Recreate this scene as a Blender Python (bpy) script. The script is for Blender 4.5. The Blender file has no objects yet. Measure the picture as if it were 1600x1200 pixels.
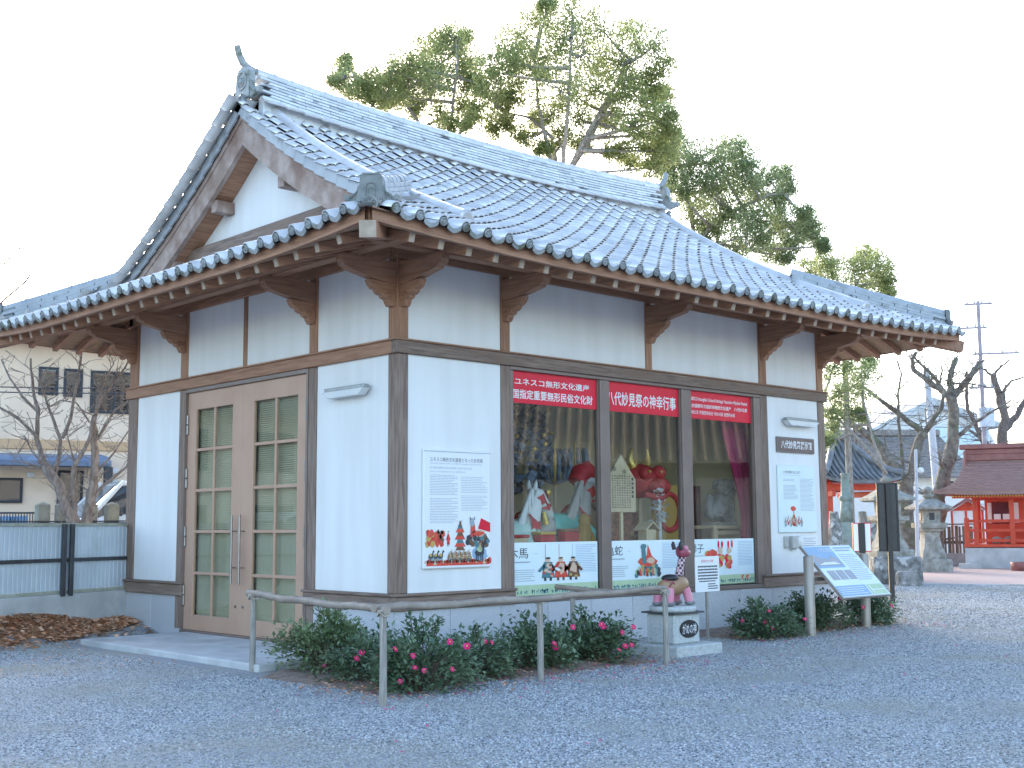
import bpy, math, random
from mathutils import Vector, Matrix
R = random.Random(7)
S = bpy.context.scene
C = S.collection

# ------------------------------------------------------------------ camera
CP = Vector((-8.2965, -10.7188, 1.45))
YAW, PITCH, ROLL, FPX = 0.7537, 0.117, -0.0068, 1901.33
_f = Vector((math.sin(YAW)*math.cos(PITCH), math.cos(YAW)*math.cos(PITCH), math.sin(PITCH)))
_r = Vector((math.cos(YAW), -math.sin(YAW), 0)); _u = _r.cross(_f)
CR = _r*math.cos(ROLL)+_u*math.sin(ROLL); CU = _u*math.cos(ROLL)-_r*math.sin(ROLL); CF = _f
cd = bpy.data.cameras.new('camera'); cam = bpy.data.objects.new('camera', cd); C.objects.link(cam)
M = Matrix((CR, CU, -CF)).transposed().to_4x4(); M.translation = CP; cam.matrix_world = M
cd.sensor_width = 36; cd.lens = FPX/1600*36; cd.clip_start = .1; cd.clip_end = 2000
S.camera = cam
# ------------------------------------------------------------------ sky, sun, exposure
SUN_AZ = YAW-0.25          # azimuth from +Y towards +X: the sun stands behind the hall
SUN_EL = math.radians(21)
w = bpy.data.worlds.new('World'); S.world = w; w.use_nodes = True
nt = w.node_tree; bg = nt.nodes['Background']
sky = nt.nodes.new('ShaderNodeTexSky'); sky.sky_type = 'NISHITA'; sky.sun_disc = False
sky.sun_elevation = SUN_EL; sky.sun_rotation = SUN_AZ; sky.air_density = 1.0; sky.dust_density = 1.5; sky.ozone_density = 1.3
nt.links.new(sky.outputs[0], bg.inputs[0]); bg.inputs[1].default_value = 0.14
sl = bpy.data.lights.new('sun', 'SUN'); sl.energy = 0.5; sl.angle = math.radians(20); sl.color = (1, .93, .82)
so = bpy.data.objects.new('sun', sl); C.objects.link(so)
sd = Vector((math.sin(SUN_AZ)*math.cos(SUN_EL), math.cos(SUN_AZ)*math.cos(SUN_EL), math.sin(SUN_EL)))
so.rotation_euler = sd.to_track_quat('Z', 'Y').to_euler(); so.location = (0, 0, 40)
S.view_settings.view_transform = 'Standard'; S.view_settings.look = 'None'
S.view_settings.gamma = 1; S.view_settings.use_curve_mapping = False
S.view_settings.exposure = 2.35

# ------------------------------------------------------------------ helpers
def ray(px, py): return CF + CR*((px-800)/FPX) - CU*((py-600)/FPX)
def at(px, py, d): return CP + ray(px, py)*d
def gnd(px, py, z=0.0):
    v = ray(px, py); return CP + v*((z-CP.z)/v.z)
def onplane(px, py, n, d):
    v = ray(px, py); n = Vector(n); return CP + v*((d-n.dot(CP))/n.dot(v))

MATS = {}
def mat(name, c1, c2=None, scale=4.0, rough=.6, bump=0.0, bscale=40.0, st=(1, 1, 1), rand=0.0, metal=0.0,
        spec=.5, detail=6, lo=.35, hi=.65, island=0.0, transl=0.0, c3=None, scale3=1.2, lo3=.55, hi3=.7):
    m = bpy.data.materials.new(name); m.use_nodes = True; t = m.node_tree; N = t.nodes; L = t.links
    b = N['Principled BSDF']; b.inputs['Roughness'].default_value = rough; b.inputs['Metallic'].default_value = metal
    b.inputs['Specular IOR Level'].default_value = spec
    MATS[name] = m
    tc = N.new('ShaderNodeTexCoord'); mp = N.new('ShaderNodeMapping'); mp.inputs['Scale'].default_value = st
    L.new(tc.outputs['Object'], mp.inputs[0])
    oi = N.new('ShaderNodeObjectInfo')
    if rand:
        ad = N.new('ShaderNodeVectorMath'); ad.operation = 'ADD'; ml = N.new('ShaderNodeMath'); ml.operation = 'MULTIPLY'
        ml.inputs[1].default_value = 37.0; L.new(oi.outputs['Random'], ml.inputs[0])
        L.new(mp.outputs[0], ad.inputs[0]); L.new(ml.outputs[0], ad.inputs[1]); vec = ad.outputs[0]
    else: vec = mp.outputs[0]
    col = None
    def c4(c): return (c[0], c[1], c[2], 1)
    if c2 is None: b.inputs['Base Color'].default_value = c4(c1)
    else:
        n = N.new('ShaderNodeTexNoise'); n.inputs['Scale'].default_value = scale; n.inputs['Detail'].default_value = detail
        L.new(vec, n.inputs['Vector'])
        r = N.new('ShaderNodeValToRGB'); r.color_ramp.elements[0].position = lo; r.color_ramp.elements[1].position = hi
        r.color_ramp.elements[0].color = c4(c1); r.color_ramp.elements[1].color = c4(c2)
        L.new(n.outputs['Fac'], r.inputs[0]); col = r.outputs[0]
        if c3 is not None:
            n3 = N.new('ShaderNodeTexNoise'); n3.inputs['Scale'].default_value = scale3; n3.inputs['Detail'].default_value = 8
            L.new(vec, n3.inputs['Vector'])
            r3 = N.new('ShaderNodeValToRGB'); r3.color_ramp.elements[0].position = lo3; r3.color_ramp.elements[1].position = hi3
            r3.color_ramp.elements[0].color = (0, 0, 0, 1); r3.color_ramp.elements[1].color = (1, 1, 1, 1)
            L.new(n3.outputs['Fac'], r3.inputs[0])
            mx3 = N.new('ShaderNodeMix'); mx3.data_type = 'RGBA'; L.new(r3.outputs[0], mx3.inputs[0])
            L.new(col, mx3.inputs[6]); mx3.inputs[7].default_value = c4(c3); col = mx3.outputs[2]
        if rand or island:
            hs = N.new('ShaderNodeHueSaturation'); mr = N.new('ShaderNodeMapRange')
            if island:
                g = N.new('ShaderNodeNewGeometry'); L.new(g.outputs['Random Per Island'], mr.inputs[0]); a = island
            else: L.new(oi.outputs['Random'], mr.inputs[0]); a = rand
            mr.inputs[3].default_value = 1-a; mr.inputs[4].default_value = 1+a
            L.new(mr.outputs[0], hs.inputs['Value']); L.new(col, hs.inputs['Color']); col = hs.outputs[0]
        L.new(col, b.inputs['Base Color'])
    if bump:
        nb = N.new('ShaderNodeTexNoise'); nb.inputs['Scale'].default_value = bscale; nb.inputs['Detail'].default_value = 8
        L.new(vec, nb.inputs['Vector']); bp = N.new('ShaderNodeBump'); bp.inputs['Strength'].default_value = bump
        bp.inputs['Distance'].default_value = .02; L.new(nb.outputs['Fac'], bp.inputs['Height']); L.new(bp.outputs[0], b.inputs['Normal'])
    if transl:
        tr = N.new('ShaderNodeBsdfTranslucent'); ms = N.new('ShaderNodeMixShader'); ms.inputs[0].default_value = transl
        if col is not None: L.new(col, tr.inputs[0])
        else: tr.inputs[0].default_value = c4(c1)
        L.new(b.outputs[0], ms.inputs[1]); L.new(tr.outputs[0], ms.inputs[2])
        L.new(ms.outputs[0], N['Material Output'].inputs['Surface'])
    return m

def glass(name, tint, refl=1.0, rough=0.0):
    m = bpy.data.materials.new(name); m.use_nodes = True; t = m.node_tree; N = t.nodes; L = t.links
    N.remove(N['Principled BSDF']); MATS[name] = m
    tr = N.new('ShaderNodeBsdfTransparent'); tr.inputs[0].default_value = (*tint, 1)
    gl = N.new('ShaderNodeBsdfGlossy'); gl.inputs['Roughness'].default_value = rough
    ge = N.new('ShaderNodeNewGeometry'); dp = N.new('ShaderNodeVectorMath'); dp.operation = 'DOT_PRODUCT'
    L.new(ge.outputs['Incoming'], dp.inputs[0]); L.new(ge.outputs['Normal'], dp.inputs[1])
    def mth(op, a, b=None):
        n = N.new('ShaderNodeMath'); n.operation = op; n.use_clamp = op == 'SUBTRACT'
        for i, x in enumerate((a, b)):
            if x is None: continue
            if isinstance(x, (int, float)): n.inputs[i].default_value = x
            else: L.new(x, n.inputs[i])
        return n.outputs[0]
    p5 = mth('POWER', mth('SUBTRACT', 1.0, mth('ABSOLUTE', dp.outputs['Value'])), 5.0)   # Schlick, the same on both faces
    mu = N.new('ShaderNodeMath'); mu.operation = 'MULTIPLY_ADD'; mu.use_clamp = True
    L.new(p5, mu.inputs[0]); mu.inputs[1].default_value = .96*refl; mu.inputs[2].default_value = .045*refl
    mx = N.new('ShaderNodeMixShader'); L.new(mu.outputs[0], mx.inputs[0]); L.new(tr.outputs[0], mx.inputs[1]); L.new(gl.outputs[0], mx.inputs[2])
    L.new(mx.outputs[0], N['Material Output'].inputs['Surface']); return m

class MB:
    """collects shapes in world space; build() links them as one mesh object"""
    def __init__(s): s.v = []; s.f = []; s.m = []; s.s = []
    def add(s, vs, fs, m=0, sm=False):
        o = len(s.v); s.v += [tuple(x) for x in vs]
        for f in fs: s.f.append(tuple(i+o for i in f)); s.m.append(m); s.s.append(sm)
        return s
    def box(s, x0, x1, y0, y1, z0, z1, b=0.0, m=0, X=None):
        if x1 < x0: x0, x1 = x1, x0
        if y1 < y0: y0, y1 = y1, y0
        if z1 < z0: z0, z1 = z1, z0
        if not b:
            vs = [(x, y, z) for x in (x0, x1) for y in (y0, y1) for z in (z0, z1)]
            fs = [(0, 1, 3, 2), (4, 6, 7, 5), (0, 4, 5, 1), (2, 3, 7, 6), (0, 2, 6, 4), (1, 5, 7, 3)]
        else:
            b = min(b, .45*min(x1-x0, y1-y0, z1-z0))
            vs = []; idx = {}
            for i, x in enumerate((x0, x1)):
                for j, y in enumerate((y0, y1)):
                    for k, z in enumerate((z0, z1)):
                        sx, sy, sz = (1-2*i)*b, (1-2*j)*b, (1-2*k)*b
                        for a, p in enumerate(((x, y+sy, z+sz), (x+sx, y, z+sz), (x+sx, y+sy, z))):
                            idx[i, j, k, a] = len(vs); vs.append(p)
            I = lambda i, j, k, a: idx[i, j, k, a]
            fs = []
            for q in (0, 1):
                fs += [(I(q, 0, 0, 0), I(q, 1, 0, 0), I(q, 1, 1, 0), I(q, 0, 1, 0)), (I(0, q, 0, 1), I(1, q, 0, 1), I(1, q, 1, 1), I(0, q, 1, 1)),
                       (I(0, 0, q, 2), I(1, 0, q, 2), I(1, 1, q, 2), I(0, 1, q, 2))]
                for r in (0, 1):
                    fs += [(I(q, r, 0, 0), I(q, r, 0, 1), I(q, r, 1, 1), I(q, r, 1, 0)), (I(q, 0, r, 0), I(q, 0, r, 2), I(q, 1, r, 2), I(q, 1, r, 0)),
                           (I(0, q, r, 1), I(0, q, r, 2), I(1, q, r, 2), I(1, q, r, 1))]
                    for t in (0, 1): fs.append((I(q, r, t, 0), I(q, r, t, 1), I(q, r, t, 2)))
        if X is not None: vs = [X @ Vector(v) for v in vs]
        return s.add(vs, fs, m)
    def bar(s, p0, p1, w, h, b=0.0, m=0, up=(0, 0, 1)):
        p0, p1 = Vector(p0), Vector(p1); d = p1-p0; l = d.length; d.normalize(); up = Vector(up)
        x = d.cross(up)
        if x.length < 1e-4: x = d.cross(Vector((1, 0, 0)))
        x.normalize(); z = x.cross(d)
        X = Matrix((x, d, z)).transposed().to_4x4(); X.translation = p0
        return s.box(-w/2, w/2, 0, l, -h/2, h/2, b, m, X)
    def tube(s, pts, rs, n=8, caps=True, m=0, sm=True, a0=0, a1=2*math.pi, up=None):
        pts = [Vector(p) for p in pts]
        if not hasattr(rs, '__len__'): rs = [rs]*len(pts)
        full = abs(a1-a0-2*math.pi) < 1e-6; k = n if full else n+1
        vs = []; ref = Vector(up) if up else None
        for i, p in enumerate(pts):
            d = (pts[min(i+1, len(pts)-1)]-pts[max(i-1, 0)]).normalized()
            if ref is None: ref = Vector((0, 0, 1)) if abs(d.z) < .9 else Vector((1, 0, 0))
            x = d.cross(ref)
            if x.length < 1e-4: x = d.cross(Vector((0, 1, 0.1)))
            x.normalize(); z = x.cross(d)
            if up is None: ref = z
            for j in range(k):
                a = a0+(a1-a0)*j/n; vs.append(p+(x*math.cos(a)+z*math.sin(a))*rs[i])
        fs = []
        for i in range(len(pts)-1):
            for j in range(n):
                j2 = (j+1) % k; fs.append((i*k+j, i*k+j2, (i+1)*k+j2, (i+1)*k+j))
        s.add(vs, fs, m, sm)
        if caps:
            s.add(vs[:k], [tuple(range(k))[::-1]], m); s.add(vs[-k:], [tuple(range(k))], m)
        return s
    def lathe(s, prof, c, n=12, m=0, sm=True, sq=False, X=None, rot=0.0):
        c = Vector(c); vs = []
        for r, z in prof:
            for j in range(n):
                a = 2*math.pi*(j+.5)/n+rot; vs.append(c+Vector((r*math.cos(a), r*math.sin(a), z)))
        if X is not None: vs = [X @ v for v in vs]
        fs = []
        for i in range(len(prof)-1):
            for j in range(n): j2 = (j+1) % n; fs.append((i*n+j, i*n+j2, (i+1)*n+j2, (i+1)*n+j))
        fs.append(tuple(range(n))[::-1]); fs.append(tuple(range((len(prof)-1)*n, len(prof)*n)))
        return s.add(vs, fs, m, sm)
    def prism(s, poly, fn, w0, w1, m=0, sm=False):
        n = len(poly); vs = [fn(u, v, w0) for u, v in poly]+[fn(u, v, w1) for u, v in poly]
        fs = [tuple(range(n))[::-1], tuple(range(n, 2*n))]+[(i, (i+1) % n, n+(i+1) % n, n+i) for i in range(n)]
        return s.add(vs, fs, m, sm)
    def ball(s, c, r, n=10, k=6, sc=(1, 1, 1), m=0, X=None):
        pr = [(max(.001, math.sin(math.pi*i/k)), -math.cos(math.pi*i/k)) for i in range(k+1)]
        c = Vector(c); vs = []
        for rr, z in pr:
            for j in range(n):
                a = 2*math.pi*j/n; p = Vector((rr*math.cos(a)*r*sc[0], rr*math.sin(a)*r*sc[1], z*r*sc[2]))
                vs.append(c+(X @ p if X is not None else p))
        fs = [(i*n+j, i*n+(j+1) % n, (i+1)*n+(j+1) % n, (i+1)*n+j) for i in range(k) for j in range(n)]
        return s.add(vs, fs, m, True)
    def grid(s, fn, nu, nv, m=0, sm=True):
        vs = [fn(i/nu, j/nv) for j in range(nv+1) for i in range(nu+1)]
        fs = [(j*(nu+1)+i, j*(nu+1)+i+1, (j+1)*(nu+1)+i+1, (j+1)*(nu+1)+i) for j in range(nv) for i in range(nu)]
        return s.add(vs, fs, m, sm)
    def mesh(s, name, mats, off=Vector()):
        me = bpy.data.meshes.new(name)
        me.from_pydata([(x-off[0], y-off[1], z-off[2]) for x, y, z in s.v], [], s.f)
        for mm in (mats if isinstance(mats, (list, tuple)) else [mats]): me.materials.append(MATS[mm] if isinstance(mm, str) else mm)
        me.polygons.foreach_set('material_index', s.m); me.polygons.foreach_set('use_smooth', s.s); me.update()
        return me
    def build(s, name, mats, parent=None, stuff=False):
        off = ORG.get(parent.name, Vector()) if parent else Vector()
        o = link(bpy.data.objects.new(name, s.mesh(name, mats, off)), parent)
        if stuff: o['kind'] = 'stuff'
        return o
    def thing(s, name, mats, label, cat, group=None, org=None, kind=None):
        if org is None:
            n = len(s.v); org = Vector((sum(v[0] for v in s.v)/n, sum(v[1] for v in s.v)/n, min(v[2] for v in s.v)))
        org = Vector(org); o = bpy.data.objects.new(name, s.mesh(name, mats, org)); C.objects.link(o); o.location = org; ORG[o.name] = org
        return tag(o, label, cat, group, kind)
ORG = {}
def link(o, parent):
    C.objects.link(o)
    if parent: o.parent = parent; ORG[o.name] = ORG[parent.name]
    else: ORG[o.name] = Vector()
    return o
def tag(o, label=None, cat=None, group=None, kind=None):
    if label: o['label'] = label
    if cat: o['category'] = cat
    if group: o['group'] = group
    if kind: o['kind'] = kind
    return o
def empty(name, loc, label, cat, group=None):
    o = bpy.data.objects.new(name, None); o.empty_display_size = .2; C.objects.link(o); o.location = loc; ORG[o.name] = Vector(loc)
    return tag(o, label, cat, group)
def inst(name, me, parent, p, X=None):
    o = bpy.data.objects.new(name, me); link(o, parent); off = ORG[parent.name]
    mw = (X.to_4x4() if X is not None else Matrix()); mw.translation = Vector(p)-off; o.matrix_local = mw; return o
def copy_thing(root, loc, label, rotz=None):
    r = root.copy(); C.objects.link(r); r.location = loc; r['label'] = label; ORG[r.name] = Vector(loc)
    if rotz is not None: r.rotation_euler = (0, 0, rotz)
    def rec(o, n):
        for ch in list(o.children):
            k = ch.copy(); C.objects.link(k); k.parent = n; ORG[k.name] = ORG[r.name]; rec(ch, k)
    rec(root, r); return r
_TX = {}
def glyphs(txt, bold=0.0):
    key = (txt, bold)
    if key in _TX: return _TX[key]
    cu = bpy.data.curves.new('lettering', 'FONT'); cu.body = txt; cu.resolution_u = 2; cu.offset = bold; ob = bpy.data.objects.new('lettering', cu)
    C.objects.link(ob); bpy.context.view_layer.update(); me = bpy.data.meshes.new_from_object(ob.evaluated_get(bpy.context.evaluated_depsgraph_get()))
    vs = [v.co.copy() for v in me.vertices]; fs = [tuple(p.vertices) for p in me.polygons]
    bpy.data.objects.remove(ob); bpy.data.meshes.remove(me)
    if vs:
        x0 = min(v.x for v in vs); x1 = max(v.x for v in vs); y0 = min(v.y for v in vs); y1 = max(v.y for v in vs)
        vs = [((v.x-x0)/max(1e-6, x1-x0), (v.y-y0)/max(1e-6, y1-y0)) for v in vs]
    _TX[key] = (vs, fs); return _TX[key]
def letter(mb, txt, fn, u0, v0, wd, ht, m=0, e=0.0, bold=0.0):
    """flat lettering filling a box on the surface fn(u, v, out)"""
    vs, fs = glyphs(txt, bold); mb.add([fn(u0+x*wd, v0+y*ht, e) for x, y in vs], fs, m)
def lines(mb, fn, u0, u1, v1, v0, n, m=0, e=0.0, th=.4, ragged=.25, rr=None):
    """rows of small print: broken dashes, too small to read"""
    rr = rr or R; st = (v1-v0)/n
    for i in range(n):
        v = v1-st*(i+.5); u = u0; end = u1-(u1-u0)*(rr.random()*ragged if rr.random() < .4 else 0)
        while u < end-1e-4:
            l = min(end-u, (u1-u0)*rr.uniform(.03, .12)); h = st*th/2
            mb.add([fn(u, v-h, e), fn(u+l*.86, v-h, e), fn(u+l*.86, v+h, e), fn(u, v+h, e)], [(0, 1, 2, 3)], m); u += l
def rect(mb, fn, u0, u1, v0, v1, m=0, e=0.0): mb.add([fn(u0, v0, e), fn(u1, v0, e), fn(u1, v1, e), fn(u0, v1, e)], [(0, 1, 2, 3)], m)
def blob(mb, fn, u, v, a, b, m=0, e=0.0, n=9, rr=None):
    rr = rr or R; mb.add([fn(u+a*math.cos(6.283*i/n)*rr.uniform(.75, 1.15), v+b*math.sin(6.283*i/n)*rr.uniform(.75, 1.15), e) for i in range(n)], [tuple(range(n))], m)
FRONT = lambda u, v, e=0: Vector((u, -e, v))
def slab(mb, fn, u0, u1, v0, v1, e0, e1, b=0, m=0):
    ps = [fn(u, v, e) for u in (u0, u1) for v in (v0, v1) for e in (e0, e1)]
    mb.box(min(p.x for p in ps), max(p.x for p in ps), min(p.y for p in ps), max(p.y for p in ps), min(p.z for p in ps), max(p.z for p in ps), b, m)

# ------------------------------------------------------------------ materials
for ax, st in (('x', (1.2, 14, 14)), ('y', (14, 1.2, 14)), ('z', (14, 14, 1.2))):
    mat('timber_'+ax, (.275, .135, .078), (.40, .215, .13), 2.2, .62, .25, 6, st, rand=.12)
    mat('grey_timber_'+ax, (.17, .114, .090), (.30, .222, .176), 2.2, .7, .4, 6, st, rand=.12, c3=(.22, .15, .11), scale3=1.1, lo3=.5, hi3=.62)
for ax, st in (('y', (14, 1.2, 14)), ('x', (1.2, 14, 14))): mat('pale_timber_'+ax, (.29, .205, .165), (.44, .345, .30), 1.6, .75, .3, 6, (4, 3, 3), c3=(.24, .15, .115), scale3=.6, lo3=.5, hi3=.66)
mat('rafter_end', (.36, .28, .21), (.46, .37, .29), 9, .7, .2, 30)
mat('soffit_wood', (.30, .185, .105), (.40, .26, .155), 3, .65, .15, 8, (2, 14, 14))
mat('plaster', (.80, .80, .79), (.745, .74, .725), 1.1, .75, .10, 90, (4, 4, .5), c3=(.72, .715, .69), scale3=.8, lo3=.56, hi3=.86)
mat('granite', (.38, .39, .41), (.60, .61, .63), 85, .55, .05, 120, lo=.3, hi=.7, rand=.05)
mat('tile', (.53, .515, .51), (.68, .665, .66), 3.0, .30, .06, 50, rand=.13, spec=.6, c3=(.36, .37, .37), scale3=4, metal=.3, lo3=.62, hi3=.78)
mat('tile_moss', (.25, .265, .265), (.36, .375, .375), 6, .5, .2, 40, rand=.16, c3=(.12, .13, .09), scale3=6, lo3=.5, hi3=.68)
mat('ridge_stain', (.56, .58, .60), (.70, .72, .74), 3, .36, .1, 40, rand=.14, c3=(.085, .09, .095), scale3=1.6, lo3=.62, hi3=.7)
mat('hip_tile', (.30, .325, .35), (.40, .425, .45), 3, .45, .1, 40, c3=(.18, .19, .19), scale3=3, lo3=.58, hi3=.72)
mat('ogre_tile', (.12, .13, .125), (.21, .22, .21), 6, .5, .25, 40, c3=(.26, .27, .26), scale3=5, lo3=.5, hi3=.7)
mat('roof_deck', (.05, .05, .055))
mat('bronze', (.20, .155, .135), (.235, .185, .16), 3, .42, .03, 60, metal=.25)
mat('door_paint', (.47, .29, .20), (.51, .325, .23), 2, .45, .03, 80)
mat('steel', (.30, .28, .27), (.36, .34, .33), 8, .35, metal=.8)
mat('concrete', (.42, .43, .43), (.56, .565, .56), 3, .8, .25, 60, c3=(.36, .36, .34), scale3=1.5)
mat('white_print', (.8, .81, .82)); mat('pale_print', (.70, .80, .82), (.74, .83, .85), 2)
mat('black', (.02, .02, .022), rough=.45); mat('ink', (.05, .05, .055), rough=.6); mat('grey_ink', (.35, .38, .42), rough=.6)
mat('banner_red', (.68, .008, .035), (.74, .012, .045), 2, .3); mat('print_red', (.6, .05, .035), (.72, .1, .06), 20, .5)
mat('print_green', (.42, .56, .34), (.5, .62, .4), 6, .5); mat('print_gold', (.55, .36, .10)); mat('print_teal', (.08, .2, .22)); mat('print_brown', (.18, .09, .05))
mat('print_blue', (.30, .44, .60)); mat('print_skin', (.66, .45, .32))
glass('window_glass', (.93, .95, .94), 1.0); glass('door_glass', (.92, .925, .88), 1.0)
# ================================================================== exhibition hall
XR, YL = 8.6075, 6.5845
XA, XB, XC = 1.5886, 4.2743, 6.8931
OV = 1.65; YC = YL/2; XM = XR/2
hall = empty('exhibition_hall', (0, 0, 0), 'white plastered exhibition hall with brown timber frame and silver tiled hip-and-gable roof', 'building')
def zprof(t): return 4.37+.44*t+.0046*t**3
def lift(s, c, h, t):
    k = max(0, (abs(s-c)/h-.4)/.6); return .11*k*k*max(0, 1-t/2.6)
def zfront(x, t): return zprof(t)+lift(x, XM, XM+OV, t)
def zside(y, t): return zprof(t)+lift(y, YC, YC+OV, t)
# slope frames: f(s, t) -> point; s runs along the eave, t runs inwards
SLOPES = {'front': (lambda s, t: Vector((s, -OV+t, zfront(s, t))), XM, XM+OV), 'back': (lambda s, t: Vector((s, YL+OV-t, zfront(s, t))), XM, XM+OV),
          'left': (lambda s, t: Vector((-OV+t, s, zside(s, t))), YC, YC+OV), 'right': (lambda s, t: Vector((XR+OV-t, s, zside(s, t))), YC, YC+OV)}
TSK = 1.93     # depth of the side skirts
# --- walls
PL = MB()      # core behind the panels
for a in ((.16, 1.62, .03, .12), (6.9, XR-.15, .03, .12)): PL.box(a[0], a[1], a[2], a[3], .05, 3.42)
PL.box(.16, XR-.15, .03, .12, 3.42, 4.6)
PL.box(.03, .12, .12, 1.62, .05, 3.42); PL.box(.03, .12, 4.95, YL-.1, .05, 3.42); PL.box(.03, .12, .12, YL-.1, 3.42, 4.6)
PL.box(.1, XR-.1, YL-.12, YL-.02, .05, 4.6); PL.box(XR-.12, XR-.03, .12, YL-.12, .05, 4.6)
PL.box(.12, XR-.12, .12, YL-.12, 4.3, 4.36)
wall = PL.build('wall', 'plaster', hall)
def panel(fn, u0, u1, v0, v1): q = MB(); slab(q, fn, u0, u1, v0, v1, -.029, -.018, .003); return q.build('plaster_panel', 'plaster', wall)
LEFT = lambda u, v, e=0: Vector((-e, u, v))
RIGHT = lambda u, v, e=0: Vector((XR+e, u, v)); BACK = lambda u, v, e=0: Vector((u, YL+e, v))
Z1, Z0, S1, S0, ZT = 3.566, 3.400, .7277, .5408, 4.50
fposts = [(0, .165), (XA, XA+.15), (XC-.02, XC+.165), (XR-.175, XR)]
lposts = [(0, .16), (1.59, 1.757), (4.805, 5.0), (YL-.28, YL)]
for u0, u1 in ((.165, XA), (XA+.15, XB), (XB+.125, XC), (XC+.165, XR-.175)): panel(FRONT, u0+.002, u1-.002, Z1, ZT)
for u0, u1 in ((.165, XA), (XC+.165, XR-.175)): panel(FRONT, u0+.002, u1-.002, S1, Z0)
for u0, u1 in ((.16, 1.59), (1.757, 3.225), (3.315, 4.805), (5.0, YL-.28)): panel(LEFT, u0+.002, u1-.002, Z1, ZT)
for u0, u1 in ((.16, 1.59), (5.0, YL-.28)): panel(LEFT, u0+.002, u1-.002, S1, Z0)
for fn, L in ((BACK, XR), (RIGHT, YL)):
    for k in range(4): panel(fn, .18+(L-.2)*k/4, (L-.2)*(k+1)/4, S1, ZT)
# --- posts
def post(x0, x1, y0, y1, z0, z1, m='grey_timber_z'): MB().box(x0, x1, y0, y1, z0, z1, .008).build('post', m, hall)
for i, (a, b) in enumerate(fposts):
    d = .165 if i == 0 else .14
    post(a, b, 0, d, (S1 if i in (0, 3) else .56), Z0-.002, 'grey_timber_z'); post(a, b, 0, d, Z1+.002, 4.62, 'timber_z')
post(XB, XB+.125, 0, .12, Z1+.002, 4.62, 'timber_z')
for i, (a, b) in enumerate(lposts):
    if i == 0: continue
    d = .14; post(0, d, a, b, (S1 if i == 3 else .09), Z0-.002, 'grey_timber_z'); post(0, d, a, b, Z1+.002, 4.62, 'timber_z')
post(.002, .1, 3.225, 3.315, Z1+.002, 4.62, 'timber_z')
post(XR-.14, XR, YL-.17, YL, S1, 4.62)
# --- horizontal beams
def beam(x0, x1, y0, y1, z0, z1, m, b=.008, n='beam'): return MB().box(x0, x1, y0, y1, z0, z1, b).build(n, m, hall)
beam(-.035, XR+.05, -.035, .06, Z0, Z1-.022, 'grey_timber_x'); beam(-.05, XR+.06, -.05, .06, Z1-.02, Z1, 'timber_x', .004, 'beam_cap')
beam(-.034, .06, .062, YL+.05, Z0, Z1-.022, 'timber_y'); beam(-.049, .06, .062, YL+.06, Z1-.02, Z1, 'timber_y', .004, 'beam_cap')
for a, b in ((-.035, XA+.19), (XC-.06, XR+.05)):
    beam(a, b, -.035, .06, S0, S1-.032, 'grey_timber_x', n='sill_beam'); beam(a-.02, b, -.065, .06, S1-.03, S1, 'grey_timber_x', .006, 'sill_cap')
for a, b in ((.062, 1.78), (4.79, YL+.05)):
    beam(-.034, .06, a, b, S0, S1-.032, 'grey_timber_y', n='sill_beam'); beam(-.064, .06, a, b, S1-.03, S1, 'grey_timber_y', .006, 'sill_cap')
beam(-.02, XR+.02, -.02, .1, ZT, ZT+.13, 'timber_x', n='wall_plate'); beam(-.02, .1, .102, YL+.02, ZT, ZT+.13, 'timber_y', n='wall_plate')
beam(-.02, XR+.02, YL-.1, YL+.02, ZT+.002, ZT+.13, 'timber_x', n='wall_plate'); beam(XR-.1, XR+.02, .102, YL-.102, ZT, ZT+.13, 'timber_y', n='wall_plate')
# --- granite plinth
pl = MB().box(.03, XR-.03, .03, .2, -.25, S0-.01).build('plinth', 'concrete', hall); MB().box(.03, .2, .202, 1.62, -.25, S0-.01).build('plinth', 'concrete', hall); MB().box(.03, .2, 4.95, YL-.03, -.25, S0-.01).build('plinth', 'concrete', hall)
def gran(fn, a, b, n):
    for k in range(n):
        q = MB(); slab(q, fn, a+(b-a)*k/n+.003, a+(b-a)*(k+1)/n-.003, -.22, S0-.003, -.028, -.002, .004); q.build('granite_panel', 'granite', pl)
gran(FRONT, -.0, XR, 11); gran(LEFT, .03, 1.76, 2); gran(LEFT, 4.83, YL, 2); gran(RIGHT, .03, YL, 8); gran(BACK, 0, XR, 11)
# --- brackets: cantilever arm + carved corbel at each post
def arm(fn, c, wd=.12, tm='timber_y'):
    poly = [(0, 4.18), (.25, 4.2), (.58, 4.265), (.64, 4.275), (.655, 4.30), (.70, 4.31), (.735, 4.37), (.735, 4.44), (0, 4.44)]
    br = MB().prism(poly, lambda e, z, w: fn(c+w, z, e), -wd/2, wd/2).build('bracket_arm', tm, hall)
    pc = [(0, 3.93), (.06, 3.93), (.085, 3.965), (.10, 4.0), (.15, 4.02), (.165, 4.05), (.19, 4.045), (.235, 4.07), (.25, 4.10), (.29, 4.105), (.33, 4.14), (.36, 4.20), (0, 4.18)]
    q = MB().prism(pc, lambda e, z, w: fn(c+w, z, e), -wd/2+.012, wd/2-.012)
    for s_ in (-1, 1):
        q.tube([fn(c+s_*(wd/2-.004), 4.05+.03*math.sin(k), .09+.03*math.cos(k)*1.3) for k in [i*.7 for i in range(8)]], .008, 4)
    q.build('corbel', tm, hall)
for c in (.085, XA+.075, XB+.062, XC+.07, XR-.085): arm(FRONT, c)
for c in (.085, 1.675, 4.9, YL-.14): arm(LEFT, c, .12, 'timber_x')
for c in (.085, YL/2, YL-.085): arm(RIGHT, c, .12, 'timber_x')
for c in (.085, XM, XR-.085): arm(BACK, c)
PY = .56
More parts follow.
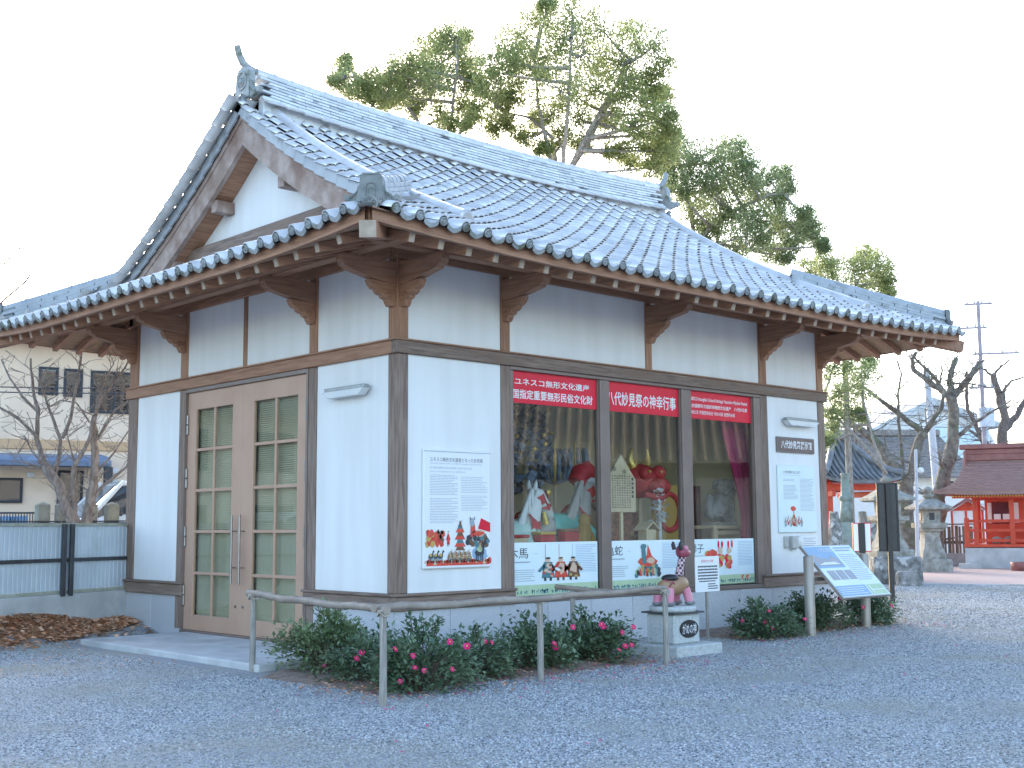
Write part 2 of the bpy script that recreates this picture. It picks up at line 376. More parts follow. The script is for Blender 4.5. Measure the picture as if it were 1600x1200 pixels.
beam(-PY-.55, XR+PY+.55, -PY-.07, -PY+.07, 4.445, 4.545, 'timber_x', n='purlin'); beam(-PY-.07, -PY+.07, -PY-.55, YL+PY+.55, 4.443, 4.543, 'timber_y', n='purlin')
beam(-PY-.55, XR+PY+.55, YL+PY-.07, YL+PY+.07, 4.445, 4.545, 'timber_x', n='purlin'); beam(XR+PY-.07, XR+PY+.07, -PY-.55, YL+PY+.55, 4.443, 4.543, 'timber_y', n='purlin')
# --- rafters (exposed under the eaves, pale end grain)
def raf_z(t): return 4.19+.33*(t-.2)          # underside of a rafter
def rafter(key, s):
    f, c, h = SLOPES[key]; ln = min(1.9, (h-abs(s-c))-.05); l0 = lift(s, c, h, .2)
    if ln < .45: return
    a = f(s, .2); b = f(s, ln); a.z = raf_z(.2)+l0+.05; b.z = raf_z(ln)+lift(s, c, h, ln)*.9+.05
    q = MB().bar(a, b, .075, .10, .004); ax = 'timber_y' if key in ('front', 'back') else 'timber_x'
    d = (a-b).normalized(); q.bar(a+d*.002, a+d*.008, .069, .094, 0, 1)
    q.build('rafter', [ax, 'rafter_end'], hall)
n = 31
for k in range(n): rafter('front', -1.32+(XR+2.64)*k/(n-1)); rafter('back', -1.32+(XR+2.64)*k/(n-1))
n = 25
for k in range(n): rafter('left', -1.32+(YL+2.64)*k/(n-1)); rafter('right', -1.32+(YL+2.64)*k/(n-1))
for sx, x in ((-1, 0), (1, XR)):
    for sy, y in ((-1, 0), (1, YL)):
        a = Vector((x+sx*1.57, y+sy*1.57, 4.265)); b = Vector((x, y, 4.76)); d = (a-b).normalized()
        MB().bar(a, b, .17, .17, .006).bar(a+d*.002, a+d*.012, .16, .16, 0, 1).build('hip_rafter', ['timber_x', 'rafter_end'], hall)
# --- soffit boards and fascia
for key in ('front', 'back', 'left', 'right'):
    f, c, h = SLOPES[key]
    def sf(u, v, f=f, c=c, h=h):
        t = .15+v*1.75; s_ = c+(u*2-1)*(h-t); p = f(s_, t); p.z = raf_z(t)+.104+lift(s_, c, h, t)*.95; return p
    MB().grid(sf, 40, 4).build('soffit', 'soffit_wood', hall)
    fa = MB()
    for k in range(40):
        s0, s1 = [c+(2*q/40-1)*(h-.13) for q in (k, k+1)]
        a0, a1 = f(s0, .14), f(s1, .14); o0, o1 = f(s0, .08), f(s1, .08)
        z0, z1 = 4.262+lift(s0, c, h, 0), 4.262+lift(s1, c, h, 0)
        fa.add([(o0.x, o0.y, z0), (o1.x, o1.y, z1), (o1.x, o1.y, z1+.133), (o0.x, o0.y, z0+.133), (a0.x, a0.y, z0), (a1.x, a1.y, z1), (a1.x, a1.y, z1+.133), (a0.x, a0.y, z0+.133)],
               [(0, 1, 2, 3), (0, 4, 5, 1), (3, 2, 6, 7), (4, 7, 6, 5)])
    fa.build('fascia', 'timber_x' if key in ('front', 'back') else 'timber_y', hall)
# --- roof deck
XG0, XG1 = -.1, XR+.1
def deckpt(key, s, t, dz=-.02): p = SLOPES[key][0](s, t); p.z += dz; return p
TR = YC+OV
dk = MB()
for key in ('front', 'back'):
    dk.grid(lambda u, v: deckpt(key, XM+(u*2-1)*(XM+OV-.03-v*(TSK)), .03+v*TSK), 30, 8)
    dk.grid(lambda u, v: deckpt(key, XG0+u*(XG1-XG0), TSK+v*(TR-TSK)), 20, 12)
    dk.grid(lambda u, v: deckpt(key, XG0+.02+u*(XG1-XG0-.04), TSK-.5+v*(TR-TSK+.5), -.075), 20, 12)
for key in ('left', 'right'): dk.grid(lambda u, v: deckpt(key, YC+(u*2-1)*(YC+OV-.03-v*TSK), .03+v*TSK), 24, 8)
roof = dk.build('roof', 'roof_deck', hall)
# --- pantiles
P_ = .2955; EXPO = .262
def prof(x):                      # x in [-.5,.5] of the pitch, roll at 0
    a = abs(x)
    if a < .2: return .070*math.sqrt(max(0, 1-(a/.2)**2))+.006
    return .006-.042*math.sin(math.pi*(a-.2)/.6)
XS = [-.2, -.15, -.08, 0, .08, .15, .2, .33, .5, .65, .8]
def tilemesh(eave=False):
    q = MB(); vs = []
    ZP = [prof(x) if x <= .5 else prof(1-x) for x in XS]
    if not eave: ZP[0] = .030; ZP[1] = .054
    LN = EXPO+.035; n = len(XS); th = .013
    for y, dz in ((0, .029), (LN, 0)):
        for x, z in zip(XS, ZP): vs.append((x*P_, y, z+dz))
    for x, z in zip(XS, ZP): vs.append((x*P_, 0.0, z+.029-th))
    fs = [(i, i+1, n+i+1, n+i) for i in range(n-1)]+[(2*n+i, 2*n+i+1, i+1, i) for i in range(n-1)]
    q.add(vs, fs, 0, False)
    for k in range(n-1): q.s[k] = True
    if eave:
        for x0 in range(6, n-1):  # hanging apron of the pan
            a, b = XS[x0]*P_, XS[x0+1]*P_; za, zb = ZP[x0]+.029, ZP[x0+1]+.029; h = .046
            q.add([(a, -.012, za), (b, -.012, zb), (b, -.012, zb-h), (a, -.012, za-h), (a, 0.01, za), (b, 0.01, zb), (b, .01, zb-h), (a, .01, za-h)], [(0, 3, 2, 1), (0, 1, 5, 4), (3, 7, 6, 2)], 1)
        X = Matrix.Rotation(math.pi/2, 4, 'X'); c = Vector((0, -.0, .036))
        q.lathe([(.045, -.01), (.045, .02), (.038, .022), (.036, .014), (.02, .014), (.016, .02), (.001, .021)], (0, 0, 0), 14, 1, False, X=Matrix.Translation(c) @ X)
        for k in range(6): a = k*math.pi/3; q.ball(c+Vector((.027*math.cos(a), -.015, .027*math.sin(a))), .0085, 5, 3, m=1)
    return q
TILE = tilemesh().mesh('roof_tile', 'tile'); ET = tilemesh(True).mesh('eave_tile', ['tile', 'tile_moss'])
arc = [0.0]; tt = [0.0]
while tt[-1] < TR+.3:
    t0 = tt[-1]; t1 = t0+.01; arc.append(arc[-1]+math.hypot(.01, zprof(t1)-zprof(t0))); tt.append(t1)
def t_at(a):
    i = min(range(len(arc)), key=lambda k: abs(arc[k]-a)); return tt[i]
ROWT = []
a = 0
while t_at(a) < TR-.02: ROWT.append(t_at(a)); a += EXPO
cand = []; field = MB(); tv = [v.co.copy() for v in TILE.vertices]; tf = [tuple(p.vertices) for p in TILE.polygons]; ts = [p.use_smooth for p in TILE.polygons]
for key in ('front', 'left', 'back', 'right'):
    f, c, h = SLOPES[key]; long = key in ('front', 'back')
    nn = 39 if long else 32; s0 = -1.31; s1 = (XR if long else YL)+1.31
    for k in range(nn):
        s_ = s0+(s1-s0)*k/(nn-1)
        for j, t in enumerate(ROWT):
            inset = h-abs(s_-c)+.02
            if long and XG0-.06 < s_ < XG1+.06: ok = True
            else: ok = t < inset and t < TSK-.02
            if not long and t > TSK-.1: ok = False
            if long and t > TSK and s_ > XG1-.1: ok = False
            if not ok: continue
            p = f(s_, t); px = f(s_+.05, t)-f(s_-.05, t); py = f(s_, t+.06)-f(s_, t-.0)
            ex = px.normalized()
            if key in ('back', 'left'): ex = -ex
            ez = ex.cross(py).normalized(); ey = ez.cross(ex)
            X = Matrix((ex, ey, ez)).transposed()
            X = X @ Matrix.Rotation(R.uniform(-.012, .012), 3, 'Z') @ Matrix.Rotation(R.uniform(-.012, .012), 3, 'Y')
            p = p+ez*R.uniform(-.002, .003)
            if j == 0:
                inst('eave_tile', ET, roof, p, X)
            elif key == 'front': cand.append(((p-CP).length, p, X))
            else: field.add([p+X @ v for v in tv], tf, 0); field.s[-len(ts):] = ts
cand.sort(key=lambda q: q[0])
for q in cand[:300]: inst('roof_tile', TILE, roof, q[1], q[2])
for q in cand[300:]: field.add([q[1]+q[2] @ v for v in tv], tf, 0); field.s[-len(ts):] = ts
mat('tile_field', (.53, .515, .51), (.68, .665, .66), 3.0, .30, .06, 50, island=.13, spec=.6, c3=(.36, .37, .37), scale3=4, metal=.3, lo3=.62, hi3=.78)
field.build('roof_tiling', 'tile_field', roof, True)
# --- ridge
def zr(x): return 7.09+.14*((x-XM)/XM)**2
RX0, RX1 = .1, XR-.1
ridge = MB().box(RX0, RX1, YC-.1, YC+.1, 6.9, 7.4).build('ridge', 'roof_deck', hall)
q = MB(); q.prism([(RX0+(RX1-RX0)*k/24, zr(RX0+(RX1-RX0)*k/24)-.004) for k in range(25)]+[(RX1, 6.8), (RX0, 6.8)], lambda u, v, w: Vector((u, YC+w, v)), -.215, .215); q.build('ridge_bedding', 'ridge_stain', ridge)
for j in range(8):
    hw = .185-.012*j; hh = .048; nn = 29
    me = MB().box(-.138, .138, -hw, hw, 0, hh-.014, .004).mesh('ridge_tile', 'ridge_stain')
    for k in range(nn+1):
        x = RX0+.15+(RX1-RX0-.3)*(k+(.5 if j % 2 else 0))/nn
        if x > RX1-.1: continue
        sl_ = .28*(x-XM)/XM**2
        inst('ridge_tile', me, ridge, (x, YC+R.uniform(-.004, .004), zr(x)+j*hh), Matrix.Rotation(-math.atan(sl_), 3, 'Y') @ Matrix.Rotation(R.uniform(-.01, .01), 3, 'Z'))
# tilted bed tiles at the foot of the ridge
for sg in (-1, 1):
    for k in range(29):
        x = RX0+.15+(RX1-RX0-.3)*k/28
        q = MB().box(-.146, .146, -.11, .11, -.012, .012, .005)
        if k == 0 and sg == -1: BED = q.mesh('ridge_bed_tile', 'tile')
        inst('ridge_bed_tile', BED, ridge, (x, YC+sg*.25, zr(x)-.05), Matrix.Rotation(-sg*.5, 3, 'X'))
cap = MB(); pts = [(RX0+(RX1-RX0)*k/40, YC, zr(RX0+(RX1-RX0)*k/40)+8*.048-.01) for k in range(41)]
cap.tube(pts, .085, 10, True, up=(0, 0, 1))
for k in range(1, 30):
    x = RX0+(RX1-RX0)*k/30; z = zr(x)+8*.048-.01; cap.tube([(x-.018, YC, z), (x+.018, YC, z)], .094, 10, True, up=(0, 0, 1))
cap.build('ridge_cap', 'tile', ridge)
def onigawara(org, X, sc, horn=True, disc=False):
    """ogre-plate ridge end: local x = outwards, y = across, z = up"""
    T = Matrix.Translation(Vector(org)) @ X.to_4x4() @ Matrix.Scale(sc, 4)
    fn = lambda u, v, w: T @ Vector((w, u, v))
    if disc: poly = [(-.23, .0), (-.185, .22), (-.17, .38), (-.13, .445), (.13, .445), (.17, .38), (.185, .22), (.23, .0)]
    else: poly = [(-.19, .02), (-.17, .36)]+[(.17*math.cos(a), .36+.13*math.sin(a)) for a in [math.pi*(1-i/10) for i in range(1, 10)]]+[(.17, .36), (.19, .02)]
    wing = [(-.19, .0), (-.40, .03), (-.43, .09), (-.38, .12), (-.34, .08), (-.29, .13), (-.24, .12), (-.2, .25), (-.18, .25)]
    q = MB().prism(poly, fn, 0, .11); q.prism(wing, fn, .02, .09); q.prism([(-a, b) for a, b in wing][::-1], fn, .02, .09)
    for s_ in (-1, 1):
        for k in range(3): q.tube([fn(s_*(.2+.045*k+.02*i), .16-.035*k-.02*i+.015*math.sin(i*1.5), .1) for i in range(4)], .012*sc, 5)
    if disc:
        for w_, h_ in ((.085, .27), (.05, .20)): q.tube([fn(-w_, .04, .112), fn(-w_, h_*.7, .114), fn(-w_*.7, h_, .114), fn(0, h_*1.08, .114), fn(w_*.7, h_, .114), fn(w_, h_*.7, .114), fn(w_, .04, .112)], .013*sc, 5)
        q.tube([fn(-.14, .41, .10), fn(0, .42, .115), fn(.14, .41, .10)], .012*sc, 5)
    else:
        q.tube([fn(.115*math.cos(a), .28+.13*math.sin(a), .112) for a in [i*6.283/16 for i in range(17)]], .017*sc, 6)
        q.tube([fn(.06*math.cos(a), .27+.06*math.sin(a), .115) for a in [i*6.283/12 for i in range(13)]], .014*sc, 5)
        q.ball(fn(0, .27, .11), .04*sc, 8, 5)
    if disc:
        q.lathe([(.125, -.1), (.125, .1), (.10, .104), (.098, .094), (.05, .094), (.045, .102), (.001, .104)], (0, 0, 0), 18, 0, False, X=T @ Matrix.Translation((.12, 0, -.06)) @ Matrix.Rotation(math.pi/2, 4, 'Y'))
        for k in range(8): a = k*math.pi/4; q.ball(fn(.075*math.cos(a), -.06+.075*math.sin(a), .225), .018*sc, 5, 4)
    o = q.build('ridge_end_tile', 'ogre_tile' if disc else 'tile_moss', hall)
    if horn:
        MB().tube([fn(0, .47, -.16), fn(0, .49, 0.0), fn(0, .55, .10), fn(0, .66, .165), fn(0, .78, .20)], [.05*sc, .055*sc, .06*sc, .055*sc, .052*sc], 10).build('horn_tile', 'tile_moss', o)
ZAX = lambda a: Matrix.Rotation(a, 3, 'Z')
onigawara((RX0-.10, YC, zr(RX0)-.04), ZAX(math.pi), .95); onigawara((RX1+.10, YC, zr(RX1)-.04), ZAX(0), .95)
# --- verge rolls, verge flap tiles, gable boards on both gables
for sg, xv, xe in ((-1, .3, XG0-.04), (1, XR-.3, XG1+.04)):
    for key in ('front', 'back'):
        f = SLOPES[key][0]; T0 = .83 if sg < 0 else .68; ts_ = [T0+(TR-T0-.12)*k/16 for k in range(17)]
        ps = [f(xv, t)+Vector((0, 0, .085)) for t in ts_]
        q = MB().tube(ps, .088, 12, True)
        for k in range(17):
            p = ps[k]; d = (ps[min(k+1, 16)]-ps[max(k-1, 0)]).normalized(); q.tube([p-d*.009, p+d*.009], .0915, 12)
        d = (ps[0]-ps[1]).normalized(); q.tube([ps[0]+d*.002, ps[0]+d*.03, ps[0]+d*.032, ps[0]+d*.04], [.1, .1, .07, .07], 12)
        q.build('verge_roll', 'tile', hall)
        q = MB()
        for dx, z0, z1 in ((0, -.085, .02), (-sg*.012, -.085, .02)): q.grid(lambda u, v: f(xe+dx, 1.72+(TR-1.72)*u)+Vector((0, 0, z0+(z1-z0)*v)), 20, 1)
        q.grid(lambda u, v: f(xe-sg*.2*v, 1.72+(TR-1.72)*u)+Vector((0, 0, .022)), 20, 1); q.build('verge_bed', 'hip_tile', hall)
        for t in [x for x in ROWT if x > 1.75]:
            p = f(xe, t); ey = (f(xe, t+.1)-f(xe, t)).normalized(); ex = Vector((1, 0, 0)); ez = ex.cross(ey) if key == 'front' else ey.cross(ex)
            X = Matrix((ex, ey, ez)).transposed().to_4x4(); X.translation = p
            X = X @ Matrix.Rotation(-.07, 4, 'X'); MB().box(-.02, .02, -.004, EXPO+.006, -.09, .035, .006, 0, X).box(-.02, .1, .0, EXPO+.02, .03, .05, .004, 0, X).build('verge_tile', 'hip_tile', roof)
    bx0, bx1 = sorted((xe-sg*.06, xe-sg*.13))
    for key in ('front', 'back'):
        f = SLOPES[key][0]; q = MB(); nn = 18
        for part, (d0, d1, a, b) in enumerate(((.09, .19, bx0-(.02 if sg < 0 else 0), bx1+(.02 if sg > 0 else 0)), (.19, .47, bx0, bx1))):
            vs = []
            for k in range(nn+1):
                t = 1.80+(TR-1.80)*k/nn; p = f(XM, t)
                dd = d1+(.06*(k/nn) if part else 0)
                for x in (a, b):
                    for dz in (d0, dd): vs.append((x, p.y, p.z-dz))
            fs = []
            for k in range(nn):
                o = 4*k; fs += [(o, o+1, o+5, o+4), (o+2, o+6, o+7, o+3), (o+1, o+3, o+7, o+5), (o, o+4, o+6, o+2)]
            fs += [(0, 2, 3, 1), (4*nn, 4*nn+1, 4*nn+3, 4*nn+2)]
            q.add(vs, fs, 0)
        q.build('gable_board', 'pale_timber_y', hall)
    xw = .28 if sg < 0 else XR-.28
    gw = [(f.y, f.z-.14) for f in [SLOPES['front'][0](XM, 1.93+(TR-1.93)*k/10) for k in range(11)]]+[(f.y, f.z-.14) for f in [SLOPES['back'][0](XM, TR-(TR-1.93)*k/10) for k in range(1, 11)]]
    gw = gw+[(gw[-1][0], 5.0), (gw[0][0], 5.0)]
    MB().prism(gw, lambda u, v, w: Vector((xw+w*(-sg), u, v)), 0, .05).build('gable_wall', 'plaster', hall)
    a, b = sorted((xw+sg*.002, xw+sg*.12)); MB().box(a, b, .35, YL-.35, 5.30, 5.47, .01).build('gable_sill', 'grey_timber_y', hall)
    for yy, zz in ((YC-.85, 5.93), (YC+.85, 5.93), (YC-2.05, 5.27), (YC+2.05, 5.27)):
        a, b = sorted((xw+sg*.003, bx1 if sg < 0 else bx0)); MB().box(a, b, yy-.075, yy+.075, zz-.11, zz+.06, .008).build('gable_purlin', 'pale_timber_x', hall)
    # boarded underside of the verge
    q = MB()
    for key in ('front', 'back'):
        f = SLOPES[key][0]; q.grid(lambda u, v: Vector((xw+u*((bx0 if sg < 0 else bx1)-xw), f(XM, 1.7+v*(TR-1.7)).y, f(XM, 1.7+v*(TR-1.7)).z-.47)), 1, 14)
    q.build('verge_soffit', 'timber_x', hall)
# --- hip ridges with end plates
for sx, x0 in ((-1, 0.0), (1, XR)):
    for sy, y0 in ((-1, 0.0), (1, YL)):
        P = lambda t: Vector((x0-sx*(OV-t) if False else x0+sx*(OV-t), y0+sy*(OV-t), zprof(t)+.11*max(0, 1-t/2.6)))
        ts_ = [.26+(1.98-.26)*k/8 for k in range(9)]; d = Vector((sx, sy, 0)).normalized(); nrm = Vector((-d.y, d.x, 0))
        hr = MB().tube([P(t)+Vector((0, 0, .215)) for t in ts_], .072, 10).build('hip_ridge', 'hip_tile', hall)
        MB().grid(lambda u, v: P(.27+1.7*u)+nrm*(.09 if v < .5 else -.09)+Vector((0, 0, .20 if .2 < v < .8 else -.05)), 8, 3).build('hip_core', 'tile_moss', hr)
        for j in range(4):
            for k in range(6):
                t0 = .26+(1.98-.26)*(k+(.5 if j % 2 else 0))/6; t1 = min(1.98, t0+1.70/6)
                if t1-t0 < .1: continue
                MB().bar(P(t0)+Vector((0, 0, .03+.05*j))-d*.004, P(t1)+Vector((0, 0, .03+.05*j))+d*.004, .27-.022*j, .046, .004).build('hip_ridge_tile', 'hip_tile', hr)
        for k in range(1, 7):
            t = .26+1.72*k/7; u = (P(t+.1)-P(t)).normalized(); hr2 = MB().tube([P(t)+Vector((0, 0, .215))-u*.016, P(t)+Vector((0, 0, .215))+u*.016], .080, 10).build('cap_rib', 'hip_tile', hr)
        onigawara(P(.26)+Vector((0, 0, .0))+d*.0, ZAX(math.atan2(sy, sx)), .64, False, True)
# --- show windows
fr = MB()
WZ0, WZ1 = .5405, 3.398
for a, b in ((XA+.152, 1.79), (3.34, 3.522), (5.018, 5.23), (6.715, XC-.022)): fr.box(a, b, .0, .12, WZ0+.06, WZ1-.045, .006)
fr.box(XA+.152, XC-.022, -.012, .12, WZ0, WZ0+.058, .006).box(XA+.152, XC-.022, -.006, .12, WZ1-.043, WZ1, .006)
win = fr.build('window_frame', 'bronze', hall)
for a, b in ((1.79, 3.34), (3.522, 5.018), (5.23, 6.715)):
    for e in (a, b-.022): MB().box(e, e+.022, .03, .06, WZ0+.06, WZ1-.045).build('window_bead', 'bronze', win)
    MB().box(a+.001, b-.001, .062, .066, WZ0+.059, WZ1-.044).build('window_pane', 'window_glass', win)
# --- double door
df = MB().box(-.01, .12, 1.759, 1.795, .075, 3.398, .004).box(-.01, .12, 4.80, 4.803, .075, 3.398).box(-.01, .12, 1.797, 4.80, 3.345, 3.398, .004).box(-.03, .16, 1.797, 4.80, .05, .085, .004).build('door_frame', 'bronze', hall)
for y0, y1, py0, py1, hy in ((3.332, 4.80, 3.587, 4.568, 3.43), (1.797, 3.328, 2.03, 3.053, 3.235)):
    X0, X1 = .03, .075; q = MB(); pz0, pz1 = .295, 3.1
    q.box(X0, X1, y0, py0, .088, 3.343, .004).box(X0, X1, py1, y1, .088, 3.343, .004).box(X0+.001, X1, py0, py1, .088, pz0, .003).box(X0+.001, X1, py0, py1, pz1, 3.343, .003)
    d = q.build('door', 'door_paint', hall)
    MB().box(X0+.008, X1-.005, (py0+py1)/2-.02, (py0+py1)/2+.02, pz0, pz1, .003).build('muntin', 'door_paint', d)
    for k in range(1, 5):
        z = pz0+(pz1-pz0)*k/5
        for a, b in ((py0, (py0+py1)/2-.0205), ((py0+py1)/2+.0205, py1)): MB().box(X0+.01, X1-.006, a, b, z-.02, z+.02, .003).build('muntin', 'door_paint', d)
    for k in range(5):
        for a, b in ((py0+.002, (py0+py1)/2-.003), ((py0+py1)/2+.003, py1-.002)):
            z = pz0+(pz1-pz0)*k/5; MB().box(.055, .058, a, b, z+.002, z+.559).build('pane', 'door_glass', d)
    MB().tube([(X0-.075, hy, .74), (X0-.075, hy, 1.63)], .016, 8).tube([(X0-.075, hy, .95), (X0+.002, hy, .95)], .011, 6).tube([(X0-.075, hy, 1.42), (X0+.002, hy, 1.42)], .011, 6).build('handle', 'steel', d)
    hx = y1-.012 if y0 > 3 else y0+.012
    for z in (.55, 1.35, 2.15, 2.9): MB().box(X0-.03, X0+.004, hx-.025, hx+.025, z-.14, z-.002, .008).box(X0-.03, X0+.004, hx-.023, hx+.023, z+.002, z+.14, .008).build('hinge', 'steel', d)
    MB().tube([(X0-.012, 3.42 if y0 > 3 else 3.24, .45), (X0+.001, 3.42 if y0 > 3 else 3.24, .45)], .018, 8).build('lock', 'steel', d)
# --- interior shell
mat('interior_grey', (.36, .37, .35), (.42, .43, .41), 1, .8); mat('interior_wall', (.60, .52, .35), (.66, .58, .41), 1, .8); mat('interior_floor', (.22, .19, .16), (.28, .24, .2), 3, .5)
MB().box(.13, XR-.13, .14, YL-.14, .08, .10).build('floor', 'interior_floor', hall)
MB().box(1.4, 7.4, 2.55, 2.65, .1, 4.29).box(7.3, 7.38, .2, 2.55, .1, 4.29).build('display_partition', 'interior_wall', hall)
MB().box(1.4, 1.44, .2, 2.55, .1, 4.29).box(1.4, 1.44, 2.66, YL-.15, .1, 4.29).box(1.441, 7.4, 2.66, 2.70, .1, 4.29).build('room_partition', 'interior_grey', hall); MB().box(1.441, 1.48, .2, 2.55, .1, 4.29).build('display_partition', 'interior_wall', hall)
MB().box(1.48, 7.3, .25, 2.55, .101, .72, .01).build('display_platform', 'interior_floor', hall)
# ================================================================== things fixed to the walls
mat('lamp_metal', (.30, .32, .33), (.38, .40, .41), 6, .4, metal=.5); mat('lamp_cover', (.62, .64, .64), (.70, .71, .71), 4, .35)
def lamp(fn, u0, u1, label):
    ln = abs(u1-u0); sg = 1 if u1 > u0 else -1; G = lambda u, v, e: fn(u0+sg*u, v, e)
    o = empty('wall_lamp', fn(u0, 2.965, 0), label, 'lamp', 'long wall lamps beside the openings')
    q = MB(); slab(q, G, .02, ln-.02, 3.045, 3.09, .022, .10, .006); q.build('lamp_housing', 'lamp_metal', o)
    MB().prism([(.0, 3.043), (ln, 3.043), (ln-.10, 2.968), (.09, 2.968)], lambda a, b, w: G(a, b, w), .02, .125).build('lamp_cover', 'lamp_cover', o)
lamp(LEFT, 1.30, .47, 'long grey lamp high on the white wall to the right of the double door')
lamp(FRONT, 7.41, 8.26, 'long grey lamp above the brown nameplate on the right end of the front wall')
POS = ['white_print', 'ink', 'grey_ink', 'print_red', 'print_gold', 'print_teal', 'print_brown', 'print_skin', 'print_green', 'print_blue', 'banner_red', 'pale_print', 'steel']
W_, INK, GI, RED, GOLD, TEAL, BRN, SKN, GRN, BLU, BRED, PALE, STL = range(13)
def figure(q, fn, u, v, h, cols, e, rr):
    """a small printed person in robes: body, head, arm, legs"""
    q.add([fn(u-.16*h, v+.12*h, e), fn(u+.18*h, v+.12*h, e), fn(u+.11*h, v+.78*h, e), fn(u-.10*h, v+.78*h, e)], [(0, 1, 2, 3)], cols[0])
    q.add([fn(u-.10*h, v+.40*h, e+.0006), fn(u+.08*h, v+.30*h, e+.0006), fn(u+.10*h, v+.70*h, e+.0006), fn(u-.02*h, v+.74*h, e+.0006)], [(0, 1, 2, 3)], cols[1])
    blob(q, fn, u, v+.86*h, .075*h, .09*h, SKN, e+.0006, 8, rr); blob(q, fn, u, v+.94*h, .07*h, .045*h, cols[2], e+.0012, 8, rr)
    for k in range(7): blob(q, fn, u+rr.uniform(-.13, .13)*h, v+rr.uniform(.16, .72)*h, .045*h, .06*h, rr.choice((SKN, GOLD, BRN, cols[0], TEAL, W_, RED)), e+.0016+.0001*k, 6, rr)
    for s_ in (-1, 1):
        q.add([fn(u+s_*.1*h, v+.72*h, e), fn(u+s_*.26*h, v+.42*h, e), fn(u+s_*.20*h, v+.36*h, e), fn(u+s_*.06*h, v+.58*h, e)], [(0, 1, 2, 3)], cols[0])
        rect(q, fn, u+s_*.07*h-.03*h, u+s_*.07*h+.03*h, v, v+.14*h, cols[2], e)
def beast(q, fn, u, v, w, cols, e, rr):
    """a printed four-legged festival beast with raised head"""
    blob(q, fn, u, v+.42*w, .42*w, .22*w, cols[0], e, 14, rr)
    for k in (-.3, -.14, .1, .27): rect(q, fn, u+k*w-.04*w, u+k*w+.04*w, v, v+.34*w, cols[1], e+.0004)
    q.add([fn(u+.18*w, v+.5*w, e+.0006), fn(u+.36*w, v+.46*w, e+.0006), fn(u+.46*w, v+.86*w, e+.0006), fn(u+.30*w, v+.9*w, e+.0006)], [(0, 1, 2, 3)], cols[0])
    blob(q, fn, u+.46*w, v+.88*w, .15*w, .09*w, cols[0], e+.0009, 9, rr); blob(q, fn, u-.02*w, v+.55*w, .24*w, .16*w, cols[2], e+.0009, 10, rr)
    for s_ in (0, .08): q.add([fn(u+(.36+s_)*w, v+.93*w, e), fn(u+(.41+s_)*w, v+.93*w, e), fn(u+(.40+s_)*w, v+1.08*w, e)], [(0, 1, 2)], cols[1])
rp = random.Random(3)
# --- festival poster left of the windows
PX, PZ, PW, PH = .37, .985, 1.015, 1.36
po = MB(); fnp = lambda u, v, e=0: FRONT(PX+u*PW, PZ+(1-v)*PH, .02+e)
slab(po, FRONT, PX, PX+PW, PZ, PZ+PH, -.017, .02, .012, W_)
pob = empty('festival_poster', (PX+PW/2, -.02, PZ), 'large white festival poster with red pictures along its bottom, beside the corner post', 'poster')
po.build('board', POS, pob)
q = MB(); q.box(PX-.0, PX+PW, -.026, -.0205, PZ+PH-.035, PZ+PH-.028, 0, GI)
F = lambda u, v, e=0: fnp(u, 1-v, e)
letter(q, 'ユネスコ無形文化遺産となった妙見祭', F, .09, .892, .79, .036, INK, .001)
letter(q, 'Yatsushiro Myoken Festival, a UNESCO Intangible Cultural Heritage', F, .09, .868, .78, .016, GI, .001)
letter(q, '成为联合国教科文组织非物质文化遗产的妙见祭', F, .09, .832, .62, .016, GI, .001); letter(q, '유네스코 무형문화유산이 된 묘켄마쓰리', F, .09, .80, .52, .016, GI, .001)
lines(q, F, .09, .5, .785, .61, 13, GI, .001, .3, rr=rp); lines(q, F, .09, .5, .59, .375, 16, GI, .001, .3, rr=rp)
lines(q, F, .55, .95, .775, .63, 10, GI, .001, .26, rr=rp); lines(q, F, .55, .95, .615, .48, 10, GI, .001, .26, rr=rp)
q.build('lettering', POS, pob)
q = MB()
rect(q, F, .04, 1-.02, .025, .055, RED, .001)
for k in range(24): blob(q, F, .04+.94*k/23, .058, .035, rp.uniform(.012, .034), RED if k % 3 else SKN, .0012, rr=rp)
for k in range(26): blob(q, F, rp.uniform(.05, .30), rp.uniform(.2, .30), .035, .03, RED if rp.random() < .7 else GOLD, .0016+.0003*k, rr=rp)
for k in range(8): blob(q, F, rp.uniform(.18, .28), rp.uniform(.24, .33), .02, .018, BRN, .011, rr=rp)
figure(q, F, .355, .185, .13, (BRED, RED, INK), .002, rp)
for k, (hw, c) in enumerate(((.07, BRN), (.085, RED), (.055, TEAL), (.08, RED), (.05, BRN), (.065, RED), (.04, TEAL))):
    q.add([F(.53-hw, .15+.03*k, .003+k*.0004), F(.53+hw, .15+.03*k, .003+k*.0004), F(.53+hw*.6, .185+.03*k, .003+k*.0004), F(.53-hw*.6, .185+.03*k, .003+k*.0004)], [(0, 1, 2, 3)], c)
blob(q, F, .53, .37, .02, .028, BRN, .007, rr=rp)
for k in range(5): q.add([F(.53, .38, .006), F(.535, .38, .006), F(.50+.02*k, .41, .006)], [(0, 1, 2)], INK)
for k in range(16): figure(q, F, .36+.021*k, .05+.012*(k % 3), .085, ((BRN, GOLD, INK), (TEAL, SKN, INK), (GOLD, BRN, INK))[k % 3], .008+.0004*k, rp)
q.add([F(.80, .33, .002), F(.99, .30, .002), F(.99, .38, .002), F(.85, .42, .002)], [(0, 1, 2, 3)], BRED)
for k in range(30): blob(q, F, rp.uniform(.63, .96), rp.uniform(.19, .27), .03, .025, (INK, TEAL, BRN)[k % 3], .003+.0002*k, rr=rp)
blob(q, F, .80, .29, .10, .03, SKN, .010, 12, rp); blob(q, F, .80, .29, .085, .024, RED, .0105, 12, rp)
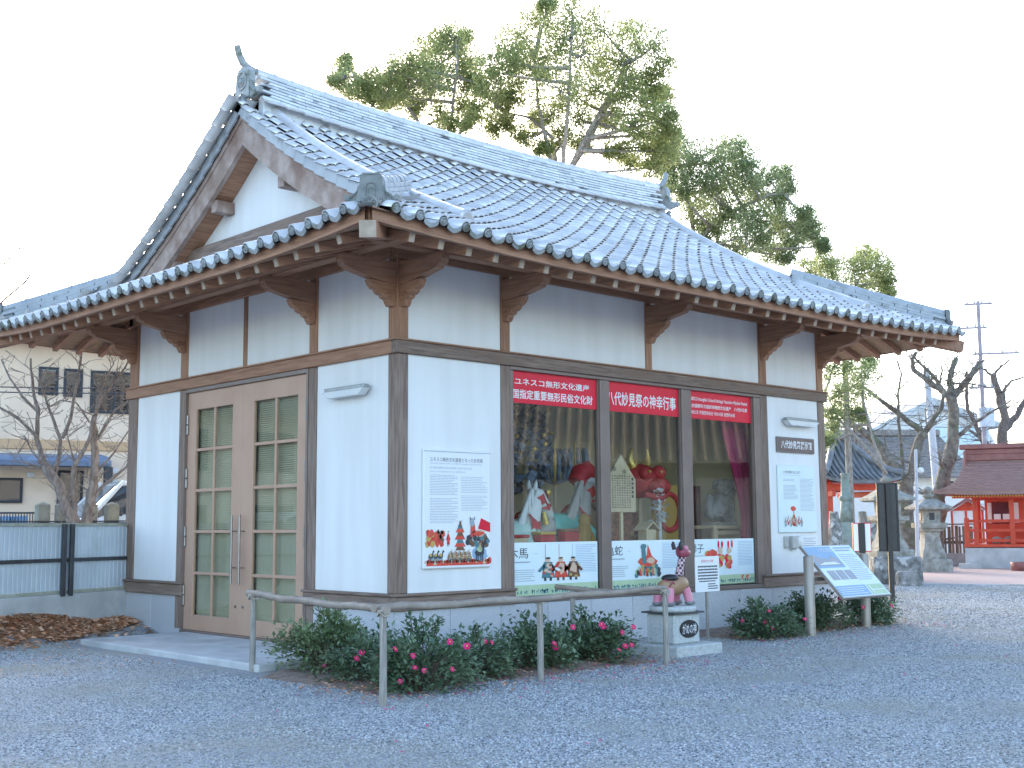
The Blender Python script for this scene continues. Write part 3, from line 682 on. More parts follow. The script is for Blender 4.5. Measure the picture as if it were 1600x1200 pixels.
q.add([F(.68, .26, .010), F(.77, .27, .010), F(.74, .38, .010), F(.69, .38, .010)], [(0, 1, 2, 3)], RED)
blob(q, F, .71, .385, .035, .04, GI, .011, rr=rp)
for s_ in (-1, 1): q.add([F(.71+s_*.02, .41, .0112), F(.71+s_*.035, .405, .0112), F(.71+s_*.04, .44, .0112)], [(0, 1, 2)], INK)
blob(q, F, .83, .12, .12, .07, BLU, .002, 14, rp); beast(q, F, .82, .06, .17, (INK, INK, GRN), .012, rp); figure(q, F, .82, .12, .10, (GRN, GOLD, INK), .0145, rp)
for k in range(3): beast(q, F, .10+.07*k, .065, .09, (INK, TEAL, GOLD), .004+.001*k, rp)
q.build('picture_print', POS, pob)
mat('plate_rim', (.2, .17, .16)); mat('plate_brown', (.15, .10, .085), (.19, .13, .11), 5, .5)
# --- nameplate, information panel, small fittings at the right end
o = empty('nameplate', (7.77, 0, 2.555), 'brown nameplate with white writing on the right end of the front wall', 'sign')
q = MB(); slab(q, FRONT, 7.262, 8.265, 2.555, 2.792, -.017, .018, .008, 0); slab(q, FRONT, 7.285, 8.242, 2.577, 2.770, .0185, .022, .002, 1); q.build('plate', ['plate_rim', 'plate_brown'], o)
q = MB(); letter(q, '八代妙見祭展示館', FRONT, 7.35, 2.605, .83, .135, 0, .0235, .02); q.build('lettering', 'white_print', o)
o = empty('information_panel', (7.76, 0, 1.335), 'pale information panel with small figure print below the brown nameplate', 'panel')
q = MB(); slab(q, FRONT, 7.257, 8.265, 1.335, 2.362, -.017, .018, .012, PALE); q.build('board', POS, o)
q = MB(); F = lambda u, v, e=0: FRONT(7.257+u*1.008, 1.335+v*1.027, .0185+e)
letter(q, '八代妙見祭のはじまり', F, .12, .875, .46, .042, INK, .001); letter(q, 'Origin of the Yatsushiro Myoken Festival', F, .12, .845, .46, .016, GI, .001)
lines(q, F, .12, .42, .80, .76, 2, GI, .001, .3, rr=rp); lines(q, F, .12, .5, .71, .49, 11, GI, .001, .3, rr=rp); lines(q, F, .56, .94, .81, .32, 26, GI, .001, .28, rr=rp); q.build('lettering', POS, o)
q = MB(); blob(q, F, .36, .355, .07, .035, RED, .002, rr=rp); blob(q, F, .38, .15, .08, .06, RED, .002, rr=rp); figure(q, F, .37, .1, .22, (GOLD, RED, INK), .003, rp)
for k in range(7): figure(q, F, .15+.07*k, .09+.02*(k % 2), .14, ((GI, SKN, INK), (RED, W_, INK))[k % 2], .0045+.0004*k, rp)
q.build('picture_print', POS, o)
mat('fitting_grey', (.42, .42, .40), (.5, .5, .48), 5, .5)
def fitting(name, u0, u1, z0, z1, d, lab, cat):
    q = MB(); slab(q, FRONT, u0, u1, z0, z1, -.017, d, .008); slab(q, FRONT, u0+.015, u1-.015, z0-.02, z0-.001, 0, d*.6, .003); slab(q, FRONT, u0+.02, u1-.02, (z0+z1)/2, z1-.03, d+.001, d+.006, .002); q.thing(name, 'fitting_grey', lab, cat)
fitting('switch_box', 7.385, 7.47, 1.12, 1.285, .03, 'slim grey switch box, leftmost of the small fittings under the information panel', 'switch box')
fitting('intercom', 7.515, 7.66, 1.10, 1.285, .07, 'bulky beige-grey intercom box between two slimmer fittings under the information panel', 'intercom')
q = MB(); q.lathe([(.075, -.017), (.075, .02), (.06, .034), (.001, .034)], (0, 0, 0), 18, X=Matrix.Translation((7.765, 0, 1.195)) @ Matrix.Rotation(math.pi/2, 4, 'X') @ Matrix.Diagonal((.85, 1.15, 1, 1))).thing('door_bell', 'lamp_cover', 'pale oval bell cover to the right of the beige-grey intercom box', 'bell')
for u0, u1, z0, z1, lab in ((7.88, 8.31, 1.10, 1.28, 'upper of two white paper notices on the wall right of the oval bell'), (7.88, 8.2, .86, 1.02, 'lower of two white paper notices on the wall right of the oval bell')):
    q = MB(); slab(q, FRONT, u0, u1, z0, z1, -.0175, -.0155, 0, 0); G = lambda u, v, e=0: FRONT(u0+u*(u1-u0), z0+v*(z1-z0), -.0155+e); lines(q, G, .08, .9, .9, .12, 5, 1, .001, .35, rr=rp); q.thing('paper_notice', ['white_print', 'grey_ink'], lab, 'notice')
# --- red banners and picture strips in the show windows
PANES = [(1.792, 3.338), (3.524, 5.016), (5.232, 6.713)]
BT = [[('ユネスコ無形文化遺産', .04, .60, .86, .24), ('国指定重要無形民俗文化財', .02, .14, .92, .32)],
      [('八代妙見祭の神幸行事', .0, .22, .95, .50)],
      [('UNESCO Intangible Cultural Heritage Yatsushiro Myoken Festival', .0, .66, .93, .17), ('联合国教科文组织非物质文化遗产　八代妙见祭', .0, .42, .93, .155), ('유네스코 무형문화유산 야쓰시로 묘켄마쓰리', .0, .17, .72, .155)]]
BL = ['red window banner with two rows of Japanese writing, above the white horse figure', 'red window banner with one row of large Japanese writing, in the middle window', 'red window banner with an English line and two smaller lines, above the magenta curtain']
for (a, b), tx, lab in zip(PANES, BT, BL):
    o = empty('window_banner', ((a+b)/2, .05, 2.962), lab, 'banner', 'red banners across the tops of the show windows')
    MB().box(a, b, .050, .054, 2.962, 3.352).build('cloth', 'banner_red', o)
    q = MB(); G = lambda u, v, e=0: FRONT(a+u*(b-a), 2.962+v*.37, -.0495+e)
    for t, u, v, wd, ht in tx: letter(q, t, G, u, v, wd, ht, 0, .0008, .014)
    q.build('lettering', 'white_print', o)
SL = ['pale picture strip with three robed figures, at the foot of the left show window', 'picture strip with one many-legged beast, at the foot of the middle show window', 'pale picture strip with two red long-eared dancers, at the foot of the right show window']
ST = ['木馬', '亀蛇', '獅子']
for i, ((a, b), lab) in enumerate(zip(PANES, SL)):
    o = empty('picture_strip', ((a+b)/2, .05, .62), lab, 'poster', 'picture strips along the foot of the show windows')
    b2 = b-.045; q = MB().box(a, b2, .048, .054, .622, 1.262, 0, 0)
    G = lambda u, v, e=0: FRONT(a+u*(b2-a), .622+v*.64, -.0475+e)
    q.build('sheet', 'pale_print', o); q = MB()
    rect(q, G, 0, 1, .0, .20, GRN, .0006)
    for k in range(60):
        u = rp.uniform(.01, .98); h = rp.uniform(.03, .09); rect(q, G, u, u+.006, .03, .03+h, (TEAL, GRN, BLU)[k % 3] if k % 3 != 1 else TEAL, .0012); blob(q, G, u, .035+h*.7, .009, .02, TEAL, .0014, 5, rp)
    if i == 0:
        for k in range(3): figure(q, G, .40+.15*k, .26, .46, ((TEAL, SKN, INK), (RED, SKN, BRN), (BRN, SKN, INK))[k], .002, rp); rect(q, G, .37+.16*k, .375+.16*k, .60, .96, (BRN, RED, BLU)[k], .0015)
    elif i == 1:
        for k in range(34): blob(q, G, rp.uniform(.36, .68), rp.uniform(.28, .5), .03, .06, (TEAL, INK, GRN)[k % 3], .0015+.0001*k, rr=rp)
        for k in range(9): rect(q, G, .40+.03*k, .418+.03*k, .27, .42, (RED, SKN, TEAL)[k % 3], .006)
        blob(q, G, .53, .56, .14, .13, RED, .007, 12, rp); blob(q, G, .56, .58, .07, .06, SKN, .0075, rr=rp); q.add([G(.44, .52, .008), G(.50, .52, .008), G(.485, .86, .008), G(.43, .84, .008)], [(0, 1, 2, 3)], TEAL)
        blob(q, G, .46, .87, .045, .06, TEAL, .0085, rr=rp); q.add([G(.50, .52, .0072), G(.60, .56, .0072), G(.52, .92, .0072)], [(0, 1, 2)], RED)
        for k in range(6): blob(q, G, rp.uniform(.44, .62), rp.uniform(.36, .5), .02, .03, GOLD, .009, rr=rp)
    else:
        blob(q, G, .30, .66, .09, .11, RED, .002, rr=rp); blob(q, G, .24, .68, .05, .09, GOLD, .0016, rr=rp)
        for k, u in enumerate((.44, .58)):
            for _ in range(9): blob(q, G, u+rp.uniform(-.05, .05), rp.uniform(.38, .66), .035, .07, (RED, BRED, GOLD)[_ % 3], .003+.0002*_, rr=rp)
            blob(q, G, u, .74, .04, .08, SKN, .005, rr=rp)
            for s_ in (-1, 1): blob(q, G, u+s_*.03+.02*k, .88, .016, .09, BRED, .006, rr=rp)
        for u in (.80, .88): blob(q, G, u, .13, .025, .06, RED, .002, rr=rp); blob(q, G, u+.012, .12, .012, .03, SKN, .0026, rr=rp)
    q.build('picture_print', POS, o); q = MB()
    letter(q, ST[i], G, -.045, .70, .22, .20, INK, .002); letter(q, '—', G, .24, .78, .05, .006, GI, .002)
    lines(q, G, .0, .20, .66, .60, 1, GI, .002, .4, rr=rp); lines(q, G, .01, .25, .50, .26, 6, GI, .002, .3, rr=rp); lines(q, G, .73, .98, .95, .40, 16, BLU, .002, .3, rr=rp); q.build('lettering', POS, o)

# ================================================================== exhibits behind the glass
mat('horse_white', (.66, .68, .68), (.76, .77, .76), 6, .6); mat('cloth_turquoise', (.10, .42, .36), (.16, .52, .46), 6, .7); mat('cloth_mint', (.48, .66, .60), (.56, .72, .66), 6, .7)
mat('hair_grey', (.42, .39, .37), (.60, .57, .54), 30, .8, .4, 30, (30, 30, 2)); mat('cloth_red', (.42, .02, .03), (.56, .045, .05), 5, .6); mat('straw', (.42, .24, .05), (.60, .38, .12), 20, .8, .5, 30, (20, 20, 1.5))
mat('pale_wood', (.55, .42, .26), (.66, .53, .35), 3, .6, .1, 8, (12, 12, 1)); mat('ruffle_blue', (.12, .16, .24), (.24, .29, .38), 9, .7); mat('curtain', (.40, .012, .10), (.50, .02, .14), 3, .55)
mat('gold', (.55, .36, .08), (.7, .5, .14), 9, .35, metal=.5); mat('stone_figure', (.20, .205, .20), (.33, .33, .32), 14, .8, .4, 40); mat('maroon', (.09, .012, .02), (.13, .02, .03), 3, .6)
mat('brocade', (.18, .09, .05), (.42, .16, .10), 16, .7, c3=(.45, .34, .14), scale3=9)
def inn(px, py, y): return onplane(px, py, (0, 1, 0), y)
def wd(npx, P): return npx*(P-CP).dot(CF)/FPX
PFZ = .722
def horse(px, y, sc, coat, label, robe, mane, cap=None):
    p = inn(px, 800, y); x = p.x; o = empty('horse_figure', (x, y, PFZ), label, 'figure')
    P = lambda a, b, c=0: (x+a*sc, y+c*sc, PFZ+b*sc)
    q = MB(); q.tube([P(-.62, .62), P(-.5, .68), P(-.2, .66), P(.08, .68), P(.2, .66)], [.06*sc, .19*sc, .2*sc, .21*sc, .12*sc], 12)
    q.tube([P(.0, .68), P(.14, .88), P(.22, 1.08), P(.27, 1.22)], [.2*sc, .165*sc, .125*sc, .10*sc], 12)
    q.tube([P(.20, 1.27), P(.30, 1.24), P(.42, 1.10), P(.54, .96), P(.57, .92)], [.09*sc, .115*sc, .095*sc, .07*sc, .045*sc], 12)
    for dz in (-.06, .06): q.tube([P(.2, 1.32, dz), P(.2, 1.40, dz*1.2), P(.21, 1.46, dz*1.2)], [.035*sc, .03*sc, .004], 6)
    for a in (-.45, .08):
        for c_ in (-.1, .1): q.tube([P(a, .6, c_), P(a+.03, .34, c_), P(a, .3, c_), P(a+.01, .05, c_), P(a+.03, .0, c_)], [.085*sc, .055*sc, .05*sc, .04*sc, .055*sc], 8)
    q.build('body', coat, o)
    q = MB(); q.tube([P(.27, 1.24), P(.33, 1.12)], [.125*sc, .118*sc], 12, False).tube([P(.44, 1.12), P(.42, 1.03)], [.1*sc, .1*sc], 12, False).tube([P(.30, 1.22, .1), P(.46, 1.05, .09)], .015*sc, 6).tube([P(.30, 1.22, -.115), P(.46, 1.05, -.09)], .015*sc, 6).tube([P(-.02, .80), P(.2, .78)], [.222*sc, .17*sc], 12, False); q.build('bridle', 'cloth_red', o)
    q = MB(); q.ball(P(.33, 1.2, -.10), .022*sc, 6, 4); q.build('eye', 'black', o)
    q = MB()
    for k in range(26): a = k/25; b0 = P(.18-.28*a, 1.32-.5*a, rp.uniform(-.02, .02)); q.tube([b0, P(.08-.30*a, 1.30-.55*a, -.12), P(.02-.28*a, 1.08-.55*a, -.15+rp.uniform(-.04, .03))], [.03*sc, .035*sc, .008*sc], 5)
    q.build('mane', mane, o)
    q = MB(); q.tube([P(-.5, .7), P(-.2, .67), P(.06, .69)], [.205*sc, .222*sc, .225*sc], 12, False); q.tube([P(.05, .72, -.20), P(.2, .58, -.24), P(.28, .36, -.22)], [.075*sc, .07*sc, .06*sc], 8).tube([P(-.15, .70, -.20), P(-.1, .5, -.26), P(.02, .3, -.24)], [.08*sc, .08*sc, .065*sc], 8); q.build('saddle_cloth', robe, o)
    if cap:
        q = MB(); q.tube([P(.10, 1.30), P(.18, 1.42), P(.30, 1.47), P(.42, 1.42), P(.52, 1.28), P(.58, 1.02), P(.56, .82)], [.12*sc, .14*sc, .13*sc, .10*sc, .08*sc, .07*sc, .03*sc], 10); q.build('cap', 'cloth_red', o)
        q = MB(); q.tube([P(.10, 1.26, -.02), P(.26, 1.34, -.03), P(.44, 1.32, -.04), P(.54, 1.18, -.04)], .055*sc, 8); q.build('cap_trim', 'horse_white', o)
    else:
        q = MB(); q.lathe([(.05*sc, 0), (.05*sc, .012), (.001, .014)], (0, 0, 0), 12, X=Matrix.Translation(P(.42, 1.28, -.12)) @ Matrix.Rotation(math.pi/2, 4, 'X')).tube([P(.30, 1.0, -.13), P(.32, .82, -.16)], [.025*sc, .05*sc], 8); q.build('tassel', 'gold', o)
    return o
horse(816, .75, .92, 'horse_white', 'white horse figure with mint saddle cloth and red bridle in the left show window', 'cloth_mint', 'horse_white')
horse(893, .85, 1.02, 'hair_grey', 'grey-maned horse figure wearing a red cap in the left show window', 'cloth_turquoise', 'hair_grey', True)
p = inn(913, 810, .45); q = MB()
q.lathe([(.17, 0), (.175, .3), (.15, .52), (.10, .68), (.06, .75), (.085, .80), (.07, .86), (.02, .90)], (p.x, .45, PFZ), 14)
for k in range(30): a = rp.uniform(0, 6.28); q.tube([(p.x+.06*math.cos(a), .45+.06*math.sin(a), PFZ+.76), (p.x+.155*math.cos(a), .45+.155*math.sin(a), PFZ+.5), (p.x+.19*math.cos(a+.1), .45+.19*math.sin(a+.1), PFZ+.01)], .014, 4)
q.thing('straw_bundle', 'straw', 'golden straw bundle tied near its top, standing before the horse with the red cap', 'straw bundle')
HL = ['ring-shaped spear ornament, left of the two standing behind the horses', 'closed bud-shaped spear ornament, right of the two standing behind the horses']
for i, (px, py) in enumerate(((867, 730), (899, 728))):
    p = inn(px, py, 1.7); o = empty('spear_ornament', (p.x, 1.7, PFZ), HL[i], 'ornament', 'spear ornaments in the left show window')
    MB().tube([(p.x, 1.7, PFZ), (p.x, 1.7, p.z-.2)], .022, 8).build('pole', 'pale_wood', o)
    q = MB()
    for k in range(6 if i == 0 else 9):
        a = k*math.pi/(3 if i == 0 else 4.5); r = .24 if i == 0 else .20
        q.tube([(p.x+r*w_*math.cos(a), 1.7+r*w_*math.sin(a), p.z-.24+h) for w_, h in ((.1, 0), (.7, .06), (1, .24), (.85, .42), (.75 if i else .3, .50))], [.02, .03, .035, .03, .015], 6)
    q.build('bud', 'ruffle_blue', o)
    MB().ball((p.x, 1.7, p.z-.22), .06, 8, 6).tube([(p.x, 1.7, p.z-.2), (p.x, 1.7, p.z+.33)], .012, 6).build('knob', 'gold', o)
p = inn(822, 700, 1.5); q = MB()
for k in range(420):
    a = rp.uniform(0, 6.28); h = rp.uniform(-.62, .62); r = .34*math.sqrt(max(.05, 1-(h/.68)**2))*rp.uniform(.7, 1.05)
    c = Vector((p.x+r*math.cos(a), 1.5+r*math.sin(a), p.z+h)); u = Vector((rp.uniform(-1, 1), rp.uniform(-1, 1), rp.uniform(-1, 1))).normalized(); v = u.orthogonal().normalized()
    q.add([c-u*.05-v*.03, c+u*.05-v*.03, c+u*.055+v*.035, c+v*.06, c-u*.045+v*.03], [(0, 1, 2, 3, 4)], 0)
o = empty('ruffled_headdress', (p.x, 1.5, PFZ), 'tall blue-grey ruffled headdress on a pole at the left edge of the left show window', 'headdress')
q.build('ruffles', 'ruffle_blue', o); MB().tube([(p.x, 1.5, PFZ), (p.x, 1.5, p.z+.4)], .03, 8).build('pole', 'pale_wood', o)
q = MB()
for k in range(16): a = rp.uniform(0, 6.28); q.ball((p.x+.35*math.cos(a), 1.5+.35*math.sin(a), p.z+rp.uniform(-.5, .6)), .035, 6, 4)
q.build('gilt_ball', 'gold', o)
p = inn(853, 770, 1.9); q = MB(); q.grid(lambda u, v: Vector((p.x-.2+.4*u*(.6+.4*(1-v)), 1.9+.03*math.sin(u*20), PFZ+1.25*v)), 24, 4).thing('red_robe', 'cloth_red', 'dark red robe hanging at the back between the white horse and the grey-maned horse', 'robe')
for i, (px, py, lab) in enumerate(((808, 838, 'small flat red-topped offering box beside the white horse'), (850, 838, 'small red and gold offering box between the two horses'), (888, 838, 'small red pleated box in front of the horse with the red cap'))):
    p = inn(px, py, .4+.05*i); q = MB().box(p.x-.13, p.x+.13, p.y-.08, p.y+.08, PFZ, p.z-.02+.04*i, .01, 0).box(p.x-.14, p.x+.14, p.y-.09, p.y+.09, p.z-.019+.04*i, p.z+.02+.04*i, .008, 1); q.thing('offering_box', [['pale_wood', 'cloth_red', 'cloth_red'][i], ['cloth_red', 'gold', 'brocade'][i]], lab, 'box')
# middle window
p0 = inn(956, 800, .35); p1 = inn(990, 714, .35); hw = (p1.x-p0.x)/2
o = empty('dedication_board', (p0.x+hw, .35, p0.z), 'pale peaked wooden board with rows of brush writing in the middle show window', 'board')
zt = p1.z+.02; MB().prism([(p0.x-.06, p0.z), (p1.x, p0.z), (p1.x, zt-.33), (p0.x+hw-.06, zt), (p0.x-.06, zt-.28)], lambda u, v, w: Vector((u, .35-w, v)), 0, .025).build('plank', 'pale_wood', o)
q = MB(); G = lambda u, v, e=0: Vector((p0.x-.06+u*(hw*2+.06), .3245-e, p0.z+v*(zt-p0.z)))
letter(q, '奉', G, .10, .70, .16, .09, 0, .001); letter(q, '納', G, .48, .66, .16, .09, 0, .001)
for k in range(8):
    for j in range(14): rect(q, G, .08+.095*k, .13+.095*k, .07+.042*j, .07+.042*j+rp.uniform(.012, .03), 0, .001)
for j in range(5): rect(q, G, .84, .92, .25+.075*j, .25+.075*j+.05, 0, .001)
q.build('lettering', 'ink', o)
MB().box(p0.x+hw-.05, p0.x+hw, .352, .39, PFZ, zt-.3, .004).build('stand', 'pale_wood', o)
p = inn(1000, 752, 1.1); o = empty('dragon_mask', (p.x, 1.1, PFZ), 'glossy red dragon mask with gold horns in the middle show window', 'mask')
q = MB(); q.ball((p.x, 1.1, p.z), .34, 14, 10, (.9, .8, .75)).ball((p.x+.12, .86, p.z-.08), .17, 10, 8, (1.3, 1, .8)).ball((p.x-.12, .9, p.z+.1), .11, 8, 6).ball((p.x+.16, .88, p.z+.12), .11, 8, 6).tube([(p.x-.2, .85, p.z-.2), (p.x+.05, .74, p.z-.26), (p.x+.28, .85, p.z-.2)], .045, 8); q.build('head', 'cloth_red', o)
q = MB()
for s_ in (-1, 1): q.tube([(p.x+s_*.14, 1.1, p.z+.2), (p.x+s_*.2, 1.12, p.z+.32), (p.x+s_*.17, 1.1, p.z+.48)], [.07, .06, .015], 8).ball((p.x+s_*.13, .80, p.z+.13), .028, 8, 6)
for k in range(18): a = rp.uniform(.2, 2.9); q.tube([(p.x+.26*math.cos(a), 1.1, p.z+.2*math.sin(a)), (p.x+.40*math.cos(a), 1.1+rp.uniform(-.1, .1), p.z+.34*math.sin(a))], [.04, .006], 5)
q.build('horn', 'gold', o); MB().tube([(p.x, 1.1, PFZ), (p.x, 1.1, p.z-.2)], .04, 8).build('stand', 'pale_wood', o)
p = inn(975, 825, 1.3); MB().grid(lambda u, v: Vector((p.x-.42+.9*u, 1.3+.05*math.sin(u*26+v), PFZ+.95*v)), 40, 3).thing('brocade_drape', 'brocade', 'patterned red and brown brocade drape below the dragon mask', 'drape')
p = inn(1011, 842, .42); q = MB().box(p.x-.10, p.x+.10, .34, .5, PFZ, p.z+.13, .006, 0)
q.prism([(-.15, p.z+.11), (0, p.z+.22), (.15, p.z+.11), (.15, p.z+.13), (0, p.z+.245), (-.15, p.z+.13)], lambda u, v, w: Vector((p.x+u, .42+w, v)), -.12, .12, 0); q.thing('wooden_roofed_box', 'pale_wood', 'small unpainted wooden box with a gabled lid, below the dragon mask', 'box')
p = inn(1046, 800, .95); o = empty('red_ring_panel', (p.x, .95, PFZ), 'straw-coloured panel with a red ring, at the right of the middle show window', 'panel')
MB().box(p.x-.36, p.x+.30, .95, 1.0, PFZ, p.z+.40, .01).build('backboard', 'straw', o)
MB().tube([(p.x-.02+.24*math.cos(a), .93, p.z+.0+.27*math.sin(a)) for a in [i*6.283/20 for i in range(21)]], .04, 8).box(p.x+.27, p.x+.33, .93, .99, PFZ, p.z+.42, .008).build('ring', 'cloth_red', o)
p = inn(1030, 785, .8); q = MB()
for k in range(110): c = Vector((p.x+rp.uniform(-.13, .1), .8+rp.uniform(-.1, .1), p.z+rp.uniform(-.28, .3))); u = Vector((rp.uniform(-1, 1), rp.uniform(-1, 1), rp.uniform(-1, 1))).normalized(); v = u.orthogonal().normalized(); q.add([c-u*.05, c-v*.03, c+u*.05, c+v*.035], [(0, 1, 2, 3)], 0)
q.tube([(p.x, .8, PFZ), (p.x, .8, p.z)], .03, 8); q.thing('paper_streamer', 'horse_white', 'white folded paper streamer on a stick beside the red ring panel', 'streamer')
# right window
pa, pb = inn(1126, 655, .5), inn(1172, 655, .5)
def cur(u, v):
    k = .5+.5*math.cos(min(1, max(0, (1-v)/.72))*math.pi); l = pa.x-.12+(.52)*(1-k)**1.0; r = pb.x+.05
    if v < .28: l -= .12*(.28-v)
    return Vector((l+(r-l)*u, .45+.04*math.sin(u*38)*(1-.3*k), PFZ+(3.36-PFZ)*v))
MB().grid(cur, 70, 24).thing('curtain', 'curtain', 'magenta curtain gathered to the right in the right show window', 'curtain')
p = inn(1126, 795, 1.5); MB().box(p.x-.72, p.x+.30, 1.5, 1.53, PFZ, p.z+.36, .004).box(p.x-.66, p.x-.62, 1.531, 1.6, PFZ, p.z).box(p.x+.2, p.x+.24, 1.531, 1.6, PFZ, p.z).thing('backdrop_panel', 'maroon', 'dark maroon backdrop panel behind the stone lion-dog', 'panel')
tb = inn(1125, 826, .95); tz = tb.z; o = empty('display_table', (tb.x, .95, PFZ), 'low unpainted wooden table in the right show window', 'table')
MB().box(tb.x-.50, tb.x+.42, .68, 1.22, tz, tz+.05, .006).build('tabletop', 'pale_wood', o)
for sx in (-.42, .34):
    for sy in (.73, 1.17): MB().box(tb.x+sx-.04, tb.x+sx+.04, sy-.03, sy+.03, PFZ, tz-.001, .004).build('leg', 'pale_wood', o)
MB().box(tb.x-.37, tb.x+.29, .72, .75, tz-.09, tz-.03, .004).build('apron', 'pale_wood', o)
lx, ly, lz = tb.x+.05, .95, tz+.051; q = MB()
q.box(lx-.32, lx+.28, ly-.16, ly+.16, lz, lz+.05, .012)
q.tube([(lx-.24, ly, lz+.12), (lx-.16, ly, lz+.2), (lx-.02, ly, lz+.32), (lx+.10, ly, lz+.44)], [.10, .15, .15, .12], 12).tube([(lx+.10, ly, lz+.42), (lx+.16, ly, lz+.55), (lx+.20, ly, lz+.57)], [.13, .16, .10], 12)
q.ball((lx+.26, ly, lz+.53), .09, 10, 8, (1, 1.1, .8)).ball((lx+.10, ly, lz+.58), .15, 10, 8)
for c_ in (-.09, .09): q.tube([(lx+.10, ly+c_, lz+.40), (lx+.14, ly+c_, lz+.2), (lx+.14, ly+c_, lz+.08), (lx+.2, ly+c_, lz+.07)], [.07, .05, .05, .055], 8).tube([(lx-.18, ly+c_*1.3, lz+.2), (lx-.06, ly+c_*1.4, lz+.13), (lx-.02, ly+c_*1.4, lz+.07)], [.09, .07, .05], 8).tube([(lx+.14, ly+c_*1.2, lz+.68), (lx+.10, ly+c_*1.6, lz+.72)], [.04, .01], 6)
for k in range(22): a = rp.uniform(0, 6.28); b_ = rp.uniform(-.6, 1.2); q.ball((lx+.07+.15*math.cos(a)*math.cos(b_)-.03, ly+.16*math.sin(a)*math.cos(b_), lz+.56+.14*math.sin(b_)), .045, 6, 4)
q.tube([(lx-.26, ly, lz+.12), (lx-.33, ly, lz+.3), (lx-.27, ly, lz+.42), (lx-.33, ly, lz+.48)], [.05, .075, .07, .01], 8)
q.thing('lion_dog_statue', 'stone_figure', 'grey stone lion-dog statue sitting on the low wooden table', 'statue')
mat('blind_slat', (.60, .58, .47), (.66, .64, .53), 3, .5)
# slatted blinds behind the door glass
for i, (a, b, lab) in enumerate(((3.56, 4.6, 'pale slatted blind behind the left leaf of the double door'), (2.02, 3.08, 'pale slatted blind behind the right leaf of the double door'))):
    o = empty('slatted_blind', (.14, (a+b)/2, .2), lab, 'blind', 'blinds behind the double door'); q = MB()
    for k in range(104): q.box(-.017, .017, a, b, -.001, .001, 0, 0, Matrix.Translation((.118, 0, .27+.0277*k)) @ Matrix.Rotation(-.85, 4, 'Y'))
    q.build('slats', 'blind_slat', o, True); MB().box(.095, .14, a, b, 3.16, 3.2, .004).box(.105, .13, a, b, .225, .245, .004).build('blind_rail', 'blind_slat', o)
# ================================================================== ground
def sm(a): a = max(0, min(1, a)); return a*a*(3-2*a)
FA, FD = Vector((.30, 7.02)), Vector((.9205, .3907))     # a point on the steel fence and its heading
def gh(x, y):
    """height of the ground: flat, with a bank of soil against the steel fence and a raised lot behind it"""
    df = (x-FA.x)*FD.y-(y-FA.y)*FD.x; z = 0.0
    if x < 12 and df < 1.2:
        z = max((.10+.34*sm((-x+.2)/2.3))*sm(1.10-df/.85), .15*sm((y-5.0)/1.5)*sm((.6-x)/.4)*sm((x+1.6)/1.2))
        if df < -.25: z = max(z, .55*sm((-df-.25)/.5)*sm((14-x)/8))
    return z+.004*math.sin(x*1.3)*math.cos(y*1.7)-.004
mat('gravel_ground', (.17, .18, .195), (.48, .50, .53), 75, .85, 1.0, 90, lo=.34, hi=.66, detail=3, c3=(.36, .34, .29), scale3=.8, lo3=.5, hi3=.68)
g = MB()
def axis(a, b, c0, c1, st):
    r = [a]
    while r[-1] < c0-1e-6: r.append(min(c0, r[-1]+max(st, (c0-r[-1])*.35)))
    while r[-1] < c1-1e-6: r.append(r[-1]+st)
    while r[-1] < b: r.append(min(b, r[-1]+max(st, (r[-1]-c1)*.5+st)))
    return r
xs = axis(-400, 500, -9, 8, .4); ys = axis(-400, 500, -9, 10, .4)
vs = [(x, y, gh(x, y)) for y in ys for x in xs]; nx = len(xs)
g.add(vs, [(j*nx+i, j*nx+i+1, (j+1)*nx+i+1, (j+1)*nx+i) for j in range(len(ys)-1) for i in range(nx-1)], 0, True)
ground = g.build('gravel_ground', 'gravel_ground'); ground['kind'] = 'structure'
# --- loose crushed stones on the part of the yard near enough to tell them apart
sm_ = bpy.data.materials.new('gravel_stone'); sm_.use_nodes = True; t_ = sm_.node_tree; MATS['gravel_stone'] = sm_
oi = t_.nodes.new('ShaderNodeObjectInfo'); cr_ = t_.nodes.new('ShaderNodeValToRGB'); els = cr_.color_ramp.elements
els[0].color = (.11, .12, .13, 1); els[1].color = (.64, .65, .66, 1); els[1].position = 1
for p, c in ((.25, (.26, .275, .29, 1)), (.6, (.42, .435, .45, 1)), (.85, (.56, .57, .58, 1)), (.90, (.36, .33, .27, 1))): e = els.new(p); e.color = c
t_.links.new(oi.outputs['Random'], cr_.inputs[0])
ge_ = t_.nodes.new('ShaderNodeNewGeometry'); nz_ = t_.nodes.new('ShaderNodeTexNoise'); nz_.inputs['Scale'].default_value = .7; nz_.inputs['Detail'].default_value = 5; t_.links.new(ge_.outputs['Position'], nz_.inputs['Vector'])
c2_ = t_.nodes.new('ShaderNodeValToRGB'); c2_.color_ramp.elements[0].position = .46; c2_.color_ramp.elements[1].position = .70; c2_.color_ramp.elements[1].color = (.75, .75, .75, 1); t_.links.new(nz_.outputs['Fac'], c2_.inputs[0])
mx_ = t_.nodes.new('ShaderNodeMix'); mx_.data_type = 'RGBA'; mx_.inputs[7].default_value = (.33, .315, .26, 1); t_.links.new(c2_.outputs[0], mx_.inputs[0]); t_.links.new(cr_.outputs[0], mx_.inputs[6])
t_.links.new(mx_.outputs[2], t_.nodes['Principled BSDF'].inputs[0]); t_.nodes['Principled BSDF'].inputs['Roughness'].default_value = .65
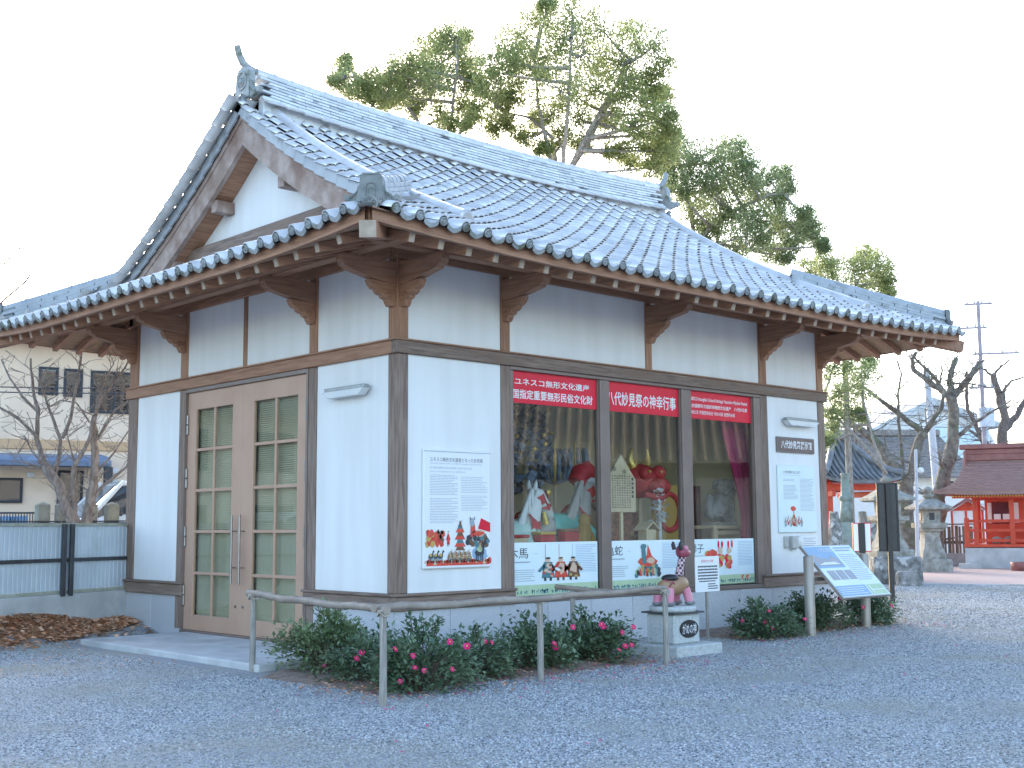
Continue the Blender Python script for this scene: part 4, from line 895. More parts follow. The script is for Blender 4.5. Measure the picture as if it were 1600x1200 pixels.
def gravel(name, cells, dens, smin, smax, seed):
    q = MB()
    for x, y, s_ in cells: q.add([(x, y, gh(x, y)+.002), (x+s_, y, gh(x+s_, y)+.002), (x+s_, y+s_, gh(x+s_, y+s_)+.002), (x, y+s_, gh(x, y+s_)+.002)], [(0, 1, 2, 3)])
    o = q.build(name, 'gravel_stone'); o['kind'] = 'stuff'
    ng = bpy.data.node_groups.new(name, 'GeometryNodeTree'); ng.interface.new_socket('Geometry', in_out='INPUT', socket_type='NodeSocketGeometry'); ng.interface.new_socket('Geometry', in_out='OUTPUT', socket_type='NodeSocketGeometry')
    N = ng.nodes; L = ng.links; gi = N.new('NodeGroupInput'); go = N.new('NodeGroupOutput')
    d = N.new('GeometryNodeDistributePointsOnFaces'); d.inputs['Density'].default_value = dens; d.inputs['Seed'].default_value = seed
    ic = N.new('GeometryNodeMeshIcoSphere'); ic.inputs['Subdivisions'].default_value = 1; ic.inputs['Radius'].default_value = 1
    sp = N.new('GeometryNodeSetPosition'); rv = N.new('FunctionNodeRandomValue'); rv.data_type = 'FLOAT_VECTOR'; rv.inputs[0].default_value = (-.3, -.3, -.2); rv.inputs[1].default_value = (.3, .3, .2)
    L.new(ic.outputs['Mesh'], sp.inputs['Geometry']); L.new(rv.outputs[0], sp.inputs['Offset'])
    smt = N.new('GeometryNodeSetMaterial'); smt.inputs['Material'].default_value = sm_; L.new(sp.outputs[0], smt.inputs[0])
    ip = N.new('GeometryNodeInstanceOnPoints'); L.new(gi.outputs[0], d.inputs[0]); L.new(d.outputs['Points'], ip.inputs['Points']); L.new(smt.outputs[0], ip.inputs['Instance'])
    rr = N.new('FunctionNodeRandomValue'); rr.data_type = 'FLOAT_VECTOR'; rr.inputs[0].default_value = (-.35, -.35, 0); rr.inputs[1].default_value = (.35, .35, 6.28); L.new(rr.outputs[0], ip.inputs['Rotation'])
    rs = N.new('FunctionNodeRandomValue'); rs.data_type = 'FLOAT_VECTOR'; rs.inputs[0].default_value = (smin, smin*.7, smin*.45); rs.inputs[1].default_value = (smax, smax*.75, smax*.6); L.new(rs.outputs[0], ip.inputs['Scale'])
    L.new(ip.outputs[0], go.inputs[0]); md = o.modifiers.new('scatter', 'NODES'); md.node_group = ng
    return o
from mathutils import noise as NZ
near, mid, thin, far = [], [], [], []
for i in range(-36, 84):
    for j in range(-36, 28):
        x, y = i*.25, j*.25; v = Vector((x+.12, y+.12, 0))-CP; dz = v.dot(CF)
        if dz < 6.6 or dz > 29: continue
        px = 800+FPX*v.dot(CR)/dz
        if px < -60 or px > 1660: continue
        if dz > 17:
            if x > 2 and (x > XR+1 or y < -.3): far.append((x, y, .25))
            continue
        if x > -.25 and y > -.25 and x < XR+.1: continue
        if -1.8 < x+.12 and y+.12 > .1 and y+.12 < 4.7: continue
        if -1.75 < x+.12 < 2.2 and -1.85 < y+.12 < .3: continue
        if 4.6 < x < 8.1 and y > -1.0: continue
        if x < .2 and (x-FA.x)*FD.y-(y-FA.y)*FD.x < .95: continue
        k = NZ.noise(Vector((x*.55, y*.55, 7)))+.5*NZ.noise(Vector((x*1.7, y*1.7, 2)))
        edge = (-2.4 < x+.12 < 2.8 and -2.5 < y+.12) or (x < 0 and y > 3.2)
        (thin if k > .22 or (edge and k > -.25) else near if dz < 11 else mid).append((x, y, .25))
gravel('gravel', near, 2100, .005, .014, 1); gravel('gravel', mid, 1000, .006, .016, 2); gravel('gravel', thin, 1000, .005, .015, 3)
gravel('gravel', far, 380, .012, .026, 4)
# ================================================================== forecourt
q = MB().box(-1.52, -.045, .32, 4.58, -.1, .068, .012)
q.thing('door_step', 'concrete', 'flat pale concrete step slab in front of the double door', 'step')
mat('bamboo', (.25, .20, .16), (.36, .30, .245), 5, .55, .2, 30, c3=(.19, .16, .14), scale3=2.5); mat('post_wood', (.24, .22, .19), (.38, .35, .31), 6, .75, .3, 20, (10, 10, 1)); mat('rope', (.42, .36, .30), (.5, .45, .38), 30, .9); mat('green_paint', (.34, .38, .22), (.42, .44, .28), 4, .7)
fe = empty('bamboo_rail_fence', (-2.09, -2.53, 0), 'low U-shaped fence of bamboo rails on thin posts round the flower bed at the corner', 'fence')
FP = [(-1.52, .44), (-2.09, -2.53), (-.01, -2.26), (1.89, -2.23), (1.90, -.85)]
for i, (x, y) in enumerate(FP):
    MB().tube([(x, y, -.05), (x+.004, y, .35), (x, y+.003, .755 if i < 4 else .72)], [.033, .031, .030], 9).build('post', 'green_paint' if i == 5 else 'post_wood', fe)
    if i < 4:
        q = MB()
        for k in range(3): q.tube([(x+.05*math.cos(a), y+.05*math.sin(a), .75+.028*math.sin(2*a+k)) for a in [j*6.283/10 for j in range(11)]], .006, 5)
        q.tube([(x-.03, y-.03, .72), (x-.034, y-.036, .62)], .006, 5); q.build('rope_tie', 'rope', fe)
def bam(a, b, r, z):
    a = Vector((*a, z)); b = Vector((*b, z)); d = (b-a); n = max(3, int(d.length/.3)); pts = []; rs = []
    for k in range(n+1):
        p = a+d*(k/n)+Vector((0, 0, .008*math.sin(k*1.7)-.03*math.sin(math.pi*k/n)*.5))
        e = d.normalized()
        for o, rr in ((-.02, r), (-.006, r*1.14), (.006, r*1.14), (.02, r)):
            if (k == 0 and o < 0) or (k == n and o > 0): continue
            pts.append(p+e*o); rs.append(rr*(1-.12*k/n))
    return MB().tube(pts, rs, 9).build('rail', 'bamboo', fe)
bam((-1.50, .56), (-2.10, -2.60), .036, .785); bam((-2.15, -2.47), (1.96, -2.17), .034, .79); bam((1.90, -2.24), (1.93, -.55), .033, .745)
# pedestal and statue
mat('pedestal_stone', (.40, .42, .41), (.52, .54, .53), 30, .7, .1, 60); mat('dark_slate', (.05, .05, .055), (.08, .08, .085), 9, .5); mat('pink', (.62, .20, .28), (.70, .28, .36), 5, .45); mat('tan_paint', (.30, .17, .09), (.38, .23, .13), 8, .5, c3=(.25, .13, .08), scale3=6); mat('grey_paint', (.14, .15, .16), (.2, .21, .22), 8, .5); mat('wine_paint', (.28, .05, .08), (.36, .08, .12), 6, .4)
o = empty('stone_pedestal', (2.8, -1.6, 0), 'small grey stone pedestal with a black oval plaque, beside the end of the bamboo fence', 'pedestal')
MB().box(2.42, 3.24, -1.95, -1.2, -.05, .115, .012).build('base', 'pedestal_stone', o)
MB().box(2.56, 3.02, -1.80, -1.38, .116, .455, .02).build('block', 'pedestal_stone', o)
MB().box(2.52, 3.06, -1.84, -1.34, .456, .476, .004).build('slate_plate', 'dark_slate', o); MB().lathe([(.265, .477), (.27, .50), (.265, .535), (.001, .536)], (2.79, -1.59, 0), 24).build('top_disc', 'pedestal_stone', o)
q = MB(); q.prism([(2.81+.165*math.cos(a), .285+.10*math.sin(a)) for a in [k*6.283/22 for k in range(22)]], lambda u, v, w: Vector((u, -1.80-w, v)), .001, .012).build('plaque', 'black', o)
q = MB(); letter(q, 'がめの神', lambda u, v, e=0: Vector((u, -1.8125-e, v)), 2.685, .225, .25, .12, 0, .001); q.build('lettering', 'white_print', o)
o = empty('turtle_snake_statue', (2.79, -1.59, .537), 'painted long-necked turtle statue with pink legs and checkered neck on the stone pedestal', 'statue')
bx, by, bz = 2.79, -1.6, .537
MB().tube([(bx-.22, by, bz+.20), (bx-.19, by, bz+.21), (bx-.05, by, bz+.215), (bx+.10, by, bz+.235), (bx+.185, by, bz+.245), (bx+.215, by, bz+.24)], [.03, .08, .105, .11, .085, .03], 14).build('body', 'tan_paint', o)
for sx, dx in ((-.15, -.03), (.13, .045)):
    for sy in (-.075, .075):
        l = MB().tube([(bx+sx, by+sy, bz+.20), (bx+sx+dx*.6, by+sy*1.15, bz+.12), (bx+sx+dx, by+sy*1.25, bz+.035)], [.05, .052, .045], 10).build('leg', 'pink', o)
        MB().ball((bx+sx+dx+.012, by+sy*1.25, bz+.03), .062, 10, 6, (1.15, .95, .5)).build('hoof', 'grey_paint', l)
MB().ball((bx-.05, by, bz+.315), .11, 14, 8, (1.05, .85, .42)).build('shell', 'black', o)
MB().tube([(bx-.13, by+.0, bz+.24), (bx-.15, by-.03, bz+.30)], [.045, .03], 8).tube([(bx-.17, by-.09, bz+.22), (bx-.12, by-.1, bz+.28), (bx-.08, by-.09, bz+.25)], .008, 5).build('tail', 'wine_paint', o)
NK = [(bx+.10, by, bz+.29), (bx+.125, by, bz+.38), (bx+.155, by, bz+.48), (bx+.185, by, bz+.56)]
m = bpy.data.materials.new('checker_paint'); m.use_nodes = True; MATS['checker_paint'] = m; t_ = m.node_tree; ck = t_.nodes.new('ShaderNodeTexChecker'); ck.inputs['Scale'].default_value = 34
ck.inputs[1].default_value = (.02, .02, .02, 1); ck.inputs[2].default_value = (.66, .42, .46, 1); tc = t_.nodes.new('ShaderNodeTexCoord'); t_.links.new(tc.outputs['Object'], ck.inputs[0]); t_.links.new(ck.outputs[0], t_.nodes['Principled BSDF'].inputs[0])
MB().tube(NK, [.06, .048, .042, .045], 12).build('neck', 'checker_paint', o)
hd = MB().tube([(bx+.11, by, bz+.60), (bx+.15, by, bz+.61), (bx+.21, by, bz+.605), (bx+.27, by, bz+.60), (bx+.30, by, bz+.60)], [.035, .075, .07, .05, .03], 12).build('head', 'wine_paint', o)
for sy in (-1, 1):
    MB().ball((bx+.19, by+sy*.045, bz+.655), .034, 10, 6).ball((bx+.20, by+sy*.062, bz+.66), .014, 6, 4).build('eye', 'pink', hd); MB().tube([(bx+.10, by+sy*.05, bz+.64), (bx+.085, by+sy*.055, bz+.70), (bx+.09, by+sy*.055, bz+.73)], [.024, .024, .012], 8).build('ear', 'black', hd)
MB().ball((bx+.295, by, bz+.605), .032, 8, 6).build('snout', 'wine_paint', hd)
# notice on a stake
o = empty('notice_on_stake', (4.48, -.78, 0), 'white handwritten notice on a thin stake beside the painted turtle statue', 'notice')
MB().bar((4.48, -.77, -.05), (4.48, -.77, .98), .035, .03, .003).build('stake', 'post_wood', o)
MB().box(4.22, 4.72, -.80, -.788, .60, 1.055, .002).build('board', 'white_print', o)
q = MB(); G = lambda u, v, e=0: Vector((4.22+.5*u, -.8005-e, .60+.455*v)); letter(q, '長寿きだの神', G, .24, .82, .5, .09, 1, .001)
rr2 = random.Random(5)
for k in range(5):
    u = .1
    while u < .92: w_ = rr2.uniform(.03, .07); rect(q, G, u, min(.92, u+w_*.8), .69-.085*k, .735-.085*k, 0, .001); u += w_
lines(q, G, .14, .9, .33, .27, 1, 0, .001, .5, rr=rr2); lines(q, G, .5, .92, .25, .06, 3, 0, .001, .45, rr=rr2); q.build('lettering', ['ink', 'print_red'], o)
# slanted information board on two posts
mat('post_metal', (.33, .29, .25), (.37, .33, .29), 3, .42, metal=.3)
o = empty('slanted_information_board', (6.6, -1.4, 0), 'slanted pale information board with photographs on two thick brown posts', 'sign')
TL, TR_ = onplane(1250, 854, (0, 1, 0), -1.22), onplane(1326, 850, (0, 1, 0), -1.22)
def onx(px, py, x): return onplane(px, py, (1, 0, 0), x)
BLc, BRc = onx(1319, 935, TL.x), onx(1392, 929, TR_.x)
yb = (BLc.y+BRc.y)/2; zb = (BLc.z+BRc.z)/2; zt_ = (TL.z+TR_.z)/2; xl, xr_ = TL.x, TR_.x
U = Vector((xr_-xl, 0, 0)); V = Vector((0, -1.22-yb, zt_-zb)); O = Vector((xl, yb, zb)); Nn = U.cross(V).normalized()
if Nn.y > 0: Nn = -Nn
BF = lambda u, v, e=0: O+U*u+V*v+Nn*e
MB().prism([(0, 0), (1, 0), (1, 1), (0, 1)], BF, -.035, 0).build('frame', 'post_metal', o)
q = MB(); rect(q, BF, .015, .985, .015, .985, 0, .002); q.build('sheet', 'pale_print', o)
q = MB(); rect(q, BF, .02, .55, .56, .97, 9, .0035); q.add([BF(a, b, .0045) for a, b in ((.04, .60), (.53, .60), (.52, .72), (.42, .80), (.35, .73), (.2, .74), (.07, .84), (.04, .78))], [tuple(range(8))], 12)
q.add([BF(a, b, .0055) for a, b in ((.06, .62), (.5, .62), (.4, .67), (.2, .665))], [(0, 1, 2, 3)], 0)
for k in range(3): rect(q, BF, .10+.17*k, .25+.17*k, .33, .51, 12, .0035); blob(q, BF, .175+.17*k, .42, .05, .05, 2, .0045, rr=rr2)
rect(q, BF, .02, .62, .03, .22, 9, .0035); rect(q, BF, .64, .97, .03, .22, 8, .0035); rect(q, BF, .68, .70, .05, .2, 0, .0045); rect(q, BF, .70, .95, .11, .125, 0, .0045); q.build('picture_print', POS, o)
q = MB(); letter(q, '八代妙見宮', BF, .25, .86, .28, .08, 0, .005); lines(q, BF, .6, .96, .96, .86, 2, 1, .004, .5, rr=rr2); lines(q, BF, .6, .96, .82, .30, 14, 1, .004, .3, rr=rr2); lines(q, BF, .05, .58, .20, .05, 4, 0, .005, .3, rr=rr2); q.build('lettering', ['white_print', 'grey_ink'], o)
for px_, py_, x, y in ((0, 0, 5.76, -1.48), (0, 0, 7.41, -1.32)):
    MB().tube([(x, y, -.1), (x, y, 1.03), (x, y, 1.04), (x, y, 1.042)], [.068, .068, .062, .001], 18).build('post', 'post_metal', o)
MB().box(5.8, 7.4, -1.42, -1.37, .70, .75, .006).build('crossbar', 'post_metal', o)
# black sign seen from behind, and the small white sign
def pole_sign(name, px, d, xl_, xr2, y0_, y1_, mats, label, cat, white=False):
    b = at(px, 800, d); o = empty(name, (b.x, b.y, 0), label, cat); k = d/FPX
    w0, w1 = (xl_-px)*k, (xr2-px)*k; zt = at(px, y0_, d).z; zb = at(px, y1_, d).z; X = Matrix.Rotation(-YAW, 4, 'Z'); X.translation = Vector((b.x, b.y, 0))
    MB().box(w0, w1, .0, .035, zb, zt, .006, 0, X).build('board', mats[0], o)
    if white:
        for a, c_ in ((w0+.012, -.06), (.06, w1-.012)): MB().box(a, c_, -.004, -.001, zb+.015, zt-.015, 0, 0, X).build('white_panel', 'white_print', o)
        MB().box(-.055, .055, -.02, -.001, zb-.02, zt-.004, .004, 0, X).build('centre_strip', 'black', o)
    MB().box(-.045 if not white else -.04, .045 if not white else .04, -.05, -.021 if white else -.001, -.1, (zt-.01) if not white else zb, .005, 0, X).build('post', 'black', o)
    if not white:
        for a, c_ in ((w0-.005, w0+.03), (w1-.03, w1+.005)): MB().box(a, c_, -.012, -.001, zb, zt, .003, 0, X).build('rim', 'black', o)
        for z in (zb+.0, zt-.04): MB().box(w0+.031, w1-.031, -.012, -.001, z, z+.04, .003, 0, X).build('rim', 'black', o)
mat('sign_back', (.022, .022, .024), (.034, .034, .036), 8, .4)
pole_sign('black_sign', 1388, 22.5, 1371, 1403.5, 754, 861.5, ['sign_back'], 'tall black signboard on a black post, seen from behind, right of the slanted board', 'sign')
pole_sign('small_white_sign', 1345, 21, 1331, 1359.5, 817, 862, ['banner_red'], 'small white sign with red edge and black centre strip behind the slanted board', 'sign', True)
# ------------------------------------------------------------------ flower shrubs
mat('shrub_leaf', (.075, .13, .07), (.19, .26, .15), 3, .38, island=.35, transl=.12, spec=.5); mat('shrub_leaf_light', (.12, .18, .08), (.26, .32, .17), 3, .4, island=.35, transl=.15); mat('twig', (.09, .065, .045), (.15, .11, .08), 9, .8); mat('petal', (.72, .02, .16), (.85, .06, .28), 12, .5, island=.25, transl=.25); mat('stamen', (.75, .55, .10))
def leaf(q, c, n, l, w_, rr, m=0):
    a = Vector((rr.uniform(-1, 1), rr.uniform(-1, 1), rr.uniform(-.5, .8)))
    d = (n*.8+a).normalized(); s_ = d.cross(Vector((rr.uniform(-.3, .3), rr.uniform(-.3, .3), 1))).normalized(); up = s_.cross(d)
    q.add([c, c+d*l*.45+s_*w_+up*w_*.3, c+d*l-up*l*.12, c+d*l*.45-s_*w_+up*w_*.3], [(0, 1, 2), (0, 2, 3)], m)
def flower(o, c, n, r, rr):
    q = MB(); n = n.normalized(); s_ = n.orthogonal().normalized(); t = n.cross(s_)
    for ring, (k, rad, lift_) in enumerate(((6, r, .25), (5, r*.62, .6))):
        for i in range(k):
            a = 6.283*i/k+ring*.5+rr.uniform(-.15, .15); d = s_*math.cos(a)+t*math.sin(a); e = -s_*math.sin(a)+t*math.cos(a); w_ = rad*.55
            q.add([c, c+d*rad*.6+e*w_+n*rad*lift_*.7, c+d*rad*1.05+n*rad*lift_, c+d*rad*.6-e*w_+n*rad*lift_*.7], [(0, 1, 2, 3)], 0)
    q.ball(c+n*r*.28, r*.22, 6, 4, m=1); q.build('flower', ['petal', 'stamen'], o)
SHI = []
def shrub(x, y, rx, ry, h, nl, fl, label, seed, leafm='shrub_leaf', sprigs=()):
    h *= .80; sprigs = [(a, b, c*.84) for a, b, c in sprigs]
    rr = random.Random(seed); o = empty('camellia_shrub', (x, y, 0), label, 'shrub', 'pink-flowered shrubs along the front of the hall')
    q = MB(); st = MB(); tips = []
    for k in range(46):
        a = rr.uniform(0, 6.283); b = rr.uniform(-.32, 1); r = rr.uniform(.5, 1.02)
        tips.append(Vector((x+rx*r*math.cos(a)*math.sqrt(max(0, 1-b*b*.85)), y+ry*r*math.sin(a)*math.sqrt(max(0, 1-b*b*.85)), h*(.36+.62*b*rr.uniform(.75, 1.05)))))
    for sx, sy, sz in sprigs: tips.append(Vector((x+sx, y+sy, sz)))
    ce = Vector((x, y, .05))
    for i, t in enumerate(tips):
        mid = ce+(t-ce)*.5+Vector((0, 0, .04)); base = ce+Vector(((t.x-x)*.22, (t.y-y)*.22, -.05)); st.tube([base, mid, t], [.012, .008, .004], 5)
        sprig = i >= 46
        for k in range(int(nl*1.25)//len(tips)):
            f = rr.uniform(.1, 1.02) if sprig else 1
            c = (mid+(t-mid)*f+Vector((rr.gauss(0, .03), rr.gauss(0, .03), rr.gauss(0, .03)))) if sprig else t+Vector((rr.gauss(0, .085), rr.gauss(0, .085), rr.gauss(0, .07)))
            c.z = max(.03, c.z); leaf(q, c, (c-Vector((x, y, h*.3))).normalized(), rr.uniform(.045, .08), rr.uniform(.014, .022), rr)
    q.build('foliage', leafm, o, True); st.build('stems', 'twig', o, True)
    for fx, fy, fz in fl:
        c = Vector((fx, fy, fz)); n = (CP*.35+Vector((x, y-6, 3))*.65-c).normalized()+Vector((rr.uniform(-.5, .5), rr.uniform(-.5, .5), rr.uniform(0, .5))); flower(o, c, n, rr.uniform(.025, .036), rr)
    return o
def fpx(lst, pl): return [tuple(onplane(a, b, (.75, .66, 0), .75*pl[0]+.66*pl[1]-.0)) for a, b in lst]
shrub(-1.05, -.25, .45, .62, .56, 2600, fpx([(506, 1041)], (-1.25, -.75)), 'largest shrub, nearly flowerless, between the door step and the left fence post', 11, 'shrub_leaf_light', ((.05, -.1, .80), (-.08, -.0, .78), (.15, .2, .72)))
shrub(-1.18, -1.30, .40, .45, .44, 1700, fpx([(557, 1029), (565, 1020), (590, 1028)], (-1.45, -1.7)), 'loose shrub with three pink flowers just left of the corner fence post', 12, 'shrub_leaf', ((.1, .1, .6), (-.1, .2, .55)))
shrub(-1.25, -2.0, .52, .38, .50, 2500, fpx([(645, 1025), (648, 1044), (663, 1048), (625, 1065), (706, 1046), (703, 1003), (617, 1015), (730, 1010)], (-1.45, -2.35)), 'shrub with the most pink flowers, directly behind the corner fence post', 13, 'shrub_leaf', ((-.02, .15, .76), (.28, .1, .72), (.1, .1, .68)))
shrub(-.28, -1.62, .42, .34, .42, 1600, fpx([(757, 1003), (768, 1004)], (-.4, -1.95)), 'shrub with two pink flowers left of the middle fence post', 14, 'shrub_leaf', ((.1, .1, .58),))
shrub(.62, -1.52, .46, .34, .44, 1900, fpx([(868, 1012), (895, 980), (866, 1006)], (.55, -1.85)), 'shrub with three pink flowers right of the middle fence post', 15, 'shrub_leaf', ((-.05, .1, .62), (.1, .0, .58)))
shrub(1.52, -1.52, .50, .36, .48, 2200, fpx([(943, 980), (990, 980), (972, 988), (967, 1016), (977, 1010), (987, 1008), (940, 976)], (1.35, -1.9)), 'shrub with several pink flowers just left of the stone pedestal', 16, 'shrub_leaf', ((-.1, .1, .66),))
shrub(5.05, -1.28, .50, .36, .42, 2000, fpx([(1160, 970), (1195, 973), (1202, 955), (1258, 968), (1207, 982)], (4.95, -1.6)), 'rounded shrub with pink flowers left of the slanted information board', 17, 'shrub_leaf', ((-.2, .1, .58), (0, .1, .52)))
shrub(6.55, -1.05, .62, .34, .50, 2400, fpx([(1312, 935), (1349, 949)], (6.3, -1.3)), 'dark shrub under the slanted information board, between its two posts', 18, 'shrub_leaf', ((-.5, .0, .62),))
shrub(7.95, -1.05, .46, .36, .52, 2000, fpx([(1371, 952), (1393, 947)], (7.9, -1.35)), 'dark shrub right of the slanted information board, beyond its far post', 19, 'shrub_leaf', ((.1, .1, .64),))
# ================================================================== left side: steel fence, bank of leaves, house, car
def frame(px, d, heading):
    """upright frame on the ground under (px, depth): u along the heading (deg from +Y to +X), v up, e towards the camera"""
    p = at(px, 823, d); o = Vector((p.x, p.y, 0)); h = math.radians(heading); U = Vector((math.sin(h), math.cos(h), 0)); E = Vector((U.y, -U.x, 0))
    if E.dot(CP-o) < 0: E = -E
    fn = lambda u, v, e=0: o+U*u+E*e+Vector((0, 0, v))
    def pick(a, b, e=0):
        q = onplane(a, b, E, E.dot(o)+e); return (q-o).dot(U), q.z
    X = Matrix((U, E, Vector((0, 0, 1)))).transposed().to_4x4(); X.translation = o
    return fn, pick, X
mat('steel_sheet', (.50, .55, .60), (.57, .62, .67), 2, .45, c3=(.45, .49, .51), scale3=1.3); mat('dark_steel', (.035, .035, .04), (.06, .06, .065), 5, .5); mat('moss_rail', (.32, .33, .26), (.42, .42, .36), 6, .7)
fn, pick, X = frame(195, 18.1, 67)
uR = .35; uL = -4.6; zt = pick(100, 821)[1]; zb = pick(120, 923)[1]; zm = pick(100, 875)[1]
o = empty('steel_sheet_fence', fn(0, 0), 'blue-grey ribbed steel fence with dark bars, left of the hall', 'fence')
n = 15
for k in range(n):
    u0 = uL+(uR-uL)*k/n; u1 = uL+(uR-uL)*(k+1)/n; q = MB(); w_ = (u1-u0)/4
    poly = []
    for j in range(4): a = u0+j*w_; poly += [(a+.004, 0), (a+w_*.12, .012), (a+w_*.72, .012), (a+w_*.84, 0)]
    poly += [(u1-.001, 0), (u1-.001, -.006), (u0+.001, -.006)]
    q.prism(poly, lambda a, b, w: fn(a, w, b), zb+.02, zt-.012); q.build('sheet_panel', 'steel_sheet', o)
MB().box(uL, uR, -.02, .035, zt-.01, zt+.03, .004, 0, X).build('top_rail', 'moss_rail', o); MB().box(uL, uR, -.02, .03, zb-.03, zb+.018, .004, 0, X).build('bottom_rail', 'moss_rail', o)
MB().box(uL, uR, .016, .045, zm-.025, zm+.025, .003, 0, X).build('middle_rail', 'dark_steel', o)
for a in (94, 106): u = pick(a, 870)[0]; MB().box(u-.035, u+.035, .047, .09, zb-.06, zt+.02, .004, 0, X).build('upright', 'dark_steel', o)
MB().box(uL, uR, -.12, .06, -.1, zb-.032, .01, 0, X).thing('concrete_kerb_wall', 'concrete', 'low concrete kerb wall under the blue-grey steel fence', 'wall')
# fallen leaves on the bank, scattered leaves and petals in the yard
mat('dead_leaf', (.46, .22, .12), (.68, .43, .28), 9, .7, island=.45, transl=.1); mat('soil', (.17, .12, .095), (.28, .21, .165), 12, .9, .6, 40)
rr = random.Random(21); q = MB(); m_ = MB()
def flat_leaf(q, x, y, z, l, rr, tilt=.6):
    a = rr.uniform(0, 6.283); d = Vector((math.cos(a), math.sin(a), rr.uniform(-tilt, tilt)*.6)); s_ = Vector((-math.sin(a), math.cos(a), rr.uniform(-tilt, tilt)*.7)); c = Vector((x, y, z)); u = Vector((0, 0, l*.18))
    q.add([c-d*l*.5, c+s_*l*.26+u, c+d*l*.5+u*.4, c-s_*l*.26+u*.7], [(0, 1, 2), (0, 2, 3)], 0)
cnt = 0
while cnt < 12000:
    x = rr.uniform(-4.6, .0); df = abs(rr.gauss(0, .62)); t_ = (x-FA.x)/FD.x; y = FA.y+t_*FD.y-df/FD.x
    if x > -.06 or y < 4.3 or df < .06: continue
    lim = .92+.40*NZ.noise(Vector((x*1.8, 0, 4)))
    if df > lim and rr.random() > .10: continue
    flat_leaf(q, x, y, gh(x, y)+rr.uniform(.004, .045), rr.uniform(.06, .13), rr); cnt += 1
q.thing('fallen_leaves', 'dead_leaf', 'bank of brown fallen leaves in front of the steel fence', 'leaves', kind='stuff', org=(-2, 6, 0))
q = MB()
for k in range(420): x = rr.gauss(-2.6, 1.5); y = rr.uniform(1.5, 5.6) if k % 3 else rr.uniform(4.2, 5.6); flat_leaf(q, x, y, gh(x, y)+.012, rr.uniform(.03, .075), rr, .3)
for k in range(1500): x = rr.uniform(-2.1, 2.3) if k % 4 else rr.uniform(4.4, 8.5); y = -1.6+rr.gauss(0, .45) if k % 4 else -1.2+rr.gauss(0, .25); flat_leaf(q, x, min(y, -.1), rr.uniform(.014, .05) if y > -2.0 else .014, rr.uniform(.03, .065), rr, .4)
q.thing('scattered_leaves', 'dead_leaf', 'few dry leaves scattered over the gravel by the step and under the shrubs', 'leaves', kind='stuff', org=(0, 0, 0))
q = MB()
for k in range(330):
    if k < 190: x = rr.uniform(-2.3, 2.6); y = -2.2+rr.gauss(0, .35)
    elif k < 290: x = rr.uniform(4.4, 8.8); y = -1.65+rr.gauss(0, .28)
    else: x = rr.uniform(-4, 6); y = rr.uniform(-5, -2)
    flat_leaf(q, x, min(y, -.15), .014, rr.uniform(.025, .05), rr, .3)
q.thing('fallen_petals', 'petal', 'pink petals fallen on the gravel round the shrubs', 'petals', kind='stuff', org=(0, -2, 0))
def bed(x0, x1, y0, y1):
    def fn(u, v):
        x = x0+(x1-x0)*u; y = y0+(y1-y0)*v; e = min(u, 1-u)*(x1-x0); f = v*(y1-y0); n_ = NZ.noise(Vector((x*2.3, y*2.3, 0)))*.5+NZ.noise(Vector((x*7, y*7, 3)))*.25
        return Vector((x, y, -.045+.08*sm(min(e/.75, f/.75))+.045*n_))
    return fn
q = MB(); q.grid(bed(-2.1, 2.4, -2.35, -.05), 70, 40); q.grid(bed(4.3, 8.6, -1.6, -.05), 60, 26); q.grid(lambda u, v: (lambda x, y: Vector((x, y, gh(x, y)+.006-.05*(1-sm((1.25-((x-FA.x)*FD.y-(y-FA.y)*FD.x)+.4*NZ.noise(Vector((x*2, y*2, 1))))/.35)))))(-4.6+4.56*u, 3.6+3.6*v), 60, 60); so_ = q.build('soil', 'soil'); so_['kind'] = 'structure'
# house
mat('house_wall', (.78, .61, .46), (.84, .67, .51), 1.5, .85, c3=(.72, .56, .42), scale3=.5); mat('house_band', (.56, .36, .20), (.62, .41, .24), 4, .7); mat('awning_blue', (.17, .22, .32), (.23, .29, .40), 4, .45); mat('house_roof', (.13, .07, .06), (.19, .11, .09), 6, .7); mat('dark_frame', (.03, .035, .045)); glass('house_glass', (.25, .3, .34), 2.2)
mat('room_dark', (.06, .07, .085)); mat('curtain_pale', (.35, .42, .48), (.45, .52, .58), 9, .8, st=(14, 14, 1))
fn, pick, X = frame(100, 31, 103)
hz = pick(0, 525)[1]; o = empty('neighbour_house', fn(0, 0), 'beige two-storey house with blue awning and dark window frames behind the steel fence', 'house')
HL_, HR_ = -9, 7
MB().box(HL_, HR_, -7, 0, -.2, hz-.1, 0, 0, X).build('wall', 'house_wall', o)
b0, b1 = pick(100, 703)[1], pick(100, 688)[1]; MB().box(HL_, HR_, .001, .06, b0, b1, .01, 0, X).build('band', 'house_band', o)
MB().prism([(-8, hz-.12), (.9, hz-.12), (.9, hz+.02), (-3.5, pick(0, 480, -3.5)[1]), (-8, hz+.02)], lambda a, b, w: X @ Vector((w, a, b)), HL_-.6, HR_+.6).build('roof', 'house_roof', o)
